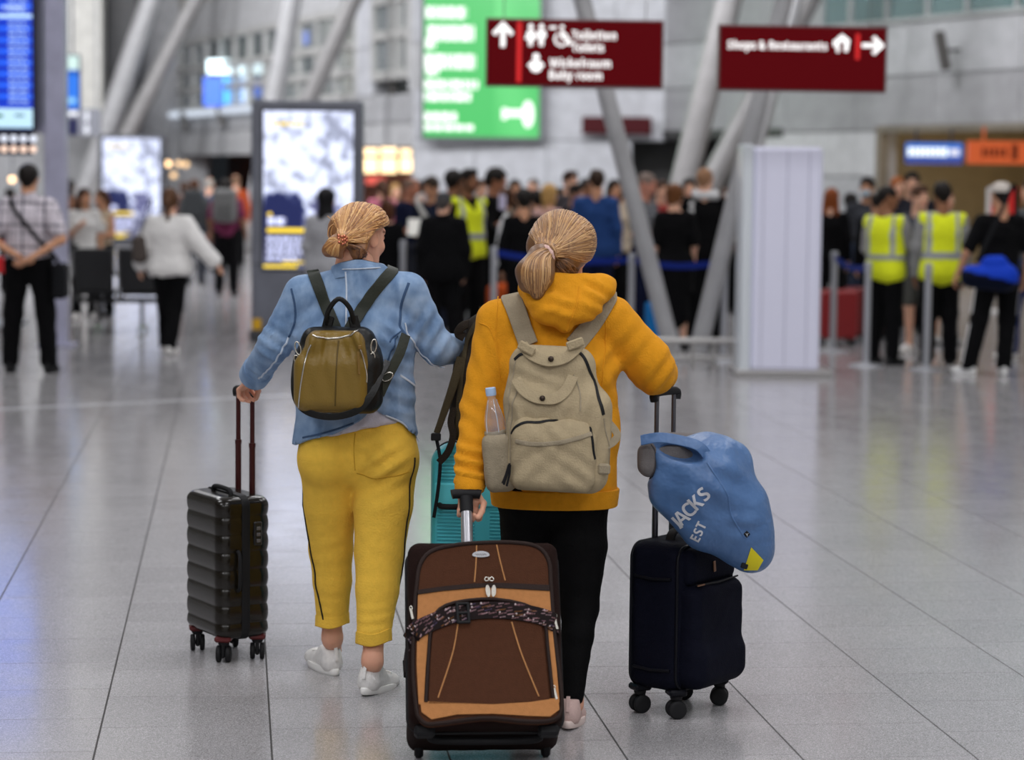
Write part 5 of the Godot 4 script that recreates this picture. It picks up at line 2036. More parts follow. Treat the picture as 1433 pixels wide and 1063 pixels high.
func build_crowd() -> void:
	var white := rgb(222, 220, 218)
	# --- left side
	var p := folk(40, 228, 20.4, 180, "man in a white and black plaid shirt with his hands clasped behind his back", {"bulk": 1.16, "hair": "short", "hairc": HAIR_D, "skin": TAN, "topm": plaid(), "top": white, "sleeve": 0.75, "hem": 0.95, "loose": 0.022, "bot": BLACK, "pose": "back_hands", "curl": 0.7, "collar": true, "J": {"a": [Vector3(0.17, 0.085, 0.02), Vector3(-0.17, 0.085, -0.03)], "k": [Vector3(0.14, 0.5, 0.02), Vector3(-0.14, 0.5, 0.0)]}})
	var mb := MB.new()
	var sp := spline([Vector3(-0.14, 1.5, 0.02), Vector3(-0.1, 1.4, 0.16), Vector3(0.1, 1.15, 0.18), Vector3(0.24, 0.98, 0.1), Vector3(0.26, 0.9, 0.05)], 20)
	mb.band(sp, [Vector3.BACK], 0.035, 0.008)
	var b := thing("shoulder_bag", "black shoulder bag at the right hip of the man in the plaid shirt", "bag", p.position)
	part("strap", mb, cloth("strap_black", rgb(26, 27, 30), 0.7), b)
	var f := Field.new(0.014, 0.02)
	f.rbox(Vector3(0.27, 0.78, 0.02), Vector3(0.06, 0.15, 0.12), 0.04)
	part("bag_body", f.bake().mesh(MB.new()), cloth("bag_black", rgb(24, 25, 28), 0.7), b)
	folk(118, 262, 27.5, 12, "woman with long dark hair in a white t-shirt behind the black seats", {"fem": true, "hair": "long", "hairc": Color(0.2, 0.11, 0.08), "skin": TAN, "top": white, "sleeve": 0.7, "bot": BLACK, "pose": "phone", "look": 20, "shoe": white, "sole": white})
	folk(143, 264, 28.2, -35, "woman in a beige sleeveless top holding something white behind the seats", {"fem": true, "hair": "pony", "hairc": Color(0.3, 0.18, 0.11), "skin": TAN, "top": rgb(196, 176, 152), "sleeve": 0.0, "bot": BLACK, "pose": "hold"})
	b = sling("white_pouch", "small white pouch held by the woman in the beige top", "pouch", W(141, 326, 27.95), 0, Vector3(0.13, 0.13, 0.06), cloth("pouch_white", rgb(214, 210, 205)), [], null)
	p = folk(238, 262, 22.6, 176, "woman in a loose white blouse and black trousers walking away with her arm swung out", {"fem": true, "bulk": 1.1, "hair": "pony", "hairc": Color(0.33, 0.22, 0.14), "skin": PALE, "top": rgb(232, 230, 228), "topn": "blouse", "loose": 0.05, "hem": 0.84, "sleeve": 1.92, "tail": 0.12, "bot": BLACK, "shoe": white, "sole": white, "J": {"e": [Vector3(0.28, 1.18, 0.0), Vector3(-0.29, 1.2, -0.06)], "w": [Vector3(0.33, 0.93, 0.06), Vector3(-0.5, 0.98, -0.1)], "k": [Vector3(0.07, 0.5, 0.08), Vector3(-0.06, 0.5, 0.0)], "a": [Vector3(0.08, 0.085, 0.12), Vector3(-0.03, 0.1, -0.14)]}})
	b = thing("handbag", "dark patterned handbag under the left arm of the woman in the white blouse", "bag", p.position)
	f = Field.new(0.014, 0.02)
	f.rbox(Vector3(-0.28, 0.98, -0.06), Vector3(0.07, 0.13, 0.16), 0.05)
	part("bag_body", f.bake().mesh(MB.new()), cloth("bag_taupe", rgb(82, 74, 70), 0.6, 9.0, 1.0), b)
	mb = MB.new()
	mb.band(spline([Vector3(-0.27, 1.08, 0.06), Vector3(-0.2, 1.38, 0.08), Vector3(-0.17, 1.42, -0.02), Vector3(-0.24, 1.15, -0.16)], 14), [Vector3.LEFT], 0.03, 0.008)
	part("strap", mb, mats["strap_black"], b)
	# far group by the shop
	p = folk(317, 250, 33.0, 178, "man in a burgundy shirt wearing a light grey backpack", {"bulk": 1.2, "hair": "curly", "hairc": HAIR_D, "skin": BROWN, "top": rgb(108, 44, 74), "sleeve": 0.75, "hem": 0.9, "bot": BLACK, "pose": "trolley", "shoe": rgb(60, 60, 64)})
	b = sling("backpack", "light grey backpack on the back of the man in the burgundy shirt", "backpack", p.position + Vector3(0, 1.0, 0.19), 0, Vector3(0.33, 0.46, 0.18), cloth("pack_grey", rgb(112, 112, 112)), [], null)
	mb = MB.new()
	mb.box(Vector3(0, 0.17, 0.085), Vector3(0.22, 0.2, 0.04), 0.018)
	part("front_pocket", mb, cloth("pack_grey2", rgb(98, 98, 98)), b)
	p = folk(272, 250, 36.0, 185, "person in a dark grey jacket with a dark backpack near the smaller advertising screen", {"hair": "short", "hairc": HAIR_B, "skin": PALE, "top": rgb(66, 68, 70), "bot": rgb(50, 52, 58), "hem": 0.84, "topn": "jacket"})
	sling("backpack", "dark grey backpack on the person near the smaller advertising screen", "backpack", p.position + Vector3(0, 0.98, 0.2), 0, Vector3(0.3, 0.44, 0.16), cloth("pack_dark", rgb(52, 54, 56)), [], null)
	folk(293, 248, 40.0, 170, "grey haired person in a blue top beyond the dark backpack", {"hair": "balding", "hairc": rgb(150, 146, 140), "skin": PALE, "top": rgb(52, 74, 98), "bot": NAVY})
	folk(258, 254, 42.0, 150, "far person in a reddish brown top under the bulbs", {"fem": true, "hair": "bob", "hairc": HAIR_B, "skin": PALE, "top": rgb(110, 66, 54), "bot": BLACK})
	folk(330, 244, 43.0, 190, "bald person in an orange top beyond the man in burgundy", {"hair": "balding", "hairc": rgb(120, 90, 70), "skin": PALE, "top": rgb(168, 74, 40), "bot": BLACK})
	folk(97, 250, 36.0, 160, "dark haired person in brown half hidden behind the steel post", {"fem": true, "hair": "long", "hairc": HAIR_D, "skin": TAN, "top": rgb(96, 66, 50), "bot": BLACK})
	folk(14, 262, 33.0, 175, "dark haired person in brown at the left edge beyond the plaid man", {"hair": "short", "hairc": HAIR_D, "skin": TAN, "top": rgb(74, 56, 46), "bot": BLACK})
	# woman in headscarf before the kiosk
	folk(456, 262, 22.9, 148, "woman in a black headscarf and pale grey top before the large advertising screen", {"fem": true, "hair": "hijab", "hairc": Color(0.05, 0.05, 0.06), "skin": TAN, "top": rgb(168, 168, 172), "loose": 0.03, "bot": BLACK, "hem": 0.7, "pose": "phone"})

	# --- the queue, from left to right
	folk(541, 278, 24.5, 172, "brown haired woman in black just right of the denim jacket woman's head", {"fem": true, "hair": "bob", "hairc": Color(0.3, 0.17, 0.1), "skin": PALE, "top": BLACK, "bot": BLACK, "look": 40})
	folk(575, 247, 27.0, 55, "older bald man in a dark navy shirt at the left end of the queue", {"bulk": 1.12, "hair": "balding", "hairc": rgb(120, 100, 88), "skin": Color(0.74, 0.5, 0.4), "top": NAVY, "sleeve": 0.8, "bot": rgb(58, 60, 70), "pose": "hold"})
	p = folk(604, 246, 26.2, -30, "man in navy with a broad white strap across his chest reading papers", {"hair": "short", "hairc": Color(0.22, 0.18, 0.15), "skin": TAN, "top": Color(0.1, 0.12, 0.19), "sleeve": 1.0, "bot": rgb(40, 46, 64), "pose": "hold", "nod": 16})
	b = thing("shoulder_bag", "white strapped bag of the man in navy in the queue", "bag", p.position)
	b.rotation.y = deg_to_rad(-30)
	mb = MB.new()
	mb.band(spline([Vector3(-0.13, 1.49, -0.02), Vector3(-0.11, 1.42, 0.12), Vector3(0.06, 1.2, 0.17), Vector3(0.2, 1.0, 0.1)], 14), [Vector3.BACK], 0.06, 0.008)
	part("strap", mb, cloth("strap_white", rgb(206, 204, 200)), b)
	f = Field.new(0.014, 0.02)
	f.rbox(Vector3(0.25, 0.86, 0.06), Vector3(0.06, 0.13, 0.13), 0.03)
	part("bag_body", f.bake().mesh(MB.new()), mats["strap_white"], b)
	mb = MB.new()
	mb.box(Vector3.ZERO, Vector3(0.21, 0.28, 0.004), 0.001, Basis(Vector3.RIGHT, -0.9))
	b = part("paper", mb, mat("paper", rgb(224, 222, 216), 0.8))
	b.position = p.position + Vector3(-0.14, 1.13, 0.27)
	tag(b, "sheet of white paper in the hands of the man in navy", "paper")
	folk(534, 250, 33.0, 200, "person in a pinkish top far behind the brown haired woman", {"fem": true, "hair": "pony", "hairc": HAIR_B, "skin": PALE, "top": rgb(190, 110, 130), "bot": BLACK})
	folk(553, 256, 36.0, 20, "short far person with fair hair behind the bald man in navy", {"fem": true, "hair": "bob", "hairc": rgb(150, 116, 70), "skin": PALE, "top": rgb(60, 44, 44), "bot": BLACK})
	folk(621, 268, 23.4, 180, "man in a black jacket and grey flat cap seen from behind", {"bulk": 1.18, "hair": "short", "hairc": rgb(70, 66, 64), "skin": PALE, "top": BLACK, "topn": "jacket", "hem": 0.78, "loose": 0.03, "bot": BLACK, "collar": true, "cap": rgb(72, 72, 74), "capk": "flat", "look": -14, "J": {"a": [Vector3(0.15, 0.085, 0.02), Vector3(-0.15, 0.085, 0)]}})
	folk(655, 235, 25.0, 38, "bearded man in a yellow safety vest over black in the queue", {"hair": "short", "hairc": HAIR_D, "skin": BROWN, "beard": HAIR_D, "top": BLACK, "vest": 0.8, "bot": BLACK, "bulk": 1.08, "J": {"e": [Vector3(0.22, 1.14, 0.06), Vector3(-0.25, 1.13, 0)], "w": [Vector3(0.3, 1.1, 0.32), Vector3(-0.2, 0.95, 0.16)]}})
	folk(634, 238, 26.6, 150, "man with thick black hair right behind the bearded vest wearer", {"hair": "curly", "hairc": HAIR_D, "skin": BROWN, "top": BLACK, "bot": BLACK})
	folk(693, 235, 25.6, 72, "young man in a black t-shirt with a white chest print in profile", {"hair": "curly", "hairc": HAIR_D, "skin": Color(0.62, 0.42, 0.32), "top": BLACK, "sleeve": 0.8, "bot": BLACK, "pose": "phone"})
	mb = MB.new()
	mb.box(Vector3.ZERO, Vector3(0.1, 0.15, 0.012), 0.004)
	b = part("badge_card", mb, mat("badge", rgb(206, 200, 226), 0.5))
	b.position = W(703, 283, 25.3) + Vector3(0, 0, 0)
	b.rotation.y = deg_to_rad(40)
	tag(b, "pale card held up by the young man in the black t-shirt", "card")
	p = folk(733, 264, 23.8, 188, "person with bushy black hair in a black jacket with white sleeve stripes", {"hair": "curly", "hairc": HAIR_D, "skin": TAN, "top": BLACK, "topn": "jacket", "bot": BLACK, "hem": 0.84})
	mb = MB.new()
	mb.band([Vector3(0.19, 1.5, 0.03), Vector3(0.262, 1.36, 0.03), Vector3(0.29, 1.1, 0.02), Vector3(0.29, 0.92, 0.0)], [Vector3(0.5, 0.3, 0.8)], 0.05, 0.01)
	var st := part("sleeve_stripe", mb, mat("stripe_white", rgb(224, 224, 224), 0.8), p)
	st.scale = Vector3(1, 1, -1)
	folk(768, 256, 26.0, 140, "blonde woman in a pale pink top beyond the hoodie woman's head", {"fem": true, "hair": "bob", "hairc": rgb(186, 146, 88), "skin": PALE, "top": rgb(214, 172, 164), "sleeve": 1.2, "bot": rgb(180, 170, 160)})
	folk(797, 238, 29.0, 30, "dark haired man in grey behind the mask wearer", {"hair": "short", "hairc": Color(0.2, 0.12, 0.09), "skin": PALE, "top": rgb(70, 66, 70), "bot": BLACK})
	folk(806, 256, 27.0, 45, "dark haired man in black wearing a pale blue face mask in mid queue", {"hair": "short", "hairc": HAIR_D, "skin": Color(0.68, 0.5, 0.42), "mask": rgb(176, 200, 214), "top": BLACK, "sleeve": 0.8, "bot": BLACK})
	folk(834, 236, 25.8, 165, "tall man in a blue denim shirt seen from behind", {"bulk": 1.08, "hair": "short", "hairc": Color(0.2, 0.14, 0.1), "skin": TAN, "top": rgb(42, 72, 128), "bot": NAVY, "hem": 0.82, "look": 20})
	folk(859, 250, 28.0, 20, "dark haired woman in cream between the denim shirt and the leaning tube", {"fem": true, "hair": "long", "hairc": HAIR_D, "skin": TAN, "top": rgb(196, 180, 160), "bot": BLACK})
	folk(720, 250, 31.0, 10, "far dark haired person in black between two bushy heads", {"fem": true, "hair": "bob", "hairc": HAIR_D, "skin": TAN, "top": BLACK, "bot": BLACK})
	folk(746, 248, 32.0, 340, "far man with short grey hair in a dark top", {"hair": "buzz", "hairc": rgb(90, 84, 80), "skin": PALE, "top": rgb(50, 50, 58), "bot": BLACK})
	folk(880, 248, 31.0, 30, "far person in black with a red scarf side behind the leaning tube", {"fem": true, "hair": "bob", "hairc": HAIR_D, "skin": PALE, "top": rgb(120, 40, 44), "bot": BLACK})
	folk(903, 240, 24.6, 62, "older balding man in a grey striped t-shirt right of the slim leaning tube", {"bulk": 1.1, "hair": "buzz", "hairc": rgb(120, 104, 96), "skin": Color(0.78, 0.54, 0.46), "topm": striped("tee_stripes", rgb(120, 122, 126), rgb(84, 86, 92), 0.05), "top": rgb(120, 122, 126), "sleeve": 0.8, "bot": NAVY, "nod": 10, "pose": "hold"})
	folk(944, 256, 23.6, 186, "brown haired woman in a long black dress seen from behind in the queue", {"fem": true, "hair": "bun", "hairc": Color(0.42, 0.26, 0.14), "skin": PALE, "top": BLACK, "topn": "dress", "sleeve": 0.9, "hem": 0.6, "botk": "skirt", "bot": BLACK, "look": -35, "shoe": BLACK})
	p = folk(986, 233, 24.2, 190, "fair haired man in a black jacket with white hood and white shoulder stripes", {"bulk": 1.12, "hair": "buzz", "hairc": rgb(150, 112, 84), "skin": PALE, "top": BLACK, "topn": "jacket", "bot": BLACK, "look": -30, "J": {"e": [Vector3(0.26, 1.12, 0), Vector3(-0.26, 1.14, 0.06)], "w": [Vector3(0.24, 0.9, 0.1), Vector3(-0.28, 1.16, 0.3)]}})
	f = Field.new(0.016, 0.02)
	f.cap(Vector3(0.09, 1.48, -0.06), Vector3(-0.09, 1.48, -0.06), 0.045, 0.045)
	f.cap(Vector3(0.1, 1.5, 0.0), Vector3(-0.1, 1.5, 0.0), 0.04, 0.04)
	part("hood", f.bake().mesh(MB.new()), cloth("hood_white", rgb(214, 214, 216)), p)
	mb = MB.new()
	for s in [1.0]:
		mb.band([Vector3(-0.2, 1.5, -0.02), Vector3(-0.27, 1.4, -0.06), Vector3(-0.31, 1.15, -0.03)], [Vector3(-0.6, 0.3, -0.7)], 0.05, 0.01)
	part("sleeve_stripe", mb, mats["stripe_white"], p)
	mb = MB.new()
	for i in 7:
		mb.box(Vector3(0.17, 1.4 - i * 0.062, -0.155 + 0.004 * i), Vector3(0.045, 0.042, 0.02), 0.004)
	part("back_print", mb, mats["stripe_white"], p).set_meta("kind", "stuff")
	mb = MB.new()
	mb.box(Vector3.ZERO, Vector3(0.2, 0.29, 0.006), 0.001)
	b = part("paper_folder", mb, mats["paper"])
	b.position = p.position + Vector3(0.25, 1.2, -0.36)
	tag(b, "white folder held up beside the man with the white hood", "folder")
	folk(1016, 262, 30.0, 10, "brown haired child sized person beyond the man with the white hood", {"fem": true, "hair": "bob", "hairc": HAIR_B, "skin": PALE, "top": rgb(90, 70, 60), "bot": BLACK})


	# heads of a further row, mostly hidden
	for q in [[586, 252, 31.0, 200, "short", HAIR_D, TAN, BLACK, "far person whose dark head shows between the bald man and the strap wearer"], [672, 250, 30.0, 20, "short", HAIR_B, PALE, NAVY, "far person in navy between the bearded vest wearer and the chest print man"], [710, 262, 28.5, 160, "bob", HAIR_B, TAN, rgb(96, 92, 84), "person in olive grey low behind the young man in the black t-shirt"], [782, 262, 30.5, 30, "short", HAIR_D, BROWN, BLACK, "far person in black just right of the blonde woman"], [820, 250, 31.0, 10, "curly", HAIR_D, BROWN, BLACK, "far person in black left of the blue denim shirt"], [873, 256, 29.0, 170, "short", HAIR_D, TAN, rgb(44, 46, 60), "person in slate behind the slim leaning tube"], [925, 252, 29.5, 15, "short", HAIR_B, PALE, rgb(150, 52, 50), "far person in red between the striped t-shirt and the black dress"], [964, 248, 28.5, 0, "bob", HAIR_D, PALE, BLACK, "far dark haired person between the black dress and the white hood"], [1190, 270, 29.5, 150, "curly", HAIR_D, BROWN, rgb(70, 84, 110), "person in faded blue right of the auburn haired woman"], [1228, 270, 25.8, 190, "short", HAIR_D, TAN, BLACK, "person in black almost covered by the nearer bright vest"], [648, 256, 29.0, 180, "short", HAIR_B, TAN, BLACK, "person in black hidden behind the flat cap and the bearded vest wearer"], [751, 266, 28.0, 200, "curly", HAIR_D, TAN, BLACK, "person in black between the white striped jacket and the blonde woman"]]:
		folk(q[0], q[1], q[2], q[3], q[8], {"hair": q[4], "hairc": q[5], "skin": q[6], "top": q[7], "bot": BLACK, "fem": q[4] == "bob"})

	# --- right side, beyond the white pillar
	folk(1163, 262, 26.5, 165, "woman with long auburn hair at the right edge of the white light pillar", {"fem": true, "hair": "long", "hairc": rgb(128, 66, 30), "skin": PALE, "top": BLACK, "bot": BLACK})
	folk(1213, 247, 27.0, -20, "man in dark grey wearing a white face mask beside the nearer bright vest", {"hair": "short", "hairc": HAIR_D, "skin": TAN, "mask": rgb(196, 206, 214), "top": rgb(60, 62, 68), "topn": "jacket", "bot": rgb(60, 70, 92)})
	folk(1275, 239, 26.6, -10, "tall dark haired man between the two bright vests", {"hair": "short", "hairc": HAIR_D, "skin": PALE, "top": rgb(40, 40, 48), "bot": BLACK})
	folk(1255, 246, 29.0, 10, "person with orange brown hair behind the guard in the bright vest", {"fem": true, "hair": "bob", "hairc": rgb(150, 84, 40), "skin": PALE, "top": rgb(130, 80, 46), "bot": BLACK})
	folk(1241, 258, 22.2, 140, "guard in a yellow vest with grey sleeves near the white light pillar, turned aside", {"hair": "buzz", "hairc": HAIR_D, "skin": BROWN, "top": rgb(150, 148, 148), "vest": 0.82, "bot": BLACK, "look": -42, "bulk": 1.06, "J": {"e": [Vector3(0.2, 1.13, -0.02), Vector3(-0.24, 1.16, 0.08)], "w": [Vector3(0.12, 1.05, 0.2), Vector3(-0.24, 1.1, 0.34)]}})
	folk(1288, 258, 23.6, -38, "man in grey t-shirt and shorts with bare legs between the bright vests", {"hair": "short", "hairc": Color(0.3, 0.2, 0.14), "skin": PALE, "top": rgb(70, 72, 80), "sleeve": 0.8, "botk": "shorts", "bot": rgb(84, 84, 80), "shoe": white, "sole": white, "look": 60})
	folk(1318, 253, 22.0, 180, "guard in a yellow vest seen squarely from behind near the blue duffel bag", {"hair": "short", "hairc": HAIR_D, "skin": BROWN, "top": rgb(140, 140, 140), "vest": 0.74, "bot": BLACK, "bulk": 1.1, "shoe": BLACK, "sole": white})
	p = folk(1400, 254, 21.2, 186, "man in a white cap and black clothes with white trouser stripes carrying a blue duffel", {"bulk": 1.14, "hair": "buzz", "hairc": HAIR_D, "skin": TAN, "cap": rgb(206, 198, 190), "top": BLACK, "sleeve": 0.85, "hem": 0.84, "bot": BLACK, "stripe": true, "shoe": rgb(226, 226, 226), "sole": rgb(230, 230, 230), "look": 6, "J": {"e": [Vector3(0.31, 1.13, -0.04), Vector3(-0.27, 1.13, -0.03)], "w": [Vector3(0.36, 0.92, 0.08), Vector3(-0.26, 0.9, 0.04)], "k": [Vector3(0.17, 0.5, 0.0), Vector3(-0.1, 0.5, 0.03)], "a": [Vector3(0.27, 0.085, -0.05), Vector3(-0.06, 0.085, -0.04)], "toe": [0.5, -0.2]}})
	b = thing("duffel_bag", "bright blue and black duffel bag slung behind the man in the white cap", "bag", W(1381, 385, 20.85) - Vector3(0, 0.2, 0))
	b.rotation.z = -0.12
	f = Field.new(0.016, 0.02)
	f.cap(Vector3(-0.15, 0.17, 0), Vector3(0.13, 0.2, 0), 0.1, 0.125)
	f.cap(Vector3(-0.02, 0.3, 0), Vector3(0.07, 0.31, 0), 0.07, 0.075)
	f.bake()
	var blue := Color(1, 1, 1)
	var bm := cloth("duffel", rgb(20, 62, 190), 0.6)
	bm.vertex_color_use_as_albedo = true
	part("bag_body", f.mesh(MB.new(), null, func(q): return Color(0.12, 0.06, 0.03) if q.y < 0.19 - 0.12 * q.x else blue), bm, b)
	mb = MB.new()
	mb.band(spline([Vector3(-0.14, 0.3, 0.06), Vector3(0.0, 0.7, 0.0), Vector3(0.12, 1.0, -0.1), Vector3(0.2, 0.7, -0.2)], 16), [Vector3.BACK], 0.035, 0.006)
	part("strap", mb, mats["strap_black"], b)
	folk(1322, 262, 25.0, 30, "bare legged person mostly hidden behind the guard seen from behind", {"fem": true, "hair": "pony", "hairc": HAIR_B, "skin": PALE, "top": rgb(180, 176, 172), "botk": "shorts", "bot": rgb(60, 60, 66), "shoe": rgb(150, 150, 150), "J": {"a": [Vector3(0.1, 0.085, 0), Vector3(-0.1, 0.085, 0)]}})
	folk(1444, 250, 23.0, -60, "person in blue trousers and white shoes cut by the right edge", {"hair": "short", "hairc": HAIR_B, "skin": PALE, "top": rgb(90, 92, 96), "bot": rgb(34, 46, 96), "shoe": white, "sole": white, "J": {"k": [Vector3(0.16, 0.5, 0.05), Vector3(-0.12, 0.5, 0.1)], "a": [Vector3(0.24, 0.085, 0.0), Vector3(-0.12, 0.085, 0.1)]}})
	# red suitcases on the floor behind the posts
	for q in [[1172, 483, 0.0, "red hard suitcase standing just right of the white light pillar"], [1206, 478, 0.2, "darker red suitcase beside the queue post right of the pillar"]]:
		var g := G(q[0], q[1])
		b = thing("suitcase", q[3], "suitcase", g, "red suitcases by the queue")
		b.rotation.y = q[2]
		mb = MB.new()
		var hh := 0.5
		var rings := []
		for e in [[-0.13, 0.9], [-0.12, 0.97], [-0.1, 1.0], [0.1, 1.0], [0.12, 0.97], [0.13, 0.9]]:
			var r := PackedVector3Array()
			for v2 in rrect(0.19 * e[1], hh * 0.5 * e[1], 0.05): r.append(Vector3(v2.x, 0.07 + hh * 0.5 + v2.y, e[0]))
			rings.append(r)
		mb.loft(rings)
		part("shell", mb, mat("case_red%d" % int(q[2] * 10), rgb(134, 26, 30) if q[2] == 0.0 else rgb(104, 22, 26), 0.4), b)
		for i in 5:
			mb = MB.new()
			mb.box(Vector3(-0.13 + i * 0.065, 0.07 + hh * 0.5, 0.128), Vector3(0.02, hh * 0.74, 0.012), 0.004)
			part("rib", mb, mats["case_red%d" % int(q[2] * 10)], b)
		for i in 4:
			mb = MB.new()
			mb.lathe([Vector2(0.008, -0.014), Vector2(0.03, -0.014), Vector2(0.034, 0.0), Vector2(0.03, 0.014), Vector2(0.008, 0.014)], 14, Transform3D(Basis(Vector3.BACK, PI / 2), Vector3(-0.14 + 0.28 * (i % 2), 0.034, -0.08 + 0.16 * int(i / 2))))
			part("wheel", mb, mat("rubber", rgb(28, 28, 30), 0.6), b)
			mb = MB.new()
			mb.box(Vector3(-0.14 + 0.28 * (i % 2), 0.062, -0.08 + 0.16 * int(i / 2)), Vector3(0.03, 0.025, 0.04), 0.006)
			part("wheel_mount", mb, mat("rubber"), b)
		mb = MB.new()
		for s in [-0.07, 0.07]: mb.tube([Vector3(s, 0.56, -0.08), Vector3(s, 0.78, -0.08)], 0.008, 8)
		mb.tube([Vector3(-0.08, 0.78, -0.08), Vector3(0.08, 0.78, -0.08)], 0.014, 8)
		part("handle", mb, mat("rubber"), b)
	sling("travel_bag", "orange upright travel bag on the floor behind the queue post by the bright vest", "bag", G(701, 477), 20, Vector3(0.3, 0.6, 0.24), cloth("bag_orange", rgb(196, 84, 36)), [Vector3(-0.07, 0.58, 0), Vector3(0, 0.68, 0), Vector3(0.07, 0.58, 0)], mats["strap_black"])
	# blue thing glimpsed low behind the leaning tube
	b = sling("blue_bag", "bright blue bag standing low behind the leaning tube by the hoodie woman", "bag", G(914, 492), 10, Vector3(0.16, 0.5, 0.2), cloth("bag_sky", rgb(34, 120, 190)), [Vector3(-0.05, 0.48, 0), Vector3(0, 0.6, 0), Vector3(0.05, 0.48, 0)], mats["strap_black"])

# ---------------------------------------------------------------- the two travellers
var fld := {}

# pixel at depth z (towards the camera) of a figure standing at org
func L(org: Vector3, px: float, py: float, z: float) -> Vector3:
	return W(px, py, -org.z - z) - org

# the point of a field's camera side surface that a pixel shows
func on(f: Field, org: Vector3, px: float, py: float, gap := 0.0) -> Vector3:
	var p := L(org, px, py, 0.15)
	for i in 3:
		p = L(org, px, py, f.surf(p.x, p.y, 1, 0.0))
	var n := f.normal(p)
	return p + n * (gap + (f.disp_fn.call(p, n) if f.disp_fn != null else 0.0))

func lay(f: Field, org: Vector3, pts: Array, gap: float, n: int) -> Array:
	var flat := []
	for q in pts: flat.append(Vector3(q[0], q[1], 0))
	var r := []
	for q in spline(flat, n): r.append(on(f, org, q.x, q.y, gap))
	return r

func normals(f: Field, pts: Array) -> Array:
	var r := []
	for p in pts: r.append(f.normal(p))
	return r

func ripple(sd: int, amp: float, freq: float, stretch := Vector3.ONE):
	var n := FastNoiseLite.new()
	n.seed = sd
	n.frequency = freq
	n.fractal_octaves = 3
	return func(p, _n): return amp * n.get_noise_3d(p.x * stretch.x, p.y * stretch.y, p.z * stretch.z)

# creases: ridged waves that run in a direction around a centre
func crease(p: Vector3, c: Vector3, d: Vector3, reach: float, wave: float, amp: float) -> float:
	var q := p - c
	var w := exp(-q.length_squared() / (reach * reach))
	return amp * w * sin(q.dot(d) / wave * TAU + 2.0 * sin(q.y * 9.0 + q.x * 5.0))

func strands(mb: MB, f: Field, paths: Array, cols: Array, rad: float, sd: int, n := 12) -> void:
	var r := RandomNumberGenerator.new()
	r.seed = sd
	for pts in paths:
		var sp := spline(pts, n)
		var rr := []
		var gap := r.randf_range(-0.0015, 0.002)
		for i in sp.size():
			sp[i] = f.snap(sp[i], gap)
			var t := float(i) / (sp.size() - 1)
			rr.append(rad * r.randf_range(0.85, 1.15) * (0.35 + 0.65 * sin(PI * clampf(t * 0.9 + 0.08, 0, 1))))
		mb.tint = cols[r.randi() % cols.size()]
		mb.tube(sp, rr, 5)
	mb.tint = Color(1, 1, 1)

func hair_gloss(key: String) -> StandardMaterial3D:
	if mats.has(key): return mats[key]
	var m := mat(key, Color(1, 1, 1), 0.42)
	m.vertex_color_use_as_albedo = true
	m.vertex_color_is_srgb = true
	m.metallic_specular = 0.6
	return m

func sneaker(parent: Node3D, at: Vector3, yaw: float, pitch: float, sc: float, up: Material, sole: Material) -> void:
	var sh := shoe_shape("plain")
	var p := part("shoe", shapes_mesh("shoeup", sh[0]), up, parent)
	p.transform = Transform3D((Basis(Vector3.UP, yaw) * Basis(Vector3.RIGHT, pitch)).scaled_local(Vector3.ONE * sc), at)
	part("sole", shapes_mesh("shoeso", sh[1]), sole, p)
	var mb := MB.new()
	mb.band([Vector3(0, 0.06, -0.082), Vector3(0, 0.09, -0.078), Vector3(0, 0.112, -0.07)], [Vector3.FORWARD], 0.014, 0.006)
	part("pull_tab", mb, up, p)
	mb = MB.new()
	for i in 4: mb.tube([Vector3(-0.03, 0.08 - i * 0.004, 0.05 + i * 0.022), Vector3(0, 0.092 - i * 0.007, 0.055 + i * 0.022), Vector3(0.03, 0.08 - i * 0.004, 0.05 + i * 0.022)], 0.003, 6)
	part("laces", mb, sole, p).set_meta("kind", "stuff")

func denim() -> StandardMaterial3D:
	if mats.has("denim"): return mats["denim"]
	var m := mat("denim", Color(1, 1, 1), 0.88)
	m.albedo_texture = noise_tex(0.006, 512, false, 1.0, [[0.0, 0.38, 0.62, 1.0], [rgb(90, 117, 155), rgb(116, 144, 179), rgb(136, 162, 195), rgb(164, 186, 212)]], 6, FastNoiseLite.TYPE_SIMPLEX_SMOOTH, 4)
	m.uv1_triplanar = true
	m.uv1_scale = Vector3(4.0, 2.6, 4.0)
	m.normal_enabled = true
	m.normal_texture = noise_tex(0.3, 512, true, 6.0, null, 2)
	m.normal_scale = 0.35
	m.metallic_specular = 0.2
	m.rim_enabled = true
	m.rim = 0.2
	return m

func build_travellers() -> void:
	denim_woman()
	hoodie_woman()

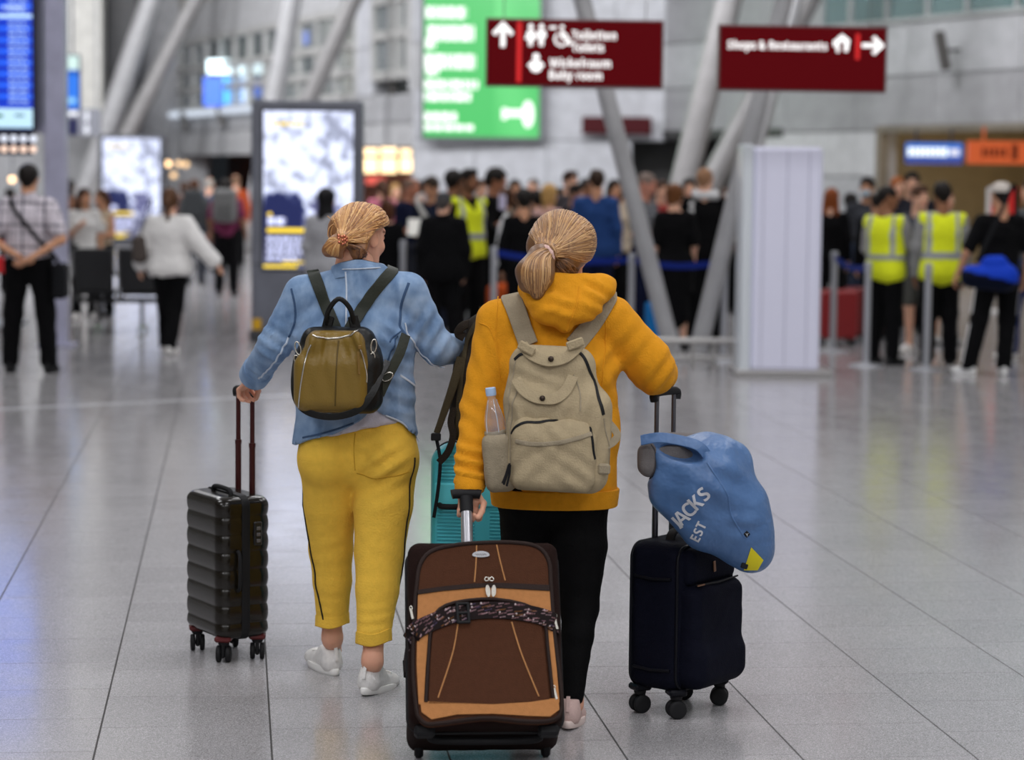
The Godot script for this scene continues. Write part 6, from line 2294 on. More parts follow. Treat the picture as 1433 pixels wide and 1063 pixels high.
func denim_woman() -> void:
	var org := Vector3(W(500, 600, 8.15).x, 0, -8.15)
	var q := func(px: float, py: float, z := 0.0) -> Vector3: return L(org, px, py, z)
	var t := thing("person", "woman in a blue denim jacket and yellow trousers, back turned, pulling a black suitcase", "person", org)
	var S := Vector3.LEFT
	var J := {"fwd": Vector3.FORWARD, "side": S, "hip": q.call(500, 640), "waist": q.call(498, 540), "chest": q.call(497, 455), "neck": q.call(505, 382, 0.01), "head": q.call(504, 331, -0.02),
		"s": [q.call(424, 412, 0.0), q.call(571, 408, 0.0)], "e": [q.call(384, 482, -0.02), q.call(613, 488, -0.02)], "w": [q.call(353, 530, -0.2), q.call(662, 488, -0.24)],
		"h": [q.call(460, 652, 0.0), q.call(541, 652, 0.0)], "k": [q.call(463, 770, -0.08), q.call(531, 775, 0.06)], "a": [q.call(465, 893, -0.12), q.call(521, 925, 0.2)], "toe": [0.2, -0.2]}
	fld.dJ = J
	var skin := skin_mat(rgb(218, 164, 138))
	# body
	var f := Field.new(0.013, 0.03)
	f.cap(J.hip - S * 0.08, J.hip + S * 0.08, 0.085, 0.085)
	f.cap(J.hip, J.waist, 0.075, 0.08, S, 1.4)
	f.cap(J.waist, J.chest, 0.09, 0.1, S, 1.4)
	for i in 2:
		f.cap(J.s[i], J.neck - Vector3(0, 0.03, 0), 0.045, 0.045)
		f.cap(J.s[i], J.e[i], 0.045, 0.036)
		f.cap(J.e[i], J.w[i], 0.036, 0.024)
		f.cap(J.h[i], J.k[i], 0.085, 0.05)
		f.cap(J.k[i], J.a[i], 0.048, 0.033)
		f.cap(J.a[i], J.a[i] + Vector3(0, -0.06, -0.08), 0.03, 0.028)
	f.cap(J.neck - Vector3(0, 0.04, 0), J.head - Vector3(0, 0.07, -0.02), 0.05, 0.046)
	f.bake()
	var mb := f.mesh(MB.new())
	var o := {"look": -38.0, "nod": 6.0, "tilt": 3.0}
	mb.append(head_shape(true, 0.0042), Transform3D(head_basis(o, J).scaled_local(Vector3.ONE * 0.95), J.head))
	put_hand(mb, J, 0, 1.25, 0.0035, 0.92, Vector3(-0.42, -0.42, -0.7).normalized(), Vector3(0.5, -0.75, 0.1))
	put_hand(mb, J, 1, 1.25, 0.0035, 0.92)
	part("body", mb, skin, t)

	# trousers
	var yel := cloth("trouser_yellow", rgb(238, 192, 74), 0.82, 5.0, 0.5, 0.25)
	f = Field.new(0.011, 0.03)
	f.cap(q.call(463, 604), q.call(537, 604), 0.1, 0.1, Vector3.RIGHT, 1.05)
	f.cap(q.call(462, 640), q.call(541, 640), 0.112, 0.112, Vector3.RIGHT, 1.0)
	f.ell(q.call(458, 642, 0.035), Vector3(0.1, 0.105, 0.1), Basis(), 0.012)
	f.ell(q.call(541, 642, 0.035), Vector3(0.106, 0.11, 0.102), Basis(), 0.012)
	var lg := [[[461, 652, 0.0, 0.1], [462, 705, -0.04, 0.088], [463, 768, -0.08, 0.075], [465, 812, -0.09, 0.066], [465, 866, -0.1, 0.055]], [[541, 652, 0.0, 0.104], [536, 705, 0.03, 0.1], [531, 772, 0.06, 0.084], [528, 825, 0.11, 0.072], [523, 888, 0.17, 0.057]]]
	for l in lg:
		for i in 4:
			f.cap(q.call(l[i][0], l[i][1], l[i][2]), q.call(l[i + 1][0], l[i + 1][1], l[i + 1][2]), l[i][3], l[i + 1][3], Vector3.RIGHT, 1.0, 0.014)
	var cl: float = q.call(465, 871, -0.1).y
	var cr: float = q.call(523, 896, 0.17).y
	var mid: float = q.call(497, 640).x
	var top: float = q.call(500, 580).y
	f.lo_clip = func(x, _z): return cl if x < mid else cr
	f.hi_clip = func(_x, _z): return top
	f.bake()
	fld.dt = f
	var seat: Vector3 = q.call(500, 655, 0.12)
	var kr: Vector3 = q.call(535, 700, 0.1)
	var d1 := func(p, _n):
		var v: float = crease(p, kr, Vector3(0.4, -0.9, 0), 0.08, 0.06, 0.002)
		v += crease(p, q.call(535, 655, 0.14), Vector3(0.4, -0.9, 0), 0.08, 0.05, 0.009)
		v += crease(p, q.call(520, 630, 0.14), Vector3(-0.6, -0.8, 0), 0.06, 0.045, 0.006)
		v += crease(p, q.call(465, 850, 0.0), Vector3(0.1, 1, 0), 0.06, 0.04, 0.003)
		v += crease(p, q.call(525, 870, 0.2), Vector3(-0.2, 1, 0), 0.06, 0.04, 0.003)
		v += crease(p, q.call(531, 770, 0.12), Vector3(0.5, 0.9, 0), 0.06, 0.07, 0.002)
		v += crease(p, q.call(463, 765, 0.0), Vector3(-0.5, 0.9, 0), 0.06, 0.07, 0.002)
		# crotch seam and the fold under the seat
		v -= 0.008 * exp(-pow((p.x - q.call(497, 640).x) / 0.008, 2)) * smoothstep(top - 0.05, top - 0.13, p.y) * smoothstep(seat.y - 0.03, seat.y + 0.04, p.y)
		return v
	var ts := part("trousers", f.mesh(MB.new(), d1), yel, t)
	for i in 2:
		mb = MB.new()
		var ln: Array = [[[415, 640], [425, 690], [435, 760], [438, 800], [437, 820], [444, 850], [448, 868]], [[587, 640], [581, 690], [566, 760], [559, 810], [550, 850], [544, 890]]][i]
		var pts := []
		for e in spline(ln.map(func(a): return Vector3(a[0] + (2 if i == 0 else -4), a[1], 0)), 30):
			var zz: float = [-0.06, 0.06][i]
			pts.append(f.snap(q.call(e.x, e.y, zz + 0.02), 0.0015))
		mb.tube(pts, 0.003, 6)
		part("piping", mb, cloth("piping_dark", rgb(48, 44, 36), 0.8), ts)
		mb = MB.new()
		var c: Array = [[465, 866, -0.1, 0.0585], [523, 890, 0.17, 0.0605]][i]
		var rings := []
		for e in [[0.022, 0.96], [0.02, 1.0], [-0.016, 1.03], [-0.02, 0.99], [-0.016, 0.9]]:
			var ring := PackedVector3Array()
			for k in 26:
				var a := TAU * k / 26
				ring.append(q.call(c[0], c[1], c[2]) + Vector3(cos(a) * c[3] * e[1], e[0] + 0.004 * sin(a * 3.0) + 0.006 * cos(a), sin(a) * c[3] * e[1]))
			rings.append(ring)
		mb.loft(rings)
		part("cuff", mb, yel, ts)
	for l in [[[497, 606], [495, 630], [497, 658]], [[499, 662], [520, 668], [548, 668], [572, 660]]]:
		mb = MB.new()
		var sm := lay(f, org, l, -0.0005, 18)
		mb.band(sm, normals(f, sm), 0.0035, 0.004)
		part("seam", mb, cloth("trouser_seam", rgb(196, 150, 46), 0.85), ts)
	# white tee seen under the jacket
	f = Field.new(0.013, 0.03)
	f.cap(q.call(499, 610), q.call(498, 540), 0.126, 0.112, Vector3.RIGHT, 1.6)
	var xa: float = q.call(414, 600).x
	var xb: float = q.call(568, 600).x
	var ya: float = q.call(414, 616, 0.1).y
	var yb: float = q.call(566, 594, 0.1).y
	f.lo_clip = func(x, _z): return lerpf(ya, yb, smoothstep(0.0, 1.0, (x - xa) / (xb - xa)))
	f.hi_clip = func(_x, _z): return q.call(500, 540).y
	f.bake()
	part("shirt", f.mesh(MB.new(), ripple(3, 0.004, 9.0)), cloth("tee_white", rgb(206, 204, 216), 0.85), t)

	# denim jacket
	f = Field.new(0.011, 0.03)
	f.cap(q.call(498, 640, 0.01), q.call(497, 550), 0.15, 0.126, Vector3.RIGHT, 1.5)
	f.cap(q.call(497, 550), q.call(498, 470), 0.124, 0.126, Vector3.RIGHT, 1.58)
	f.cap(q.call(498, 470), q.call(499, 425), 0.126, 0.098, Vector3.RIGHT, 1.6)
	for i in 2:
		f.cap(J.s[i], J.neck - Vector3(0, 0.025, 0), 0.06, 0.058)
		f.cap(J.neck - Vector3(0, 0.06, 0), J.neck + Vector3(0, 0.03, 0.01), 0.08, 0.07)
		f.cap(J.s[i], J.e[i], 0.064, 0.055, Vector3.RIGHT, 1.0, 0.02)
		f.cap(J.e[i], J.e[i].lerp(J.w[i], 0.84 if i == 0 else 0.95), 0.056, 0.049, Vector3.RIGHT, 1.0, 0.02)
	var hem := [[400, 628], [414, 625], [432, 616], [470, 606], [505, 588], [521, 571], [536, 581], [564, 595], [578, 610], [591, 625], [600, 627]]
	var hx := []
	var hy := []
	for h in hem:
		var p: Vector3 = q.call(h[0], h[1], 0.1)
		hx.append(p.x)
		hy.append(p.y)
	var arm_l: float = q.call(410, 600).x - 0.02
	f.lo_clip = func(x, z):
		if x < arm_l or x > -arm_l + 0.26: return -1.0
		if z < -0.05: return hy[1] - 0.01
		for i in hx.size() - 1:
			if x <= hx[i + 1]: return lerpf(hy[i], hy[i + 1], clampf((x - hx[i]) / (hx[i + 1] - hx[i]), 0.0, 1.0))
		return hy[-1]
	var col: float = q.call(505, 368, 0.05).y
	f.hi_clip = func(_x, _z): return col
	f.bake()
	fld.dj = f
	fld.dorg = org
	var dd := func(p, _n):
		var v: float = crease(p, q.call(380, 490, 0.05), Vector3(0.5, 0.85, 0), 0.09, 0.04, 0.006)
		v += crease(p, q.call(362, 525, -0.1), Vector3(0.6, 0.8, 0), 0.06, 0.026, 0.004)
		v += crease(p, q.call(600, 470, 0.05), Vector3(0.75, -0.6, 0), 0.1, 0.045, 0.006)
		v += crease(p, q.call(563, 475, 0.1), Vector3(0.5, 0.8, 0), 0.08, 0.05, 0.006)
		v += crease(p, q.call(432, 470, 0.1), Vector3(-0.5, 0.8, 0), 0.08, 0.05, 0.005)
		v += crease(p, q.call(560, 560, 0.1), Vector3(0.3, 0.95, 0), 0.11, 0.06, 0.006)
		v += crease(p, q.call(500, 420, 0.1), Vector3(0.9, 0.3, 0), 0.12, 0.07, 0.003)
		return v
	var jk := part("jacket", f.mesh(MB.new(), dd), denim(), t)
	# collar
	mb = MB.new()
	var rings := []
	var cn: Vector3 = q.call(504, 372, 0.0)
	for e in [[-0.036, 0.086], [-0.02, 0.083], [0.012, 0.079], [0.016, 0.072], [-0.02, 0.07]]:
		var ring := PackedVector3Array()
		for k in 30:
			var a := TAU * k / 30
			ring.append(cn + Vector3(cos(a) * e[1] * 1.22, e[0] - 0.012 * sin(a) * -1.0 - 0.016 * absf(cos(a)), sin(a) * e[1] * 0.98 + 0.01))
		rings.append(ring)
	mb.loft(rings, false)
	part("collar", mb, denim(), jk)
	# seams: raised pale stitching
	var seam := cloth("seam_pale", rgb(206, 217, 232), 0.85)
	var seam_d := cloth("seam_dark", rgb(70, 94, 128), 0.85)
	var lines := [[[[484, 380], [485, 420], [484, 460]], seam, 0.006], [[[408, 404], [413, 430], [412, 452], [404, 472]], seam_d, 0.007], [[[404, 472], [385, 505], [362, 530]], seam, 0.007], [[[572, 396], [562, 425], [560, 452], [566, 470]], seam_d, 0.009], [[[566, 452], [578, 480], [604, 508], [622, 514]], seam, 0.006], [[[556, 470], [548, 490], [538, 512]], seam_d, 0.005], [[[560, 525], [580, 540]], seam, 0.008], [[[424, 612], [460, 604], [495, 592]], seam_d, 0.006], [[[540, 582], [565, 593], [587, 616]], seam, 0.006], [[[468, 377], [500, 376], [538, 374]], seam, 0.004], [[[545, 478], [552, 470], [562, 462]], seam_d, 0.005]]
	for l in lines:
		mb = MB.new()
		var pts := lay(f, org, l[0], 0.0015, 22)
		mb.band(pts, normals(f, pts), l[2], 0.004)
		part("seam", mb, l[1], jk)
	# turned cuff of the left sleeve
	mb = MB.new()
	var ax: Vector3 = (J.w[0] - J.e[0]).normalized()
	var c0: Vector3 = J.e[0].lerp(J.w[0], 0.86)
	mb.tube([c0 - ax * 0.04, c0 - ax * 0.034, c0 + ax * 0.018, c0 + ax * 0.022], [0.05, 0.0555, 0.053, 0.046], 24)
	part("cuff", mb, denim(), jk)

	# shoes
	var w1 := cloth("shoe_white", rgb(236, 234, 232), 0.7, 8.0)
	var w2 := mat("sole_white", rgb(242, 241, 238), 0.5)
	var sl: Vector3 = q.call(461, 920, -0.16)
	sneaker(t, Vector3(sl.x, 0.0, sl.z), PI + 0.42, 0.0, 0.9, w1, w2)
	var sr: Vector3 = q.call(520, 958, 0.17)
	sneaker(t, Vector3(sr.x, 0.0, sr.z), PI - 0.34, 0.1, 0.9, w1, w2)

	# hair
	f = Field.new(0.007, 0.02)
	f.ell(q.call(503, 321, -0.02), Vector3(0.094, 0.092, 0.1))
	f.cap(q.call(512, 335, 0.03), q.call(508, 350, 0.045), 0.06, 0.046)
	f.ell(q.call(481, 322, 0.03), Vector3(0.055, 0.06, 0.055))
	f.ell(q.call(522, 312, 0.0), Vector3(0.05, 0.055, 0.07))
	f.cap(q.call(478, 334, 0.1), q.call(470, 340, 0.1), 0.022, 0.026)
	f.cap(q.call(474, 341, 0.1), q.call(460, 350, 0.09), 0.028, 0.024)
	f.cap(q.call(468, 348, 0.1), q.call(476, 358, 0.095), 0.026, 0.012)
	# free the ear, cheek and neck on the right
	var yl := [[470, 372], [500, 367], [511, 357], [516, 345], [519, 331], [525, 321], [540, 315], [550, 313]]
	var px := []
	var py := []
	for e in yl:
		px.append(q.call(e[0], e[1], 0.05).x)
		py.append(q.call(e[0], e[1], 0.05).y)
	f.lo_clip = func(x, z):
		var y := -1.0
		for i in px.size() - 1:
			if x > px[i]: y = lerpf(py[i], py[i + 1], clampf((x - px[i]) / (px[i + 1] - px[i]), 0.0, 1.0))
		return maxf(y, lerpf(0.0, py[-1] + 0.02, smoothstep(-0.04, -0.09, z)))
	f.bake()
	var cols := [rgb(184, 130, 76), rgb(196, 144, 88), rgb(212, 164, 106), rgb(168, 114, 64), rgb(204, 154, 96), rgb(146, 98, 56), rgb(226, 182, 124)]
	mb = MB.new()
	mb.tint = rgb(140, 94, 56)
	f.mesh(mb)
	mb.tint = Color(1, 1, 1)
	var paths := []
	var rr := RandomNumberGenerator.new()
	rr.seed = 21
	var clip: Vector3 = q.call(478, 337, 0.115)
	for i in 460:
		var a := lerpf(-0.62, 1.08, rr.randf()) * PI * 0.5   # from the left over the crown to the right
		var ex := 503.0 + 41.0 * sin(a) + rr.randf_range(-2, 1)
		var ey := 324.0 - 42.0 * cos(a) + rr.randf_range(-1, 3)
		if a > 1.2: ey = lerpf(ey, 338, (a - 1.2) / 0.5)
		var st: Vector3 = q.call(ex, ey, -0.02)
		var k := rr.randf_range(0.3, 0.5)
		var m1: Vector3 = st.lerp(clip, k) + Vector3(0.012 * sin(a), 0.018 * cos(a), 0.05)
		var m2: Vector3 = st.lerp(clip, 0.78) + Vector3(0, rr.randf_range(-0.004, 0.01), 0.03)
		paths.append([st, m1, m2, clip + Vector3(rr.randf_range(-0.008, 0.006), rr.randf_range(-0.012, 0.012), -0.01)])
	strands(mb, f, paths, cols, 0.0031, 5, 13)
	paths = []
	for i in 100:
		var a := rr.randf_range(-1.0, 1.0)
		var en: Vector3 = q.call(468 - 12 * cos(a * 1.3) + 8 * maxf(0, a), 346 + 12 * a, 0.11)
		paths.append([clip + Vector3(-0.004, 0.008 * a, 0.0), clip.lerp(en, 0.5) + Vector3(-0.004, 0.006, 0.012), en])
	strands(mb, f, paths, cols, 0.003, 6, 9)
	paths = []
	for i in 36:
		paths.append([q.call(rr.randf_range(498, 524), rr.randf_range(346, 364), 0.06), q.call(rr.randf_range(492, 505), 346, 0.1), clip + Vector3(0.01, -0.01, -0.01)])
	strands(mb, f, paths, [rgb(110, 72, 44), rgb(90, 56, 34), rgb(140, 96, 60)], 0.0042, 7, 9)
	for e in [[[470, 312], [461, 318], [459, 330], [465, 338]], [[474, 306], [466, 308], [458, 302]], [[478, 338], [479, 350], [477, 361]], [[466, 316], [463, 326], [466, 334]]]:
		mb.tint = cols[1]
		mb.tube(spline(e.map(func(a): return q.call(a[0], a[1], 0.07)), 10), 0.0016, 5)
	mb.tint = Color(1, 1, 1)
	part("hair", mb, hair_gloss("hair_gloss"), t)
	# beaded hair clip
	mb = MB.new()
	for i in 11:
		var c: Vector3 = f.snap(q.call(474 + (i % 4) * 3.6, 331 + int(i / 4) * 4.2 + (i % 2) * 1.5, 0.12), 0.003)
		mb.lathe([Vector2(0, -0.0055), Vector2(0.004, -0.004), Vector2(0.0056, 0), Vector2(0.004, 0.004), Vector2(0, 0.0055)], 10, Transform3D(Basis(), c))
	var hc := part("hair_clip", mb, mat("clip_copper", rgb(196, 120, 92), 0.18, 0.7), t)
	hc.set_meta("kind", "stuff")

func hoodie_woman() -> void:
	var org := Vector3(W(777, 600, 7.72).x, 0, -7.72)
	var q := func(px: float, py: float, z := 0.0) -> Vector3: return L(org, px, py, z)
	var t := thing("person", "woman in a mustard hoodie and black leggings seen from behind, pulling the brown suitcase", "person", org)
	var S := Vector3.LEFT
	var J := {"fwd": Vector3.FORWARD, "side": S, "hip": q.call(775, 690), "waist": q.call(776, 590), "chest": q.call(776, 490), "neck": q.call(783, 412, 0.01), "head": q.call(786, 348, -0.025),
		"s": [q.call(697, 450, 0.0), q.call(855, 446, 0.0)], "e": [q.call(672, 570, 0.05), q.call(905, 503, -0.03)], "w": [q.call(657, 682, 0.23), q.call(920, 528, -0.26)],
		"h": [q.call(735, 690, 0.0), q.call(810, 690, 0.0)], "k": [q.call(738, 830, -0.12), q.call(810, 850, 0.06)], "a": [q.call(736, 940, -0.2), q.call(802, 984, 0.165)], "toe": [0.1, -0.1]}
	var skin := skin_mat(rgb(218, 164, 138))
	var f := Field.new(0.013, 0.03)
	f.cap(J.hip - S * 0.06, J.hip + S * 0.06, 0.1, 0.1)
	f.cap(J.hip, J.waist, 0.095, 0.085, S, 1.35)
	f.cap(J.waist, J.chest, 0.085, 0.095, S, 1.35)
	for i in 2:
		f.cap(J.s[i], J.neck - Vector3(0, 0.03, 0), 0.042, 0.042)
		f.cap(J.s[i], J.e[i], 0.042, 0.034)
		f.cap(J.e[i], J.w[i], 0.034, 0.023)
		f.cap(J.h[i], J.k[i], 0.08, 0.045)
		f.cap(J.k[i], J.a[i], 0.045, 0.03)
		f.cap(J.a[i], J.a[i] + Vector3(0, -0.05, -0.08), 0.026, 0.024)
	f.cap(J.neck - Vector3(0, 0.04, 0), J.head - Vector3(0, 0.07, -0.02), 0.048, 0.046)
	f.bake()
	var mb := f.mesh(MB.new())
	mb.append(head_shape(true, 0.0042), Transform3D(head_basis({"look": -30.0, "nod": 10.0, "tilt": -2.0}, J).scaled_local(Vector3.ONE * 0.96), J.head))
	put_hand(mb, J, 0, 1.3, 0.0035, 0.92, Vector3(-0.05, -0.97, 0.15).normalized(), Vector3(0.2, 0.1, 1.0))
	put_hand(mb, J, 1, 1.3, 0.0035, 0.92)
	part("body", mb, skin, t)
	# leggings
	f = Field.new(0.011, 0.03)
	f.cap(q.call(742, 690), q.call(806, 690), 0.112, 0.112)
	var lg := [[[740, 700, 0.0, 0.098], [738, 765, -0.06, 0.083], [738, 835, -0.12, 0.062], [736, 935, -0.2, 0.042]], [[808, 700, 0.0, 0.098], [811, 765, 0.02, 0.088], [811, 850, 0.06, 0.061], [808, 890, 0.12, 0.05], [801, 974, 0.185, 0.037]]]
	for l in lg:
		for i in l.size() - 1:
			f.cap(q.call(l[i][0], l[i][1], l[i][2]), q.call(l[i + 1][0], l[i + 1][1], l[i + 1][2]), l[i][3], l[i + 1][3], Vector3.RIGHT, 1.0, 0.015)
	f.bake()
	part("leggings", f.mesh(MB.new(), ripple(8, 0.003, 11.0)), cloth("legging_black", Color(0.035, 0.035, 0.04), 0.8, 5.0, 0.4, 0.0), t)
	# shoes
	var pk := cloth("shoe_pink", rgb(206, 178, 172), 0.7, 8.0)
	var w2 := mat("sole_pink", rgb(222, 204, 198), 0.5)
	var sr: Vector3 = q.call(797, 1004, 0.2)
	sneaker(t, Vector3(sr.x, 0.0, sr.z), PI - 0.12, 0.12, 0.9, pk, w2)
	var s2: Vector3 = q.call(736, 940, -0.25)
	sneaker(t, Vector3(s2.x, 0.0, s2.z), PI + 0.15, 0.0, 0.9, pk, w2)

	# hoodie
	var mus := cloth("hoodie_mustard", rgb(224, 152, 34), 0.88, 6.0, 0.5, 0.3)
	f = Field.new(0.011, 0.035)
	f.cap(q.call(776, 715), q.call(777, 600), 0.128, 0.126, Vector3.RIGHT, 1.58)
	f.cap(q.call(777, 600), q.call(776, 510), 0.126, 0.124, Vector3.RIGHT, 1.58)
	f.cap(q.call(776, 510), q.call(776, 462), 0.124, 0.1, Vector3.RIGHT, 1.6)
	for i in 2: f.cap(J.s[i], J.neck - Vector3(0, 0.03, 0), 0.064, 0.06)
	f.cap(J.s[0], J.e[0], 0.07, 0.062, Vector3.RIGHT, 1.0, 0.02)
	f.cap(J.e[0], q.call(662, 642, 0.15), 0.06, 0.055, Vector3.RIGHT, 1.0, 0.02)
	f.cap(q.call(662, 642, 0.15), q.call(658, 672, 0.205), 0.055, 0.051, Vector3.RIGHT, 1.0, 0.02)
	f.cap(J.s[1], J.e[1], 0.074, 0.072, Vector3.RIGHT, 1.0, 0.02)
	f.cap(J.e[1], q.call(921, 522, -0.2), 0.072, 0.066, Vector3.RIGHT, 1.0, 0.03)
	f.ell(q.call(916, 523, -0.06), Vector3(0.066, 0.07, 0.08))
	var hemy: float = q.call(776, 706, 0.12).y
	var xl: float = q.call(686, 600).x - 0.012
	f.lo_clip = func(x, z): return -1.0 if x < xl and z > 0.03 else hemy + (0.01 if z > 0 else 0.0) + 0.006 * sin(x * 26.0)
	f.hi_clip = func(_x, _z): return q.call(783, 402, 0.05).y
	f.bake()
	fld.hj = f
	fld.horg = org
	var hd := func(p, _n):
		var v: float = crease(p, q.call(662, 650, 0.2), Vector3(0.15, 1, 0), 0.075, 0.04, 0.011)
		v += crease(p, q.call(668, 590, 0.1), Vector3(0.5, 0.85, 0), 0.1, 0.06, 0.005)
		v += crease(p, q.call(690, 500, 0.08), Vector3(0.95, 0.3, 0), 0.12, 0.06, 0.004)
		v += crease(p, q.call(870, 500, 0.08), Vector3(0.6, -0.75, 0), 0.12, 0.06, 0.006)
		v += crease(p, q.call(925, 525, 0.0), Vector3(0.7, -0.7, 0), 0.08, 0.045, 0.006)
		v += crease(p, q.call(855, 560, 0.08), Vector3(0.9, 0.35, 0), 0.14, 0.07, 0.005)
		v += crease(p, q.call(770, 690, 0.12), Vector3(1, 0.1, 0), 0.2, 0.09, 0.003)
		return v
	var ho := part("hoodie", f.mesh(MB.new(), hd), mus, t)
	# ribbed hem band and left cuff
	mb = MB.new()
	var rings := []
	var hb: Vector3 = q.call(776, 694, 0.0)
	for e in [[0.028, 1.01], [0.026, 1.03], [-0.026, 1.0], [-0.03, 0.97]]:
		var ring := PackedVector3Array()
		for k in 90:
			var a := TAU * k / 90
			var rad: float = (1.0 + (0.004 if k % 2 else -0.004)) * e[1]
			ring.append(hb + Vector3(cos(a) * 0.2025 * rad, e[0], signf(sin(a)) * pow(absf(sin(a)), 0.75) * 0.128 * rad))
		rings.append(ring)
	mb.loft(rings)
	part("hem_band", mb, mus, ho)
	mb = MB.new()
	mb.tube([q.call(659, 666, 0.195), q.call(658, 670, 0.2), q.call(657, 684, 0.222), q.call(657, 688, 0.225)], [0.046, 0.049, 0.047, 0.042], 40)
	part("cuff", mb, mus, ho)
	# seams
	for l in [[[[697, 415], [694, 470], [700, 530]], 0.004], [[[846, 425], [848, 470], [842, 540]], 0.004], [[[672, 452], [684, 458], [692, 476]], 0.004]]:
		mb = MB.new()
		var pts := lay(f, org, l[0], 0.001, 16)
		mb.band(pts, normals(f, pts), l[1], 0.003)
		part("seam", mb, mus, ho)
	# hood lying on the shoulders
	f = Field.new(0.009, 0.03)
	f.cap(q.call(752, 412, 0.1), q.call(846, 404, 0.08), 0.045, 0.036)
	f.cap(q.call(764, 430, 0.13), q.call(822, 424, 0.12), 0.05, 0.05)
	f.cap(q.call(790, 440, 0.14), q.call(790, 455, 0.135), 0.042, 0.026)
	f.cap(q.call(742, 404, 0.05), q.call(770, 432, 0.13), 0.034, 0.045)
	f.cap(q.call(838, 402, 0.06), q.call(812, 432, 0.13), 0.034, 0.042)
	f.cap(q.call(742, 402, 0.05), q.call(748, 408, -0.07), 0.032, 0.03)
	f.cap(q.call(838, 402, 0.06), q.call(832, 408, -0.07), 0.032, 0.03)
	f.cap(q.call(820, 398, 0.09), q.call(855, 396, 0.05), 0.026, 0.014)
	f.cap(q.call(775, 393, 0.1), q.call(830, 396, 0.1), 0.028, 0.02)
	f.bake()
	var hf := func(p, _n):
		return crease(p, q.call(790, 425, 0.18), Vector3(0.25, 1, 0), 0.08, 0.05, 0.005) + crease(p, q.call(830, 415, 0.14), Vector3(0.5, 0.85, 0), 0.07, 0.04, 0.005) + crease(p, q.call(765, 420, 0.15), Vector3(-0.5, 0.85, 0), 0.06, 0.045, 0.004)
	var hood := part("hood", f.mesh(MB.new(), hf), mus, ho)
	mb = MB.new()
	var hp := lay(f, org, [[811, 402], [806, 430], [798, 450], [793, 462]], 0.001, 16)
	mb.band(hp, normals(f, hp), 0.005, 0.004)
	part("hood_seam", mb, mus, ho)

	# hair
	f = Field.new(0.007, 0.02)
	f.ell(q.call(785, 338, -0.02), Vector3(0.1, 0.102, 0.105))
	f.cap(q.call(792, 352, 0.03), q.call(786, 376, 0.035), 0.07, 0.05)
	f.ell(q.call(758, 345, 0.03), Vector3(0.05, 0.06, 0.06))
	f.ell(q.call(812, 338, 0.0), Vector3(0.05, 0.07, 0.07))
	f.cap(q.call(768, 352, 0.1), q.call(758, 357, 0.125), 0.022, 0.03)
	f.cap(q.call(757, 362, 0.125), q.call(750, 382, 0.15), 0.046, 0.06, Vector3.RIGHT, 1.0, 0.02)
	f.cap(q.call(750, 382, 0.15), q.call(752, 410, 0.165), 0.052, 0.022, Vector3.RIGHT, 1.0, 0.02)
	f.cap(q.call(738, 382, 0.14), q.call(735, 400, 0.15), 0.036, 0.018, Vector3.RIGHT, 1.0, 0.02)
	var yl := [[790, 398], [800, 392], [812, 388], [822, 378], [829, 368], [840, 350]]
	var px := []
	var py := []
	for e in yl:
		px.append(q.call(e[0], e[1], 0.05).x)
		py.append(q.call(e[0], e[1], 0.05).y)
	f.lo_clip = func(x, z):
		var y := -1.0
		for i in px.size() - 1:
			if x > px[i]: y = lerpf(py[i], py[i + 1], clampf((x - px[i]) / (px[i + 1] - px[i]), 0.0, 1.0))
		return maxf(y, lerpf(0.0, py[-1] + 0.03, smoothstep(-0.05, -0.1, z)))
	f.bake()
	var cols := [rgb(150, 108, 66), rgb(164, 120, 76), rgb(138, 98, 60), rgb(178, 134, 86), rgb(124, 88, 54), rgb(158, 114, 70), rgb(192, 150, 100)]
	mb = MB.new()
	mb.tint = rgb(112, 78, 48)
	f.mesh(mb)
	mb.tint = Color(1, 1, 1)
	var rr := RandomNumberGenerator.new()
	rr.seed = 33
	var tie: Vector3 = q.call(766, 354, 0.125)
	var paths := []
	for i in 480:
		var a := lerpf(-0.75, 1.35, rr.randf()) * PI * 0.5
		var ex := 785.0 + 49.0 * sin(a) + rr.randf_range(-3, 1)
		var ey := 340.0 - 47.0 * cos(a) + rr.randf_range(-1, 3)
		var st: Vector3 = q.call(ex, ey, -0.02)
		var m1: Vector3 = st.lerp(tie, rr.randf_range(0.3, 0.5)) + Vector3(0.016 * sin(a), 0.02 * cos(a), 0.05)
		var m2: Vector3 = st.lerp(tie, 0.78) + Vector3(0, rr.randf_range(-0.006, 0.008), 0.03)
		paths.append([st, m1, m2, tie + Vector3(rr.randf_range(-0.008, 0.008), rr.randf_range(-0.012, 0.01), -0.012)])
	strands(mb, f, paths, cols, 0.0032, 15, 13)
	paths = []
	for i in 190:
		var a := rr.randf_range(-1.0, 1.0)
		var b := rr.randf_range(0.0, 1.0)
		var m1: Vector3 = q.call(752 + 20 * a, 366 + 6 * absf(a), 0.19)
		var m2: Vector3 = q.call(750 + 24 * a, 388, 0.2)
		var en: Vector3 = q.call(751 + lerpf(22, 13, b) * a, lerpf(396, 417, b) - absf(a) * 8, 0.18)
		paths.append([tie + Vector3(-0.01 + 0.008 * a, -0.006, 0.01), m1, m2, en])
	strands(mb, f, paths, cols, 0.0036, 16, 10)
	paths = []
	for i in 40:
		paths.append([q.call(rr.randf_range(786, 818), rr.randf_range(374, 392), 0.04), q.call(rr.randf_range(776, 796), 366, 0.08), tie + Vector3(0.012, -0.012, -0.01)])
	strands(mb, f, paths, [rgb(96, 66, 42), rgb(80, 54, 34), rgb(120, 84, 52)], 0.0044, 17, 9)
	part("hair", mb, hair_gloss("hair_gloss"), t)
	# scrunchie
	mb = MB.new()
	var ring := []
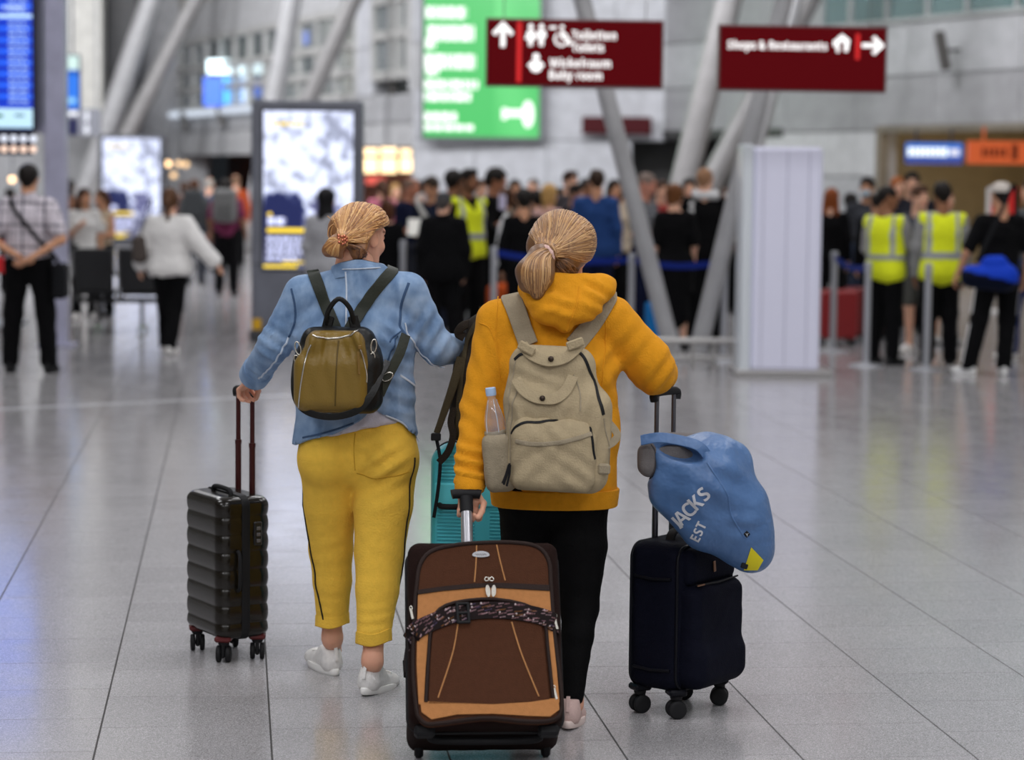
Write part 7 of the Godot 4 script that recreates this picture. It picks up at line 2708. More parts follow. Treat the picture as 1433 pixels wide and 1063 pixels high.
	var ta := Vector3(-0.75, -0.45, 0.5).normalized()
	var tb := ta.cross(Vector3.UP).normalized()
	var tc := ta.cross(tb)
	for i in 25:
		var a := TAU * i / 24
		ring.append(tie + Vector3(-0.002, -0.002, 0.004) + (tb * cos(a) + tc * sin(a)) * (0.024 + 0.002 * sin(a * 9.0)))
	var rs := []
	for i in 25: rs.append(0.009 + 0.0022 * sin(i * 2.1))
	mb.tube(ring, rs, 10)
	part("hair_tie", mb, cloth("scrunchie", rgb(222, 186, 178), 0.8, 10.0), t)

# ---------------------------------------------------------------- bags and suitcases of the two travellers
func leather(key: String, c: Color, rough := 0.45) -> StandardMaterial3D:
	if mats.has(key): return mats[key]
	if not tx.has("hide"): tx.hide = noise_tex(0.07, 256, true, 4.0, null, 3, FastNoiseLite.TYPE_CELLULAR, 6)
	var m := mat(key, c, rough)
	m.uv1_triplanar = true
	m.uv1_scale = Vector3.ONE * 7.0
	m.normal_enabled = true
	m.normal_texture = tx.hide
	m.normal_scale = 0.35
	m.metallic_specular = 0.36
	return m

func spinner(t: Node3D, at: Vector3, r: float, turn: float, m: Material, top: Material) -> void:
	var n := Node3D.new()
	n.name = "caster"
	n.position = at
	n.rotation.y = turn
	t.add_child(n, true)
	for s in [-1, 1]:
		var mb := MB.new()
		mb.lathe([Vector2(0.002, -0.008), Vector2(r * 0.55, -0.009), Vector2(r * 0.9, -0.008), Vector2(r, -0.004), Vector2(r, 0.004), Vector2(r * 0.9, 0.008), Vector2(r * 0.55, 0.009), Vector2(0.002, 0.008)], 22, Transform3D(Basis(Vector3.BACK, PI / 2), Vector3(s * 0.017, r, 0)))
		part("wheel", mb, m, n)
	var mb := MB.new()
	mb.tube([Vector3(-0.02, r, 0), Vector3(0.02, r, 0)], 0.006, 8)
	mb.box(Vector3(0, r + 0.012, 0.008), Vector3(0.014, 0.05, 0.022), 0.004)
	mb.lathe([Vector2(0.016, r + 0.03), Vector2(0.02, r + 0.036), Vector2(0.022, r + 0.055)], 14)
	part("fork", mb, m, n)
	mb = MB.new()
	mb.box(Vector3(0, r + 0.055, 0), Vector3(0.06, 0.022, 0.06), 0.008)
	part("mount", mb, top, n)

func torus(mb: MB, c: Vector3, b: Basis, rx: float, ry: float, r: float) -> void:
	var pts := []
	for i in 17: pts.append(c + b * Vector3(cos(TAU * i / 16) * rx, sin(TAU * i / 16) * ry, 0))
	mb.tube(pts, r, 7)

func build_luggage() -> void:
	olive_backpack()
	beige_backpack()
	black_case()
	navy_case()
	blue_bag()
	teal_case()
	dark_backpack()
	brown_case()

# carry a strap on over the top of the shoulder and down the front
func over_shoulder(f: Field, off: Vector3, pts: Array, nn: Array) -> void:
	for i in 4:
		var p: Vector3 = f.snap(pts[0] - off + Vector3(0, 0.012 - 0.01 * i, -0.024), 0.008)
		pts.insert(0, p + off)
		nn.insert(0, f.normal(p))

func olive_backpack() -> void:
	var pos := W(476, 578, 7.94)
	var q := func(px: float, py: float, d: float) -> Vector3: return W(px, py, d) - pos
	var t := thing("backpack", "small olive leather backpack with black straps on the denim jacket", "backpack", pos)
	var black := leather("leather_black", rgb(20, 20, 19), 0.42)
	var olive := leather("leather_olive", rgb(122, 98, 42), 0.34)
	var silver := mat("zip_silver", rgb(200, 196, 186), 0.25, 0.85)
	var f := Field.new(0.008, 0.05)
	f.rbox(q.call(474, 532, 7.95), Vector3(0.146, 0.106, 0.078), 0.05)
	f.rbox(q.call(474, 484, 7.965), Vector3(0.122, 0.064, 0.058), 0.045)
	f.bake()
	part("bag_body", f.mesh(MB.new(), ripple(2, 0.004, 9.0)), black, t)
	f = Field.new(0.007, 0.04)
	f.rbox(q.call(465, 534, 7.93), Vector3(0.124, 0.098, 0.082), 0.045)
	f.rbox(q.call(470, 488, 7.94), Vector3(0.098, 0.062, 0.066), 0.04)
	f.ell(q.call(440, 478, 7.87), Vector3(0.016, 0.03, 0.02), Basis(Vector3.BACK, -0.3))
	f.ell(q.call(502, 478, 7.87), Vector3(0.016, 0.035, 0.02), Basis(Vector3.BACK, 0.3))
	f.bake()
	var dz := func(p, _n):
		var v: float = crease(p, q.call(445, 488, 7.86), Vector3(1, -0.2, 0), 0.05, 0.035, 0.005)
		v += crease(p, q.call(500, 485, 7.86), Vector3(1, 0.3, 0), 0.05, 0.04, 0.005)
		v += crease(p, q.call(462, 530, 7.85), Vector3(1, 0.1, 0), 0.08, 0.07, 0.003)
		return v
	var fp := part("front_panel", f.mesh(MB.new(), dz), olive, t)
	var org := pos
	for l in [[[[438, 469], [452, 473], [470, 473], [490, 469], [501, 462]], 0.0035], [[[436, 482], [427, 505], [421, 540], [418, 570]], 0.003], [[[504, 487], [509, 505], [513, 522], [513, 535]], 0.003]]:
		var mb := MB.new()
		mb.tube(lay(f, org, l[0], 0.001, 18), l[1], 6)
		part("zip", mb, silver, t)
	var mb := MB.new()
	var sp := lay(f, org, [[474, 476], [471, 510], [469, 568]], 0.0005, 16)
	mb.band(sp, normals(f, sp), 0.005, 0.003)
	part("seam", mb, leather("leather_olive_dark", rgb(88, 70, 28)), fp)
	mb = MB.new()
	mb.box(q.call(503.5, 486, 7.842), Vector3(0.012, 0.014, 0.008), 0.003)
	mb.box(q.call(502, 508, 7.838), Vector3(0.008, 0.075, 0.005), 0.002, Basis(Vector3.BACK, 0.05))
	part("zip_pull", mb, leather("leather_tan", rgb(120, 92, 44)), t)
	mb = MB.new()
	mb.tube([q.call(517, 550, 7.875), q.call(518.5, 561, 7.875)], 0.003, 6)
	part("side_zip", mb, silver, t)
	# carrying handle
	mb = MB.new()
	mb.tube(spline([q.call(457, 458, 7.97), q.call(459, 436, 7.95), q.call(474, 418, 7.94), q.call(490, 432, 7.95), q.call(496, 457, 7.97)], 22), 0.0085, 10)
	part("handle", mb, black, t)
	mb = MB.new()
	mb.box(q.call(459, 452, 7.965), Vector3(0.034, 0.05, 0.012), 0.004, Basis(Vector3.BACK, -0.25))
	part("handle_tab", mb, black, t)
	mb = MB.new()
	mb.box(q.call(496, 452, 7.965), Vector3(0.034, 0.05, 0.012), 0.004, Basis(Vector3.BACK, 0.25))
	part("handle_tab", mb, black, t)
	# shoulder straps on the jacket
	var strap := leather("strap_green", rgb(40, 44, 36), 0.5)
	var jf: Field = fld.dj
	var jo: Vector3 = fld.dorg
	for l in [[[438, 381], [446, 400], [457, 428], [471, 462]], [[549, 380], [531, 398], [512, 424], [489, 462]]]:
		mb = MB.new()
		var pts := lay(jf, jo, l, 0.006, 20)
		var nn := normals(jf, pts)
		for i in pts.size(): pts[i] += jo - pos
		over_shoulder(jf, jo - pos, pts, nn)
		mb.band(pts, nn, 0.04, 0.006)
		part("shoulder_strap", mb, strap, t)
	mb = MB.new()
	mb.band(spline([q.call(568, 468, 8.03), q.call(559, 495, 7.99), q.call(543, 526, 7.95), q.call(531, 552, 7.93)], 14), [Vector3(0.3, 0, 1)], 0.034, 0.005)
	part("lower_strap", mb, strap, t)
	mb = MB.new()
	torus(mb, q.call(542, 527, 7.935), Basis(Vector3.BACK, 0.55), 0.02, 0.012, 0.0025)
	part("strap_buckle", mb, silver, t)
	mb = MB.new()
	mb.band(spline([q.call(416, 498, 7.92), q.call(412, 530, 7.9), q.call(415, 560, 7.89), q.call(432, 577, 7.87), q.call(465, 583, 7.86), q.call(500, 574, 7.86), q.call(521, 550, 7.87), q.call(532, 525, 7.9), q.call(543, 505, 7.97)], 40), [Vector3(-0.2, -0.3, 1)], 0.024, 0.004)
	part("long_strap", mb, mats["leather_black"], t)
	for e in [[417, 487, 0.25], [523, 484, -0.1]]:
		mb = MB.new()
		torus(mb, q.call(e[0], e[1], 7.89), Basis(Vector3.BACK, e[2]), 0.009, 0.022, 0.0026)
		torus(mb, q.call(e[0] - 2, e[1] + 15, 7.89), Basis(Vector3.BACK, e[2]), 0.008, 0.012, 0.0024)
		part("ring", mb, silver, t)

func beige_backpack() -> void:
	var pos := W(778, 690, 7.5)
	var q := func(px: float, py: float, d: float) -> Vector3: return W(px, py, d) - pos
	var t := thing("backpack", "beige canvas backpack with front pocket and two loop handles on the mustard hoodie", "backpack", pos)
	var cv := cloth("canvas_beige", rgb(174, 158, 128), 0.85, 6.0, 0.5, 0.15)
	var cv2 := cloth("canvas_grey", rgb(158, 146, 124), 0.85, 6.0, 0.5, 0.15)
	var zip := mat("zip_black", rgb(26, 26, 28), 0.5)
	var tilt := Basis(Vector3.BACK, -0.045)
	var f := Field.new(0.009, 0.06)
	f.rbox(q.call(781, 614, 7.5), Vector3(0.163, 0.163, 0.085), 0.06, tilt)
	f.rbox(q.call(772, 535, 7.51), Vector3(0.135, 0.115, 0.066), 0.06, tilt)
	f.bake()
	fld.bp = f
	var dz := func(p, _n):
		var v: float = crease(p, q.call(750, 530, 7.42), Vector3(0.3, 0.9, 0), 0.09, 0.06, 0.005)
		v += crease(p, q.call(815, 560, 7.42), Vector3(0.8, -0.5, 0), 0.1, 0.06, 0.005)
		v += crease(p, q.call(720, 580, 7.42), Vector3(0.9, 0.3, 0), 0.08, 0.05, 0.004)
		v += crease(p, q.call(845, 620, 7.45), Vector3(0.9, -0.3, 0), 0.09, 0.05, 0.004)
		return v
	part("bag_body", f.mesh(MB.new(), dz), cv, t)
	var mb := MB.new()
	var zp := lay(f, pos, [[720, 503], [728, 496], [745, 494], [765, 500], [786, 501], [806, 492], [818, 502], [829, 528], [840, 562], [844, 580]], 0.001, 40)
	mb.band(zp, normals(f, zp), 0.011, 0.004)
	part("main_zip", mb, zip, t)
	# seams down both sides
	for l in [[[722, 505], [712, 560], [709, 640]], [[727, 532], [716, 580], [714, 660]], [[803, 524], [812, 550], [812, 575]], [[845, 585], [851, 625], [853, 660]]]:
		mb = MB.new()
		zp = lay(f, pos, l, 0.0005, 20)
		mb.band(zp, normals(f, zp), 0.005, 0.004)
		part("seam", mb, cv2, t)
	# front pocket
	f = Field.new(0.008, 0.03)
	f.rbox(q.call(775, 642, 7.425), Vector3(0.13, 0.1, 0.042), 0.038, tilt)
	f.rbox(q.call(772, 606, 7.43), Vector3(0.116, 0.05, 0.036), 0.034, tilt)
	f.bake()
	var dp := func(p, _n):
		var v: float = crease(p, q.call(770, 605, 7.39), Vector3(0.75, 0.6, 0), 0.07, 0.06, 0.004)
		v += crease(p, q.call(740, 650, 7.38), Vector3(0.6, -0.8, 0), 0.08, 0.06, 0.004)
		v += crease(p, q.call(810, 665, 7.38), Vector3(0.6, 0.8, 0), 0.08, 0.06, 0.004)
		return v
	var pk := part("front_pocket", f.mesh(MB.new(), dp), cv, t)
	mb = MB.new()
	zp = lay(f, pos, [[716, 606], [722, 597], [736, 591], [762, 590], [790, 585], [812, 583], [823, 589], [827, 604], [830, 625], [832, 642]], 0.001, 40)
	mb.band(zp, normals(f, zp), 0.009, 0.004)
	part("pocket_zip", mb, zip, pk)
	mb = MB.new()
	zp = lay(f, pos, [[722, 617], [745, 621], [775, 620], [805, 614], [827, 607]], 0.002, 24)
	mb.band(zp, normals(f, zp), 0.014, 0.006)
	part("pocket_edge", mb, cv2, pk)
	# side pocket with the bottle, and zip tassels
	f = Field.new(0.008, 0.02)
	f.rbox(q.call(699, 646, 7.5), Vector3(0.05, 0.092, 0.058), 0.03, Basis(Vector3.BACK, 0.1))
	f.cap(q.call(694, 612, 7.5), q.call(697, 590, 7.5), 0.036, 0.036, Vector3.RIGHT, 1.0, 0.005, true)
	f.bake()
	part("side_pocket", f.mesh(MB.new(), ripple(6, 0.004, 10.0)), cv2, t)
	mb = MB.new()
	mb.band(lay(f, pos, [[678, 606], [690, 607], [708, 603]], 0.001, 10), [Vector3.BACK], 0.012, 0.005)
	part("pocket_edge", mb, cv, t)
	mb = MB.new()
	for e in [[[713, 648], [711, 660], [705, 678]], [[714, 650], [713, 664], [709, 680]], [[712, 650], [708, 664], [703, 676]]]:
		mb.tube(e.map(func(a): return q.call(a[0], a[1], 7.395)), 0.0035, 6)
	part("zip_tassel", mb, zip, t).set_meta("kind", "stuff")
	# right side loop
	mb = MB.new()
	mb.band(spline([q.call(845, 586, 7.45), q.call(856, 596, 7.46), q.call(864, 609, 7.46), q.call(856, 620, 7.45), q.call(842, 626, 7.43)], 18), [Vector3(0.3, 0.2, 1)], 0.024, 0.005)
	part("side_loop", mb, cv2, t)
	mb = MB.new()
	mb.box(q.call(845, 656, 7.425), Vector3(0.04, 0.034, 0.02), 0.008, tilt)
	part("corner_tab", mb, cv2, t)
	# two loop handles
	for e in [[[[731, 482], [742, 495], [758, 503], [772, 505], [790, 501], [804, 490], [813, 480]], 7.435, [771, 502]], [[[722, 530], [731, 544], [744, 554], [760, 558], [778, 557], [792, 546], [802, 526]], 7.405, [759, 557]]]:
		mb = MB.new()
		var pts := []
		var k := 0
		for a in e[0]:
			pts.append(q.call(a[0], a[1], e[1] + 0.03 * pow(absf(k - 3) / 3.0, 2)))
			k += 1
		mb.band(spline(pts, 28), [Vector3(0, 0.35, 1)], 0.034, 0.006)
		var h := part("handle", mb, cv, t)
		mb = MB.new()
		mb.lathe([Vector2(0, 0.008), Vector2(0.006, 0.007), Vector2(0.009, 0.003), Vector2(0.009, 0.0)], 14, Transform3D(Basis(Vector3.RIGHT, PI / 2), q.call(e[2][0], e[2][1], e[1] - 0.004)))
		part("snap", mb, mat("snap_bronze", rgb(58, 46, 38), 0.35, 0.6), h)
	for e in [[737, 487, -0.5], [805, 481, 0.35]]:
		mb = MB.new()
		mb.box(q.call(e[0], e[1], 7.44), Vector3(0.055, 0.028, 0.014), 0.005, Basis(Vector3.BACK, e[2]))
		part("handle_tab", mb, cv, t)
	# shoulder straps
	var jf: Field = fld.hj
	var jo: Vector3 = fld.horg
	for l in [[[715, 418], [722, 432], [731, 455], [741, 484]], [[850, 420], [838, 438], [822, 460], [803, 484]]]:
		mb = MB.new()
		var pts := lay(jf, jo, l, 0.008, 20)
		var nn := normals(jf, pts)
		for i in pts.size(): pts[i] += jo - pos
		over_shoulder(jf, jo - pos, pts, nn)
		mb.band(pts, nn, 0.062, 0.009)
		part("shoulder_strap", mb, cv2, t)
	# bottle
	var bp := W(699, 648, 7.5)
	var b := thing("water_bottle", "clear plastic water bottle with a pale blue cap in the backpack's side pocket", "bottle", bp)
	b.rotation = Vector3(0, 0, 0.13)
	var pet := mat("bottle_pet", Color(0.86, 0.88, 0.9, 0.16), 0.04)
	pet.transparency = BaseMaterial3D.TRANSPARENCY_ALPHA
	mb = MB.new()
	var prof := [Vector2(0.022, 0.0), Vector2(0.03, 0.004), Vector2(0.032, 0.015)]
	for i in 6:
		prof.append(Vector2(0.032, 0.03 + i * 0.014))
		prof.append(Vector2(0.0305, 0.037 + i * 0.014))
	for a in [Vector2(0.032, 0.118), Vector2(0.0305, 0.14), Vector2(0.025, 0.168), Vector2(0.018, 0.19), Vector2(0.0135, 0.202), Vector2(0.0135, 0.21), Vector2(0.016, 0.212), Vector2(0.0135, 0.215), Vector2(0.0135, 0.225)]: prof.append(a)
	mb.lathe(prof, 24)
	part("bottle_body", mb, pet, b)
	mb = MB.new()
	for i in 5:
		var rib := []
		for k in 8: rib.append(Vector3(cos(i * 1.26) * [0.0325, 0.032, 0.0315, 0.029, 0.0255, 0.021, 0.0175, 0.0145][k], 0.1 + k * 0.0143, sin(i * 1.26) * [0.0325, 0.032, 0.0315, 0.029, 0.0255, 0.021, 0.0175, 0.0145][k]))
		mb.tube(rib, 0.0011, 5)
	part("moulded_rib", mb, mat("pet_rib", rgb(206, 206, 214), 0.15), b).set_meta("kind", "stuff")
	mb = MB.new()
	mb.lathe([Vector2(0.031, 0.006), Vector2(0.0315, 0.07), Vector2(0.03, 0.082), Vector2(0.0, 0.083)], 20)
	var wt := mat("bottle_water", Color(0.75, 0.77, 0.8, 0.5), 0.1)
	wt.transparency = BaseMaterial3D.TRANSPARENCY_ALPHA
	part("water", mb, wt, b)
	mb = MB.new()
	mb.lathe([Vector2(0.0155, 0.214), Vector2(0.0165, 0.218), Vector2(0.0165, 0.236), Vector2(0.015, 0.239), Vector2(0.0, 0.24)], 24)
	part("cap", mb, mat("cap_blue", rgb(166, 192, 226), 0.4), b)

func black_case() -> void:
	var g := W(318, 700, 8.6)
	var t := thing("suitcase", "glossy black ribbed hard suitcase at the left hand of the denim jacket woman", "suitcase", Vector3(g.x, 0, -8.6))
	t.rotation.y = deg_to_rad(-60)
	var m := mat("case_black", rgb(22, 18, 12), 0.24)
	m.clearcoat_enabled = true
	m.clearcoat = 0.25
	m.clearcoat_roughness = 0.08
	m.metallic_specular = 0.38
	var y0 := 0.085
	var h := 0.505
	var mb := MB.new()
	var rings := []
	for i in 129:
		var v := i / 128.0
		var e := minf(v, 1.0 - v) * h
		var inset := 0.03 * (1.0 - sqrt(clampf(1.0 - pow(1.0 - minf(e / 0.03, 1.0), 2), 0.0, 1.0)))
		var rib := 0.0058 * pow(absf(sin(PI * (v * 8.0 + 0.1))), 0.5) - 0.005
		var fade := smoothstep(0.02, 0.06, v) * smoothstep(1.0, 0.95, v)
		var o := rib * fade - inset
		var r := PackedVector3Array()
		for p in rrect(0.165 + o, 0.102 + o, 0.045, 6): r.append(Vector3(p.x, y0 + v * h, p.y))
		rings.append(r)
	mb.loft(rings)
	part("shell", mb, m, t)
	mb = MB.new()
	var pts := []
	for p in rrect(0.1665, h * 0.5 + 0.0015, 0.04, 8): pts.append(Vector3(p.x, y0 + h * 0.5 + p.y, 0.0))
	pts.append(pts[0])
	pts.append(pts[1])
	var nn := []
	for p in pts: nn.append((p - Vector3(0, y0 + h * 0.5, 0)).normalized())
	mb.band(pts, nn, 0.03, 0.008, false)
	part("zip_seam", mb, mat("zip_black", rgb(26, 26, 28), 0.5), t)
	mb = MB.new()
	mb.box(Vector3(0.168, 0.46, -0.045), Vector3(0.012, 0.085, 0.03), 0.004)
	var lk := part("lock", mb, mat("lock_grey", rgb(34, 34, 36), 0.3, 0.3), t)
	for i in 3:
		mb = MB.new()
		mb.box(Vector3(0.175, 0.435 + i * 0.022, -0.045), Vector3(0.004, 0.012, 0.014), 0.0015)
		part("button", mb, mat("lock_button", rgb(110, 110, 116), 0.3, 0.5), lk)
	mb = MB.new()
	mb.tube(spline([Vector3(-0.08, y0 + h - 0.004, 0.02), Vector3(-0.06, y0 + h + 0.016, 0.02), Vector3(0.06, y0 + h + 0.016, 0.02), Vector3(0.08, y0 + h - 0.004, 0.02)], 14), 0.009, 8)
	part("carry_handle", mb, mat("rubber", rgb(18, 18, 20), 0.55), t)
	mb = MB.new()
	mb.tube(spline([Vector3(0.165, 0.26, 0.03), Vector3(0.182, 0.28, 0.03), Vector3(0.182, 0.38, 0.03), Vector3(0.165, 0.4, 0.03)], 12), 0.007, 8)
	part("side_handle", mb, mats["rubber"], t)
	var red := mat("handle_red", rgb(66, 22, 22), 0.3, 0.4)
	for s in [-0.062, 0.062]:
		mb = MB.new()
		mb.tube([Vector3(s, y0 + h - 0.01, -0.07), Vector3(s, 0.76, -0.07)], 0.011, 10)
		mb.tube([Vector3(s, 0.76, -0.07), Vector3(s, 0.95, -0.07)], 0.0085, 10)
		mb.lathe([Vector2(0.0125, 0.755), Vector2(0.0125, 0.77)], 12, Transform3D(Basis(), Vector3(s, 0, -0.07)))
		part("pull_tube", mb, red, t)
	mb = MB.new()
	mb.tube(spline([Vector3(-0.075, 0.93, -0.07), Vector3(-0.07, 0.953, -0.07), Vector3(0.07, 0.953, -0.07), Vector3(0.075, 0.93, -0.07)], 16), 0.014, 10)
	part("grip", mb, mats["rubber"], t)
	var wm := mat("mount_red", rgb(84, 20, 22), 0.4)
	var i := 0
	for p in [Vector3(0.12, 0, 0.065), Vector3(0.12, 0, -0.065), Vector3(-0.12, 0, 0.065), Vector3(-0.12, 0, -0.065)]:
		spinner(t, p, 0.03, 1.0 + i * 0.12, mats["rubber"], wm)
		i += 1

func navy_case() -> void:
	var g := W(955, 760, 7.8)
	var t := thing("suitcase", "dark navy fabric suitcase on four wheels under the blue bag", "suitcase", Vector3(g.x, 0, -7.8))
	t.rotation.y = deg_to_rad(53)
	var nv := cloth("navy_fabric", rgb(11, 13, 27), 0.8, 7.0, 0.6, 0.0)
	var pipe := mat("navy_pipe", rgb(12, 13, 20), 0.5)
	var y0 := 0.085
	var h := 0.48
	var f := Field.new(0.009, 0.04)
	f.rbox(Vector3(0, y0 + h * 0.5, 0), Vector3(0.17, h * 0.5, 0.1), 0.045)
	f.bake()
	part("case_body", f.mesh(MB.new(), ripple(4, 0.0025, 8.0)), nv, t)
	f = Field.new(0.008, 0.03)
	f.rbox(Vector3(0.004, y0 + 0.185, 0.105), Vector3(0.15, 0.165, 0.05), 0.04)
	f.rbox(Vector3(0.004, y0 + 0.085, 0.115), Vector3(0.148, 0.07, 0.055), 0.045)
	f.bake()
	part("large_pocket", f.mesh(MB.new(), ripple(5, 0.003, 9.0)), nv, t)
	f = Field.new(0.008, 0.02)
	f.rbox(Vector3(0.0, y0 + 0.405, 0.095), Vector3(0.14, 0.062, 0.032), 0.03)
	f.bake()
	part("small_pocket", f.mesh(MB.new()), nv, t)
	var mb := MB.new()
	for z in [0.088, -0.088]:
		var pts := []
		for p in rrect(0.163, h * 0.5 - 0.008, 0.05, 8): pts.append(Vector3(p.x, y0 + h * 0.5 + p.y, z))
		pts.append(pts[0])
		mb.tube(pts, 0.005, 7, false)
	part("piping", mb, pipe, t).set_meta("kind", "stuff")
	mb = MB.new()
	mb.tube([Vector3(-0.12, y0 + 0.352, 0.132), Vector3(0.0, y0 + 0.349, 0.142), Vector3(0.13, y0 + 0.352, 0.132)], 0.003, 6)
	part("pocket_zip", mb, mat("zip_black", rgb(26, 26, 28), 0.5), t)
	mb = MB.new()
	mb.box(Vector3(-0.105, y0 + 0.352, 0.142), Vector3(0.04, 0.006, 0.004), 0.0015)
	part("zip_pull", mb, mat("pull_brass", rgb(120, 84, 60), 0.4, 0.4), t)
	mb = MB.new()
	mb.box(Vector3(-0.01, y0 + 0.4, 0.131), Vector3(0.012, 0.035, 0.005), 0.002, Basis(Vector3.BACK, 0.15))
	part("zip_pull", mb, mats["pull_brass"], t)
	# lines of the side handle on the left face
	for y in [0.37, 0.075]:
		mb = MB.new()
		mb.tube([Vector3(-0.172, y0 + y, -0.07), Vector3(-0.178, y0 + y - 0.004, 0.0), Vector3(-0.172, y0 + y, 0.07)], 0.005, 6)
		part("side_handle", mb, pipe, t)
	mb = MB.new()
	mb.band(spline([Vector3(-0.075, y0 + h - 0.004, 0.0), Vector3(-0.05, y0 + h + 0.026, 0.0), Vector3(0.05, y0 + h + 0.026, 0.0), Vector3(0.075, y0 + h - 0.004, 0.0)], 16), [Vector3(0, 1, 0)], 0.034, 0.012)
	part("carry_handle", mb, mat("rubber", rgb(18, 18, 20), 0.55), t)
	var tube := mat("tube_gunmetal", rgb(92, 92, 98), 0.3, 0.7)
	for s in [-0.05, 0.05]:
		mb = MB.new()
		mb.tube([Vector3(s, y0 + h - 0.02, -0.075), Vector3(s, 0.8, -0.075)], 0.0105, 10)
		mb.tube([Vector3(s, 0.8, -0.075), Vector3(s, 1.03, -0.075)], 0.008, 10)
		part("pull_tube", mb, tube, t)
	mb = MB.new()
	mb.tube(spline([Vector3(-0.065, 1.01, -0.075), Vector3(-0.06, 1.035, -0.075), Vector3(0.06, 1.035, -0.075), Vector3(0.065, 1.01, -0.075)], 16), 0.014, 10)
	part("grip", mb, mats["rubber"], t)
	var i := 0
	for p in [Vector3(0.13, 0, 0.07), Vector3(0.13, 0, -0.07), Vector3(-0.13, 0, 0.07), Vector3(-0.13, 0, -0.07)]:
		spinner(t, p, 0.03, 0.5 + i * 0.2, mats["rubber"], pipe)
		i += 1

# lettering laid onto the camera side of a field: flat letters bent to the surface
func drape(s: String, hgt: float, f: Field, org: Vector3, px: float, py: float, turn: float, squeeze := 1.0) -> MB:
	var tm := letters(s, hgt, 0.002)
	var arr := tm.get_mesh_arrays()
	var vs: PackedVector3Array = arr[Mesh.ARRAY_VERTEX]
	var idx = arr[Mesh.ARRAY_INDEX]
	var ix: PackedInt32Array = idx if idx != null else PackedInt32Array(range(vs.size()))
	var c := on(f, org, px, py, 0.0)
	var ab := tm.get_aabb()
	var mb := MB.new()
	var pv := PackedVector3Array()
	var ok := PackedByteArray()
	for v in vs:
		var u := (Vector2(v.x, v.y) - Vector2(ab.get_center().x, ab.get_center().y)) * Vector2(squeeze, 1.0)
		u = u.rotated(turn)
		var x := c.x + u.x
		var y := c.y + u.y
		var z := f.surf(x, y, 1, -99.0)
		ok.append(1 if z > -50.0 else 0)
		if z > -50.0 and f.disp_fn != null: z += f.disp_fn.call(Vector3(x, y, z), Vector3.BACK)
		pv.append(Vector3(x, y, z + 0.003 + v.z))
	var pi := PackedInt32Array()
	for i in range(0, ix.size(), 3):
		if ok[ix[i]] and ok[ix[i + 1]] and ok[ix[i + 2]]:
			var zs := [pv[ix[i]].z, pv[ix[i + 1]].z, pv[ix[i + 2]].z]
			if zs.max() - zs.min() < 0.05: pi.append_array(PackedInt32Array([ix[i], ix[i + 1], ix[i + 2]]))
	mb.add(pv, pi, PackedVector2Array(), false)
	return mb

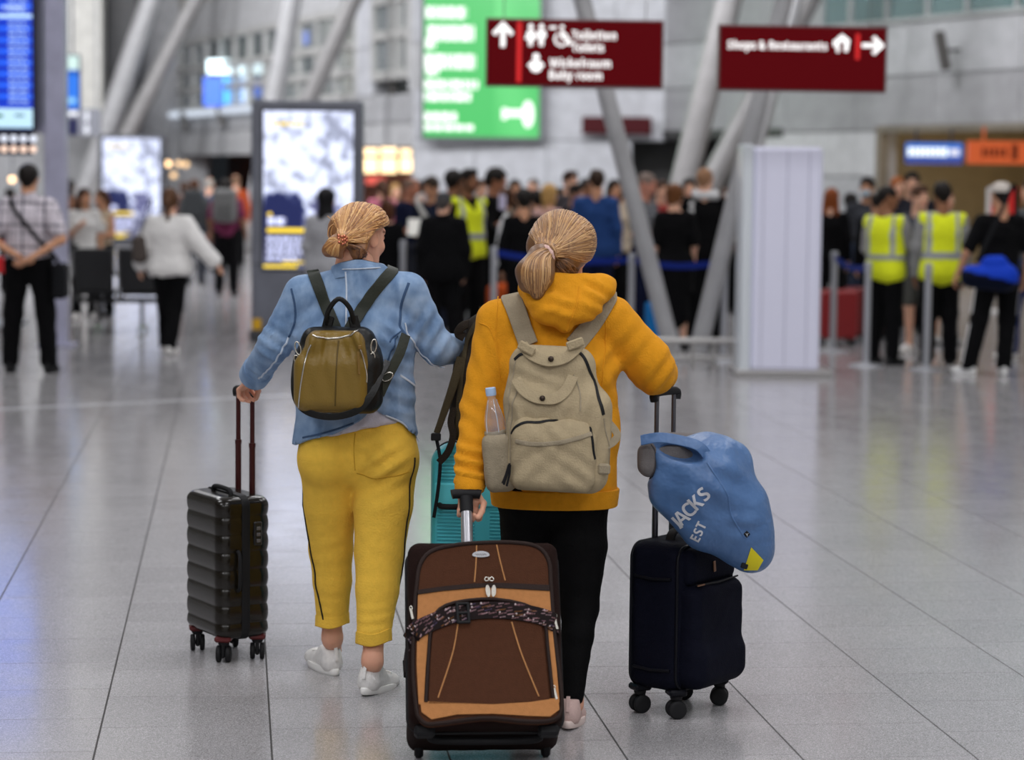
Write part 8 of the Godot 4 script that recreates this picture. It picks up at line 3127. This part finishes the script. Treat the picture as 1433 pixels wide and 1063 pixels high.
func blue_bag() -> void:
	var pos := W(1000, 790, 7.62)
	var q := func(px: float, py: float, d: float) -> Vector3: return W(px, py, d) - pos
	var t := thing("tote_bag", "blue carrier bag with white print slung over the handle of the navy suitcase", "bag", pos)
	var bl := mat("bag_blue", rgb(80, 115, 162), 0.42)
	bl.uv1_triplanar = true
	bl.uv1_scale = Vector3.ONE * 3.0
	bl.normal_enabled = true
	bl.normal_texture = noise_tex(0.012, 256, true, 9.0, null, 4, FastNoiseLite.TYPE_SIMPLEX_SMOOTH, 8)
	bl.normal_scale = 0.8
	bl.albedo_texture = noise_tex(0.01, 256, false, 1.0, [[0.0, 1.0], [Color(0.84, 0.87, 0.9), Color(1, 1, 1)]], 3)
	var f := Field.new(0.008, 0.05)
	f.cap(q.call(934, 640, 7.62), q.call(985, 668, 7.62), 0.066, 0.13, Vector3.BACK, 1.1)
	f.cap(q.call(985, 668, 7.62), q.call(1022, 715, 7.62), 0.128, 0.118, Vector3.BACK, 1.0)
	f.cap(q.call(1022, 715, 7.62), q.call(1040, 750, 7.62), 0.114, 0.094, Vector3.BACK, 0.95)
	f.cap(q.call(1040, 752, 7.62), q.call(1054, 774, 7.62), 0.085, 0.06, Vector3.BACK, 0.95)
	f.cap(q.call(915, 618, 7.62), q.call(902, 612, 7.62), 0.02, 0.012)
	f.cap(q.call(990, 628, 7.66), q.call(1025, 645, 7.66), 0.045, 0.06)
	f.cap(q.call(920, 655, 7.6), q.call(935, 690, 7.6), 0.034, 0.05)
	f.cap(q.call(935, 690, 7.6), q.call(985, 735, 7.6), 0.05, 0.08)
	f.ell(q.call(948, 634, 7.5), Vector3(0.088, 0.03, 0.1), Basis(Vector3.BACK, -0.2), 0.01, true)
	f.ell(q.call(896, 646, 7.6), Vector3(0.05, 0.066, 0.1), Basis(Vector3.BACK, 0.2), 0.01, true)
	f.bake()
	var dz := func(p, _n):
		var v: float = crease(p, q.call(1010, 660, 7.5), Vector3(0.45, 0.9, 0), 0.08, 0.11, 0.007)
		v += crease(p, q.call(1000, 690, 7.5), Vector3(0.85, 0.5, 0), 0.09, 0.14, 0.006)
		v += crease(p, q.call(1045, 735, 7.5), Vector3(0.1, 1.0, 0), 0.06, 0.08, 0.004)
		v += crease(p, q.call(930, 690, 7.5), Vector3(0.5, 0.8, 0), 0.07, 0.13, 0.004)
		return v
	part("bag_body", f.mesh(MB.new(), dz), bl, t)
	var white := mat("print_white", rgb(206, 208, 214), 0.6)
	for e in [["N", 942, 734], ["A", 953, 724], ["C", 963.5, 713], ["K", 974, 702.5], ["S", 984.5, 692]]: part("letter", drape(e[0], 0.046, f, pos, e[1], e[2], 0.8), white, t)
	for e in [["E", 973, 753], ["S", 977, 744], ["T", 981, 735]]: part("letter", drape(e[0], 0.03, f, pos, e[1], e[2], 1.15), white, t)
	var mb := MB.new()
	var sm := lay(f, pos, [[990, 648], [1008, 675], [1018, 695], [1024, 722], [1042, 752]], 0.0005, 24)
	mb.band(sm, normals(f, sm), 0.006, 0.004)
	part("seam", mb, bl, t)
	mb = MB.new()
	var c := on(f, pos, 1045, 747, 0.002)
	var nb := Basis(f.normal(c).cross(Vector3.UP).normalized() * -1.0, Vector3.UP, f.normal(c))
	mb.box(c, Vector3(0.016, 0.016, 0.003), 0.001, nb * Basis(Vector3.BACK, PI / 4))
	var tg := part("tag", mb, mat("tag_black", rgb(24, 26, 30), 0.5), t)
	mb = MB.new()
	mb.tube([c + nb * Vector3(-0.004, 0.003, 0.002), c + nb * Vector3(0.0, -0.001, 0.002), c + nb * Vector3(0.004, 0.003, 0.002)], 0.001, 5)
	mb.tube([c + nb * Vector3(0.0, -0.001, 0.002), c + nb * Vector3(0.001, -0.006, 0.002)], 0.001, 5)
	part("emblem", mb, white, tg)
	# yellow corner, sewn onto the bag
	mb = MB.new()
	var rows := []
	for i in 9:
		var u := i / 8.0
		var row := PackedVector3Array()
		for k in 7:
			var e := Vector2(1051, 765).lerp(Vector2(1041, 797), k / 6.0).lerp(Vector2(1068, 783).lerp(Vector2(1060, 797), k / 6.0), u)
			row.append(on(f, pos, e.x, e.y, 0.0025))
		rows.append(row)
	mb.loft(rows, false, false)
	part("corner_patch", mb, mat("patch_yellow", rgb(222, 208, 40), 0.5), t)
	mb = MB.new()
	mb.box(on(f, pos, 1042, 790, 0.003), Vector3(0.022, 0.02, 0.008), 0.003, Basis(Vector3.BACK, -0.3))
	part("tag", mb, mats["tag_black"], t)
	mb = MB.new()
	mb.band(spline([q.call(897, 616, 7.56), q.call(922, 612, 7.54), q.call(952, 616, 7.53), q.call(978, 624, 7.52), q.call(992, 640, 7.52)], 22), [Vector3(0, 0.5, 1)], 0.034, 0.006)
	part("handle", mb, bl, t)
	# the grey travel pillow inside
	var pp := W(925, 640, 7.62)
	var p := thing("neck_pillow", "grey travel pillow poking out of the blue carrier bag", "pillow", pp)
	q = func(px: float, py: float, d: float) -> Vector3: return W(px, py, d) - pp
	f = Field.new(0.008, 0.02)
	f.cap(q.call(908, 634, 7.6), q.call(909, 650, 7.6), 0.036, 0.04)
	f.cap(q.call(918, 636, 7.62), q.call(948, 638, 7.62), 0.045, 0.05)
	f.cap(q.call(955, 638, 7.62), q.call(985, 642, 7.62), 0.05, 0.045, Vector3.RIGHT, 1.0, 0.006)
	f.cap(q.call(940, 622, 7.66), q.call(990, 628, 7.68), 0.04, 0.05)
	f.bake()
	part("cushion", f.mesh(MB.new(), ripple(9, 0.002, 14.0)), cloth("pillow_grey", rgb(112, 108, 108), 0.9, 8.0, 0.6, 0.4), p)
	mb = MB.new()
	sm = lay(f, pp, [[906, 616], [917, 632], [916, 655], [909, 670]], 0.0, 12)
	mb.tube(sm, 0.0025, 6)
	part("piping", mb, cloth("pillow_dark", rgb(84, 80, 82), 0.9), p)

func teal_case() -> void:
	var g := W(689, 700, 8.27)
	var t := thing("suitcase", "turquoise ribbed hard suitcase between the two women", "suitcase", Vector3(g.x, 0, -8.27))
	t.rotation.y = -0.1
	var te := mat("case_teal", rgb(70, 184, 198), 0.36)
	var y0 := 0.08
	var h := 0.735
	var mb := MB.new()
	var rings := []
	for e in [[-0.13, 0.9], [-0.125, 0.96], [-0.105, 1.0], [0.105, 1.0], [0.125, 0.96], [0.13, 0.9]]:
		var r := PackedVector3Array()
		var s: float = (1.0 - e[1]) * 0.2
		for p in rrect(0.2 - s, h * 0.5 - s, 0.06 - s * 0.5, 7): r.append(Vector3(p.x, y0 + h * 0.5 + p.y, e[0]))
		rings.append(r)
	mb.loft(rings)
	part("shell", mb, te, t)
	mb = MB.new()
	for i in 52:
		var y := y0 + 0.05 + i * 0.0122
		if y > 0.6 and y < 0.7: continue
		for sx in [[-0.175, -0.045], [0.005, 0.175]]:
			mb.box(Vector3((sx[0] + sx[1]) * 0.5, y, 0.131), Vector3(sx[1] - sx[0], 0.0065, 0.008), 0.002)
	for i in 3: mb.box(Vector3(0, y0 + h - 0.045 + i * 0.0122, 0.129), Vector3(0.32 - i * 0.03, 0.0065, 0.008), 0.002)
	part("rib", mb, te, t).set_meta("kind", "stuff")
	mb = MB.new()
	mb.box(Vector3(-0.02, 0.65, 0.133), Vector3(0.33, 0.078, 0.016), 0.006)
	part("plate", mb, mat("case_teal_light", rgb(88, 200, 212), 0.4), t)
	mb = MB.new()
	mb.tube(spline([Vector3(-0.165, 0.615, 0.135), Vector3(-0.155, 0.612, 0.158), Vector3(-0.105, 0.612, 0.158), Vector3(-0.095, 0.615, 0.135)], 10), 0.01, 8)
	part("carry_handle", mb, mat("rubber", rgb(18, 18, 20), 0.55), t)
	mb = MB.new()
	var pts := []
	for p in rrect(0.2015, h * 0.5 + 0.0015, 0.06, 8): pts.append(Vector3(p.x, y0 + h * 0.5 + p.y, 0.0))
	pts.append(pts[0])
	var nn := []
	for p in pts: nn.append((p - Vector3(0, y0 + h * 0.5, 0)).normalized())
	mb.band(pts, nn, 0.03, 0.006, false)
	part("zip_seam", mb, mat("zip_black", rgb(26, 26, 28), 0.5), t)
	mb = MB.new()
	for s in [-0.07, 0.07]: mb.tube([Vector3(s, y0 + h - 0.01, -0.1), Vector3(s, 1.1, -0.1)], 0.01, 8)
	part("pull_tube", mb, mat("tube_gunmetal", rgb(92, 92, 98), 0.3, 0.7), t)
	mb = MB.new()
	mb.tube([Vector3(-0.09, 1.105, -0.1), Vector3(0.09, 1.105, -0.1)], 0.014, 10)
	part("grip", mb, mats["rubber"], t)
	for p in [Vector3(0.15, 0, 0.09), Vector3(0.15, 0, -0.09), Vector3(-0.15, 0, 0.09), Vector3(-0.15, 0, -0.09)]:
		spinner(t, p, 0.028, 0.4, mats["rubber"], te)

func dark_backpack() -> void:
	var pos := W(690, 622, 8.24)
	var q := func(px: float, py: float, d: float) -> Vector3: return W(px, py, d) - pos
	var t := thing("backpack", "dark brown backpack with dangling straps resting on the turquoise suitcase", "backpack", pos)
	var m := cloth("pack_brown", rgb(42, 36, 30), 0.75, 7.0, 0.6, 0.12)
	var ol := cloth("pack_olive", rgb(66, 58, 42), 0.75, 7.0)
	var f := Field.new(0.009, 0.05)
	f.rbox(q.call(689, 560, 8.22), Vector3(0.14, 0.15, 0.1), 0.06, Basis(Vector3.BACK, -0.06))
	f.rbox(q.call(696, 490, 8.23), Vector3(0.115, 0.12, 0.08), 0.06, Basis(Vector3.BACK, -0.1))
	f.bake()
	part("bag_body", f.mesh(MB.new(), ripple(12, 0.005, 8.0)), m, t)
	var mb := MB.new()
	var pp := lay(f, pos, [[668, 452], [655, 475], [648, 510], [643, 560], [640, 612]], 0.002, 20)
	mb.band(pp, normals(f, pp), 0.02, 0.006)
	part("edge_binding", mb, ol, t)
	mb = MB.new()
	mb.band(spline([q.call(660, 452, 8.2), q.call(648, 456, 8.18), q.call(641, 466, 8.18), q.call(650, 472, 8.18)], 12), [Vector3(0, 0.3, 1)], 0.03, 0.01)
	part("handle", mb, m, t)
	mb = MB.new()
	mb.band(spline([q.call(646, 500, 8.14), q.call(634, 540, 8.12), q.call(622, 575, 8.12), q.call(611, 606, 8.12)], 16), [Vector3(-0.3, 0, 1)], [0.034, 0.034, 0.033, 0.032, 0.031, 0.03, 0.029, 0.028, 0.027, 0.026, 0.025, 0.024, 0.023, 0.022, 0.022, 0.022], 0.008)
	part("shoulder_strap", mb, ol, t)
	mb = MB.new()
	mb.box(q.call(610, 611, 8.115), Vector3(0.034, 0.026, 0.012), 0.004)
	part("strap_buckle", mb, mat("rubber", rgb(18, 18, 20), 0.55), t)
	mb = MB.new()
	mb.band(spline([q.call(611, 615, 8.12), q.call(616, 645, 8.115), q.call(613, 685, 8.115), q.call(607, 724, 8.12)], 18), [Vector3(0, 0, 1)], 0.012, 0.003)
	part("webbing", mb, mats["strap_black"], t)
	mb = MB.new()
	mb.band(spline([q.call(636, 570, 8.13), q.call(631, 590, 8.12), q.call(634, 610, 8.115), q.call(627, 632, 8.115), q.call(614, 647, 8.115)], 20), [Vector3(0.1, 0, 1)], 0.024, 0.005)
	part("loop_strap", mb, m, t)

func brown_case() -> void:
	var g := W(677, 1000, 7.05)
	var base := Vector3(g.x, 0, -7.05)
	var t := thing("suitcase", "large brown and tan fabric suitcase with a patterned luggage strap, tilted on two wheels", "suitcase", base)
	var bs := Basis(Vector3.UP, 0.07) * Basis(Vector3.RIGHT, deg_to_rad(-31.0))
	t.transform = Transform3D(bs, base)
	var inv := t.transform.affine_inverse()
	# pixel -> place on the plane z of the case
	var q := func(px: float, py: float, z: float) -> Vector2:
		var o := inv * cam_xf.origin
		var r := inv.basis * (W(px, py, 1.0) - cam_xf.origin)
		var p := o + r * ((z - o.z) / r.z)
		return Vector2(p.x, p.y)
	var br := cloth("case_brown", rgb(76, 46, 31), 0.85, 8.0, 0.6, 0.12)
	var dk := cloth("case_dark", rgb(32, 18, 15), 0.85, 8.0, 0.6, 0.1)
	var tan := cloth("case_tan", rgb(178, 122, 74), 0.7, 9.0, 0.35, 0.1)
	var zip := mat("zip_black", rgb(26, 26, 28), 0.5)
	var silver := mat("zip_silver", rgb(200, 196, 186), 0.25, 0.85)
	var dpt := 0.235
	var y0 := 0.045
	var y1 := 0.615
	# body
	var f := Field.new(0.01, 0.03)
	f.rbox(Vector3(0, (y0 + y1) * 0.5, (dpt - 0.06) * 0.5), Vector3(0.226, (y1 - y0) * 0.5, (dpt + 0.06) * 0.5), 0.035)
	f.bake()
	part("case_body", f.mesh(MB.new(), ripple(14, 0.003, 7.0)), dk, t)
	# front lid with rounded top
	var zf := dpt
	var lid := PackedVector2Array()
	for e in spline([[584, 1000], [578, 940], [580, 860], [583, 820], [588, 790], [604, 771], [640, 762], [680, 759], [720, 759], [752, 765], [768, 785], [771, 820], [775, 880], [783, 945], [786, 990], [775, 1006], [740, 1009], [680, 1004], [620, 1011], [596, 1012], [584, 1000]].map(func(a): return Vector3(a[0], a[1], 0)), 70):
		lid.append(q.call(e.x, e.y, zf + 0.02))
	lid.remove_at(lid.size() - 1)
	var mb := MB.new()
	mb.prism(lid, 0.035, Transform3D(Basis(), Vector3(0, 0, zf + 0.0025)))
	var ld := part("lid", mb, br, t)
	mb = MB.new()
	var pts := []
	for p in lid: pts.append(Vector3(p.x, p.y, zf + 0.02))
	pts.append(pts[0])
	mb.tube(pts, 0.0065, 7, false)
	part("piping", mb, leather("case_piping", rgb(36, 22, 18), 0.75), ld)
	var piece := func(called: String, list: Array, z: float, th: float, m: Material, n := 40) -> void:
		var poly := PackedVector2Array()
		for e in (spline(list.map(func(a): return Vector3(a[0], a[1], 0)), n) if n > 0 else list.map(func(a): return Vector3(a[0], a[1], 0))): poly.append(q.call(e.x, e.y, z))
		var b := MB.new()
		b.prism(poly, th, Transform3D(Basis(), Vector3(0, 0, z - th * 0.5)))
		part(called, b, m, ld)
	var line := func(called: String, list: Array, z: float, rad: float, m: Material) -> void:
		var b := MB.new()
		var ps := []
		for e in spline(list.map(func(a): return Vector3(a[0], a[1], 0)), 24):
			var v: Vector2 = q.call(e.x, e.y, z)
			ps.append(Vector3(v.x, v.y, z))
		b.tube(ps, rad, 7)
		part(called, b, m, ld)
	var z1 := zf + 0.021
	# tan yoke and side strips
	piece.call("tan_panel", [[585, 829], [620, 824], [678, 820], [735, 823], [769, 825], [773, 880], [779, 935], [783, 982], [777, 985], [770, 930], [764, 868], [740, 846], [690, 836], [640, 840], [612, 852], [601, 872], [596, 930], [593, 985], [586, 985], [583, 930], [584, 870]], z1 + 0.004, 0.008, tan, 0)
	# inner panel
	piece.call("inner_panel", [[600, 984], [602, 930], [606, 880], [615, 858], [640, 847], [690, 843], [735, 851], [757, 868], [762, 910], [769, 978], [740, 982], [690, 985], [640, 984]], z1 + 0.006, 0.01, br, 0)
	line.call("inner_zip", [[596, 982], [599, 930], [603, 878], [613, 854], [640, 842], [690, 838], [738, 847], [761, 866], [767, 910], [774, 976]], z1 + 0.006, 0.0055, mats["case_piping"])
	# bottom tan band
	piece.call("tan_band", [[588, 980], [640, 983], [690, 984], [740, 980], [781, 976], [783, 992], [770, 1002], [740, 1001], [690, 998], [640, 999], [604, 1006], [590, 996]], z1 + 0.006, 0.01, tan, 0)
	# dark gusset between the top panel and the yoke
	piece.call("gusset", [[584, 825], [620, 820], [660, 816], [700, 815], [769, 818], [769, 826], [735, 824], [678, 821], [620, 826], [585, 831]], z1 + 0.008, 0.014, mats["case_piping"], 0)
	var cord := cloth("case_cord", rgb(180, 128, 82), 0.7)
	for e in [[[667, 763], [666, 790], [664, 814]], [[695, 762], [700, 785], [707, 812]]]: line.call("trim_line", e, z1, 0.0022, cord)
	for e in [[[641, 872], [633, 915], [613, 976]], [[716, 870], [730, 915], [754, 974]]]: line.call("trim_line", e, z1 + 0.007, 0.0024, cord)
	# oval badge with a raised squiggle
	var c2: Vector2 = q.call(673, 777, z1)
	var poly := PackedVector2Array()
	for i in 28:
		var a := TAU * i / 28
		poly.append(Vector2(cos(a) * 0.026, sin(a) * (0.013 if sin(a) > 0 else 0.007)))
	mb = MB.new()
	mb.prism(poly, 0.006, Transform3D(Basis(), Vector3(c2.x, c2.y, z1 + 0.001)))
	var bd := part("badge", mb, mat("badge_chrome", rgb(206, 206, 210), 0.2, 0.8), ld)
	mb = MB.new()
	pts = []
	for i in 22: pts.append(Vector3(c2.x - 0.017 + i * 0.0016, c2.y + 0.002 + 0.003 * sin(i * 1.5), z1 + 0.0045))
	mb.tube(pts, 0.0008, 5)
	part("emblem", mb, mat("emblem_grey", rgb(96, 96, 100), 0.4), bd)
	# zip pulls
	for e in [[681, 810, 683, 832, 0.1], [688, 810, 691, 832, -0.08]]:
		var a: Vector2 = q.call(e[0], e[1], z1 + 0.012)
		var b: Vector2 = q.call(e[2], e[3], z1 + 0.012)
		mb = MB.new()
		torus(mb, Vector3(a.x, a.y, z1 + 0.012), Basis(), 0.006, 0.006, 0.0018)
		poly = PackedVector2Array()
		for i in 16: poly.append(Vector2(cos(TAU * i / 16) * 0.007, sin(TAU * i / 16) * 0.019))
		mb.prism(poly, 0.003, Transform3D(Basis(Vector3.BACK, e[4]), Vector3(b.x, b.y + 0.012, z1 + 0.012)))
		part("zip_pull", mb, silver, ld)
	for e in [[775, 962, 779, 980], [777, 862, 778, 882], [575, 851, 577, 868]]:
		var a: Vector2 = q.call(e[0], e[1], z1)
		var b: Vector2 = q.call(e[2], e[3], z1)
		mb = MB.new()
		torus(mb, Vector3(a.x, a.y, z1 + 0.004), Basis(), 0.004, 0.006, 0.0016)
		mb.box(Vector3((a.x + b.x) * 0.5, (a.y + b.y) * 0.5, z1 + 0.006), Vector3(0.008, a.distance_to(b) * 0.9, 0.003), 0.001, Basis(Vector3.BACK, 0.2))
		part("zip_pull", mb, silver, t)
	# wide body zip round the side
	mb = MB.new()
	pts = []
	for p in rrect(0.228, (y1 - y0) * 0.5 + 0.002, 0.045, 7): pts.append(Vector3(p.x, (y0 + y1) * 0.5 + p.y, dpt * 0.62))
	pts.append(pts[0])
	mb.tube(pts, 0.005, 7, false)
	part("body_zip", mb, zip, t)
	# bottom face: grip and feet
	mb = MB.new()
	mb.tube(spline([Vector3(-0.16, y0 + 0.004, dpt * 0.5), Vector3(-0.13, y0 - 0.016, dpt * 0.5), Vector3(0.13, y0 - 0.016, dpt * 0.5), Vector3(0.16, y0 + 0.004, dpt * 0.5)], 16), 0.012, 8)
	part("bottom_grip", mb, mat("rubber", rgb(18, 18, 20), 0.55), t)
	for s in [-1, 1]:
		mb = MB.new()
		mb.box(Vector3(s * 0.18, y0 - 0.012, dpt * 0.82), Vector3(0.06, 0.035, 0.04), 0.008)
		part("foot", mb, mats["rubber"], t)
		mb = MB.new()
		mb.lathe([Vector2(0.004, -0.014), Vector2(0.03, -0.013), Vector2(0.036, -0.006), Vector2(0.036, 0.006), Vector2(0.03, 0.013), Vector2(0.004, 0.014)], 20, Transform3D(Basis(Vector3.BACK, PI / 2), Vector3(s * 0.19, 0.062, -0.035)))
		part("wheel", mb, mats["rubber"], t)
		mb = MB.new()
		mb.box(Vector3(s * 0.19, 0.085, -0.03), Vector3(0.055, 0.06, 0.075), 0.01)
		part("wheel_housing", mb, mats["rubber"], t)
	# pull handle
	mb = MB.new()
	var hx: float = (q.call(653, 720, 0.03) as Vector2).x
	mb.tube([Vector3(hx, 0.58, 0.03), Vector3(hx, 0.8, 0.03)], 0.018, 14)
	part("pull_tube", mb, mat("tube_silver", rgb(190, 190, 196), 0.28, 0.75), t)
	mb = MB.new()
	mb.tube([Vector3(hx, 0.79, 0.03), Vector3(hx, 0.84, 0.03)], 0.021, 14)
	mb.tube(spline([Vector3(hx - 0.045, 0.85, 0.03), Vector3(hx - 0.03, 0.852, 0.03), Vector3(hx + 0.03, 0.852, 0.03), Vector3(hx + 0.045, 0.85, 0.03)], 8), 0.015, 10)
	part("grip", mb, mats["rubber"], t)
	# patterned luggage strap around the case
	var lb := thing("luggage_strap", "dark luggage strap with small pale writing pattern around the brown suitcase", "strap", base)
	lb.transform = t.transform
	var im := Image.create(1024, 64, false, Image.FORMAT_RGB8)
	im.fill(Color(0.1, 0.045, 0.05))
	var r := RandomNumberGenerator.new()
	r.seed = 17
	for i in 170:
		var x0 := r.randi_range(0, 1023)
		var row := i % 5
		var c := [Color(0.6, 0.44, 0.46), Color(0.7, 0.58, 0.6), Color(0.5, 0.36, 0.4), Color(0.52, 0.33, 0.14), Color(0.3, 0.26, 0.4)][[0, 0, 0, 1, 1, 2, 2, 3, 4][r.randi() % 9]] as Color
		var at := x0
		for k in r.randi_range(4, 7):
			var wl := r.randi_range(2, 4)
			for dx in wl:
				for dy in 5:
					var yy := row * 13 + 5 + dy - int((at + dx - x0) * 0.22)
					if at + dx < 1024 and yy >= 0 and yy < 64 and (dy != 2 or dx != 1): im.set_pixel(at + dx, yy, c)
			at += wl + 2
		if i % 4 == 0:
			for dx in 8:
				for dy in 8:
					if Vector2(dx - 3.5, dy - 3.5).length() < 3.8 and x0 + dx < 1024: im.set_pixel(x0 + dx, row * 12 + dy, Color(0.8, 0.74, 0.74))
	var sm := mat("strap_print", Color(0.85, 0.85, 0.85), 0.75)
	sm.albedo_texture = ImageTexture.create_from_image(im)
	var top := spline([[571, 900], [582, 882], [610, 868], [645, 857], [690, 853], [735, 857], [768, 866], [781, 878]].map(func(a): return Vector3(a[0], a[1], 0)), 36)
	var w := 0.052
	var fr := []
	for i in top.size():
		var e: Vector3 = top[i]
		var edge := smoothstep(0.0, 0.12, float(i) / 35.0) * smoothstep(1.0, 0.9, float(i) / 35.0)
		var zz: float = lerpf(zf - 0.02, z1 + 0.012, edge)
		var v: Vector2 = q.call(e.x, e.y, zz)
		fr.append(Vector3(v.x, v.y, zz))
	var loop := [Vector3(-0.236, fr[0].y - 0.02, 0.04)] + fr + [Vector3(0.236, fr[-1].y - 0.01, 0.04)]
	# front half with printed uv
	mb = MB.new()
	var pv := PackedVector3Array()
	var pu := PackedVector2Array()
	var pi := PackedInt32Array()
	for i in loop.size():
		var tdir: Vector3 = (loop[mini(i + 1, loop.size() - 1)] - loop[maxi(i - 1, 0)]).normalized()
		var out := Vector3(signf(loop[i].x) * (1.0 if i < 2 or i > loop.size() - 3 else 0.0), 0, 1.0 if i >= 1 and i <= loop.size() - 2 else 0.1).normalized()
		var sd := out.cross(tdir).normalized()
		for k in 2:
			pv.append(loop[i] + sd * (w * 0.5 if k == 0 else -w * 0.5))
			pu.append(Vector2(i / float(loop.size()) * 1.0, float(k)))
			pv.append(loop[i] + sd * (w * 0.5 if k == 0 else -w * 0.5) - out * 0.003)
			pu.append(Vector2(i / float(loop.size()) * 1.0, float(k)))
	for i in loop.size() - 1:
		var a := i * 4
		var b := a + 4
		for qd in [[0, 2, 6, 4], [1, 5, 7, 3], [0, 4, 5, 1], [2, 3, 7, 6]]:
			pi.append_array(PackedInt32Array([a + qd[0], a + qd[1], a + qd[2], a + qd[0], a + qd[2], a + qd[3]]))
	mb.add(pv, pi, pu, false)
	part("webbing", mb, sm, lb)
	mb = MB.new()
	mb.band([Vector3(-0.236, loop[0].y, 0.05), Vector3(-0.21, loop[0].y + 0.005, -0.006), Vector3(0.21, loop[-1].y - 0.005, -0.006), Vector3(0.236, loop[-1].y, 0.05)], [Vector3(-0.8, 0, -0.6), Vector3(-0.5, 0, -0.85), Vector3(0.5, 0, -0.85), Vector3(0.8, 0, -0.6)], w, 0.003)
	part("rear_webbing", mb, mats["strap_black"], lb)
	mb = MB.new()
	var bc: Vector2 = q.call(648, 857, z1 + 0.02)
	var bb := Basis(Vector3.BACK, 0.05)
	for s in [-1, 1]: mb.box(Vector3(bc.x + s * 0.016, bc.y, z1 + 0.018), Vector3(0.009, 0.066, 0.009), 0.003, bb)
	for s in [-1, 0, 1]: mb.box(Vector3(bc.x, bc.y + s * 0.029, z1 + 0.018), Vector3(0.036, 0.008, 0.009), 0.003, bb)
	part("strap_buckle", mb, mats["rubber"], lb)
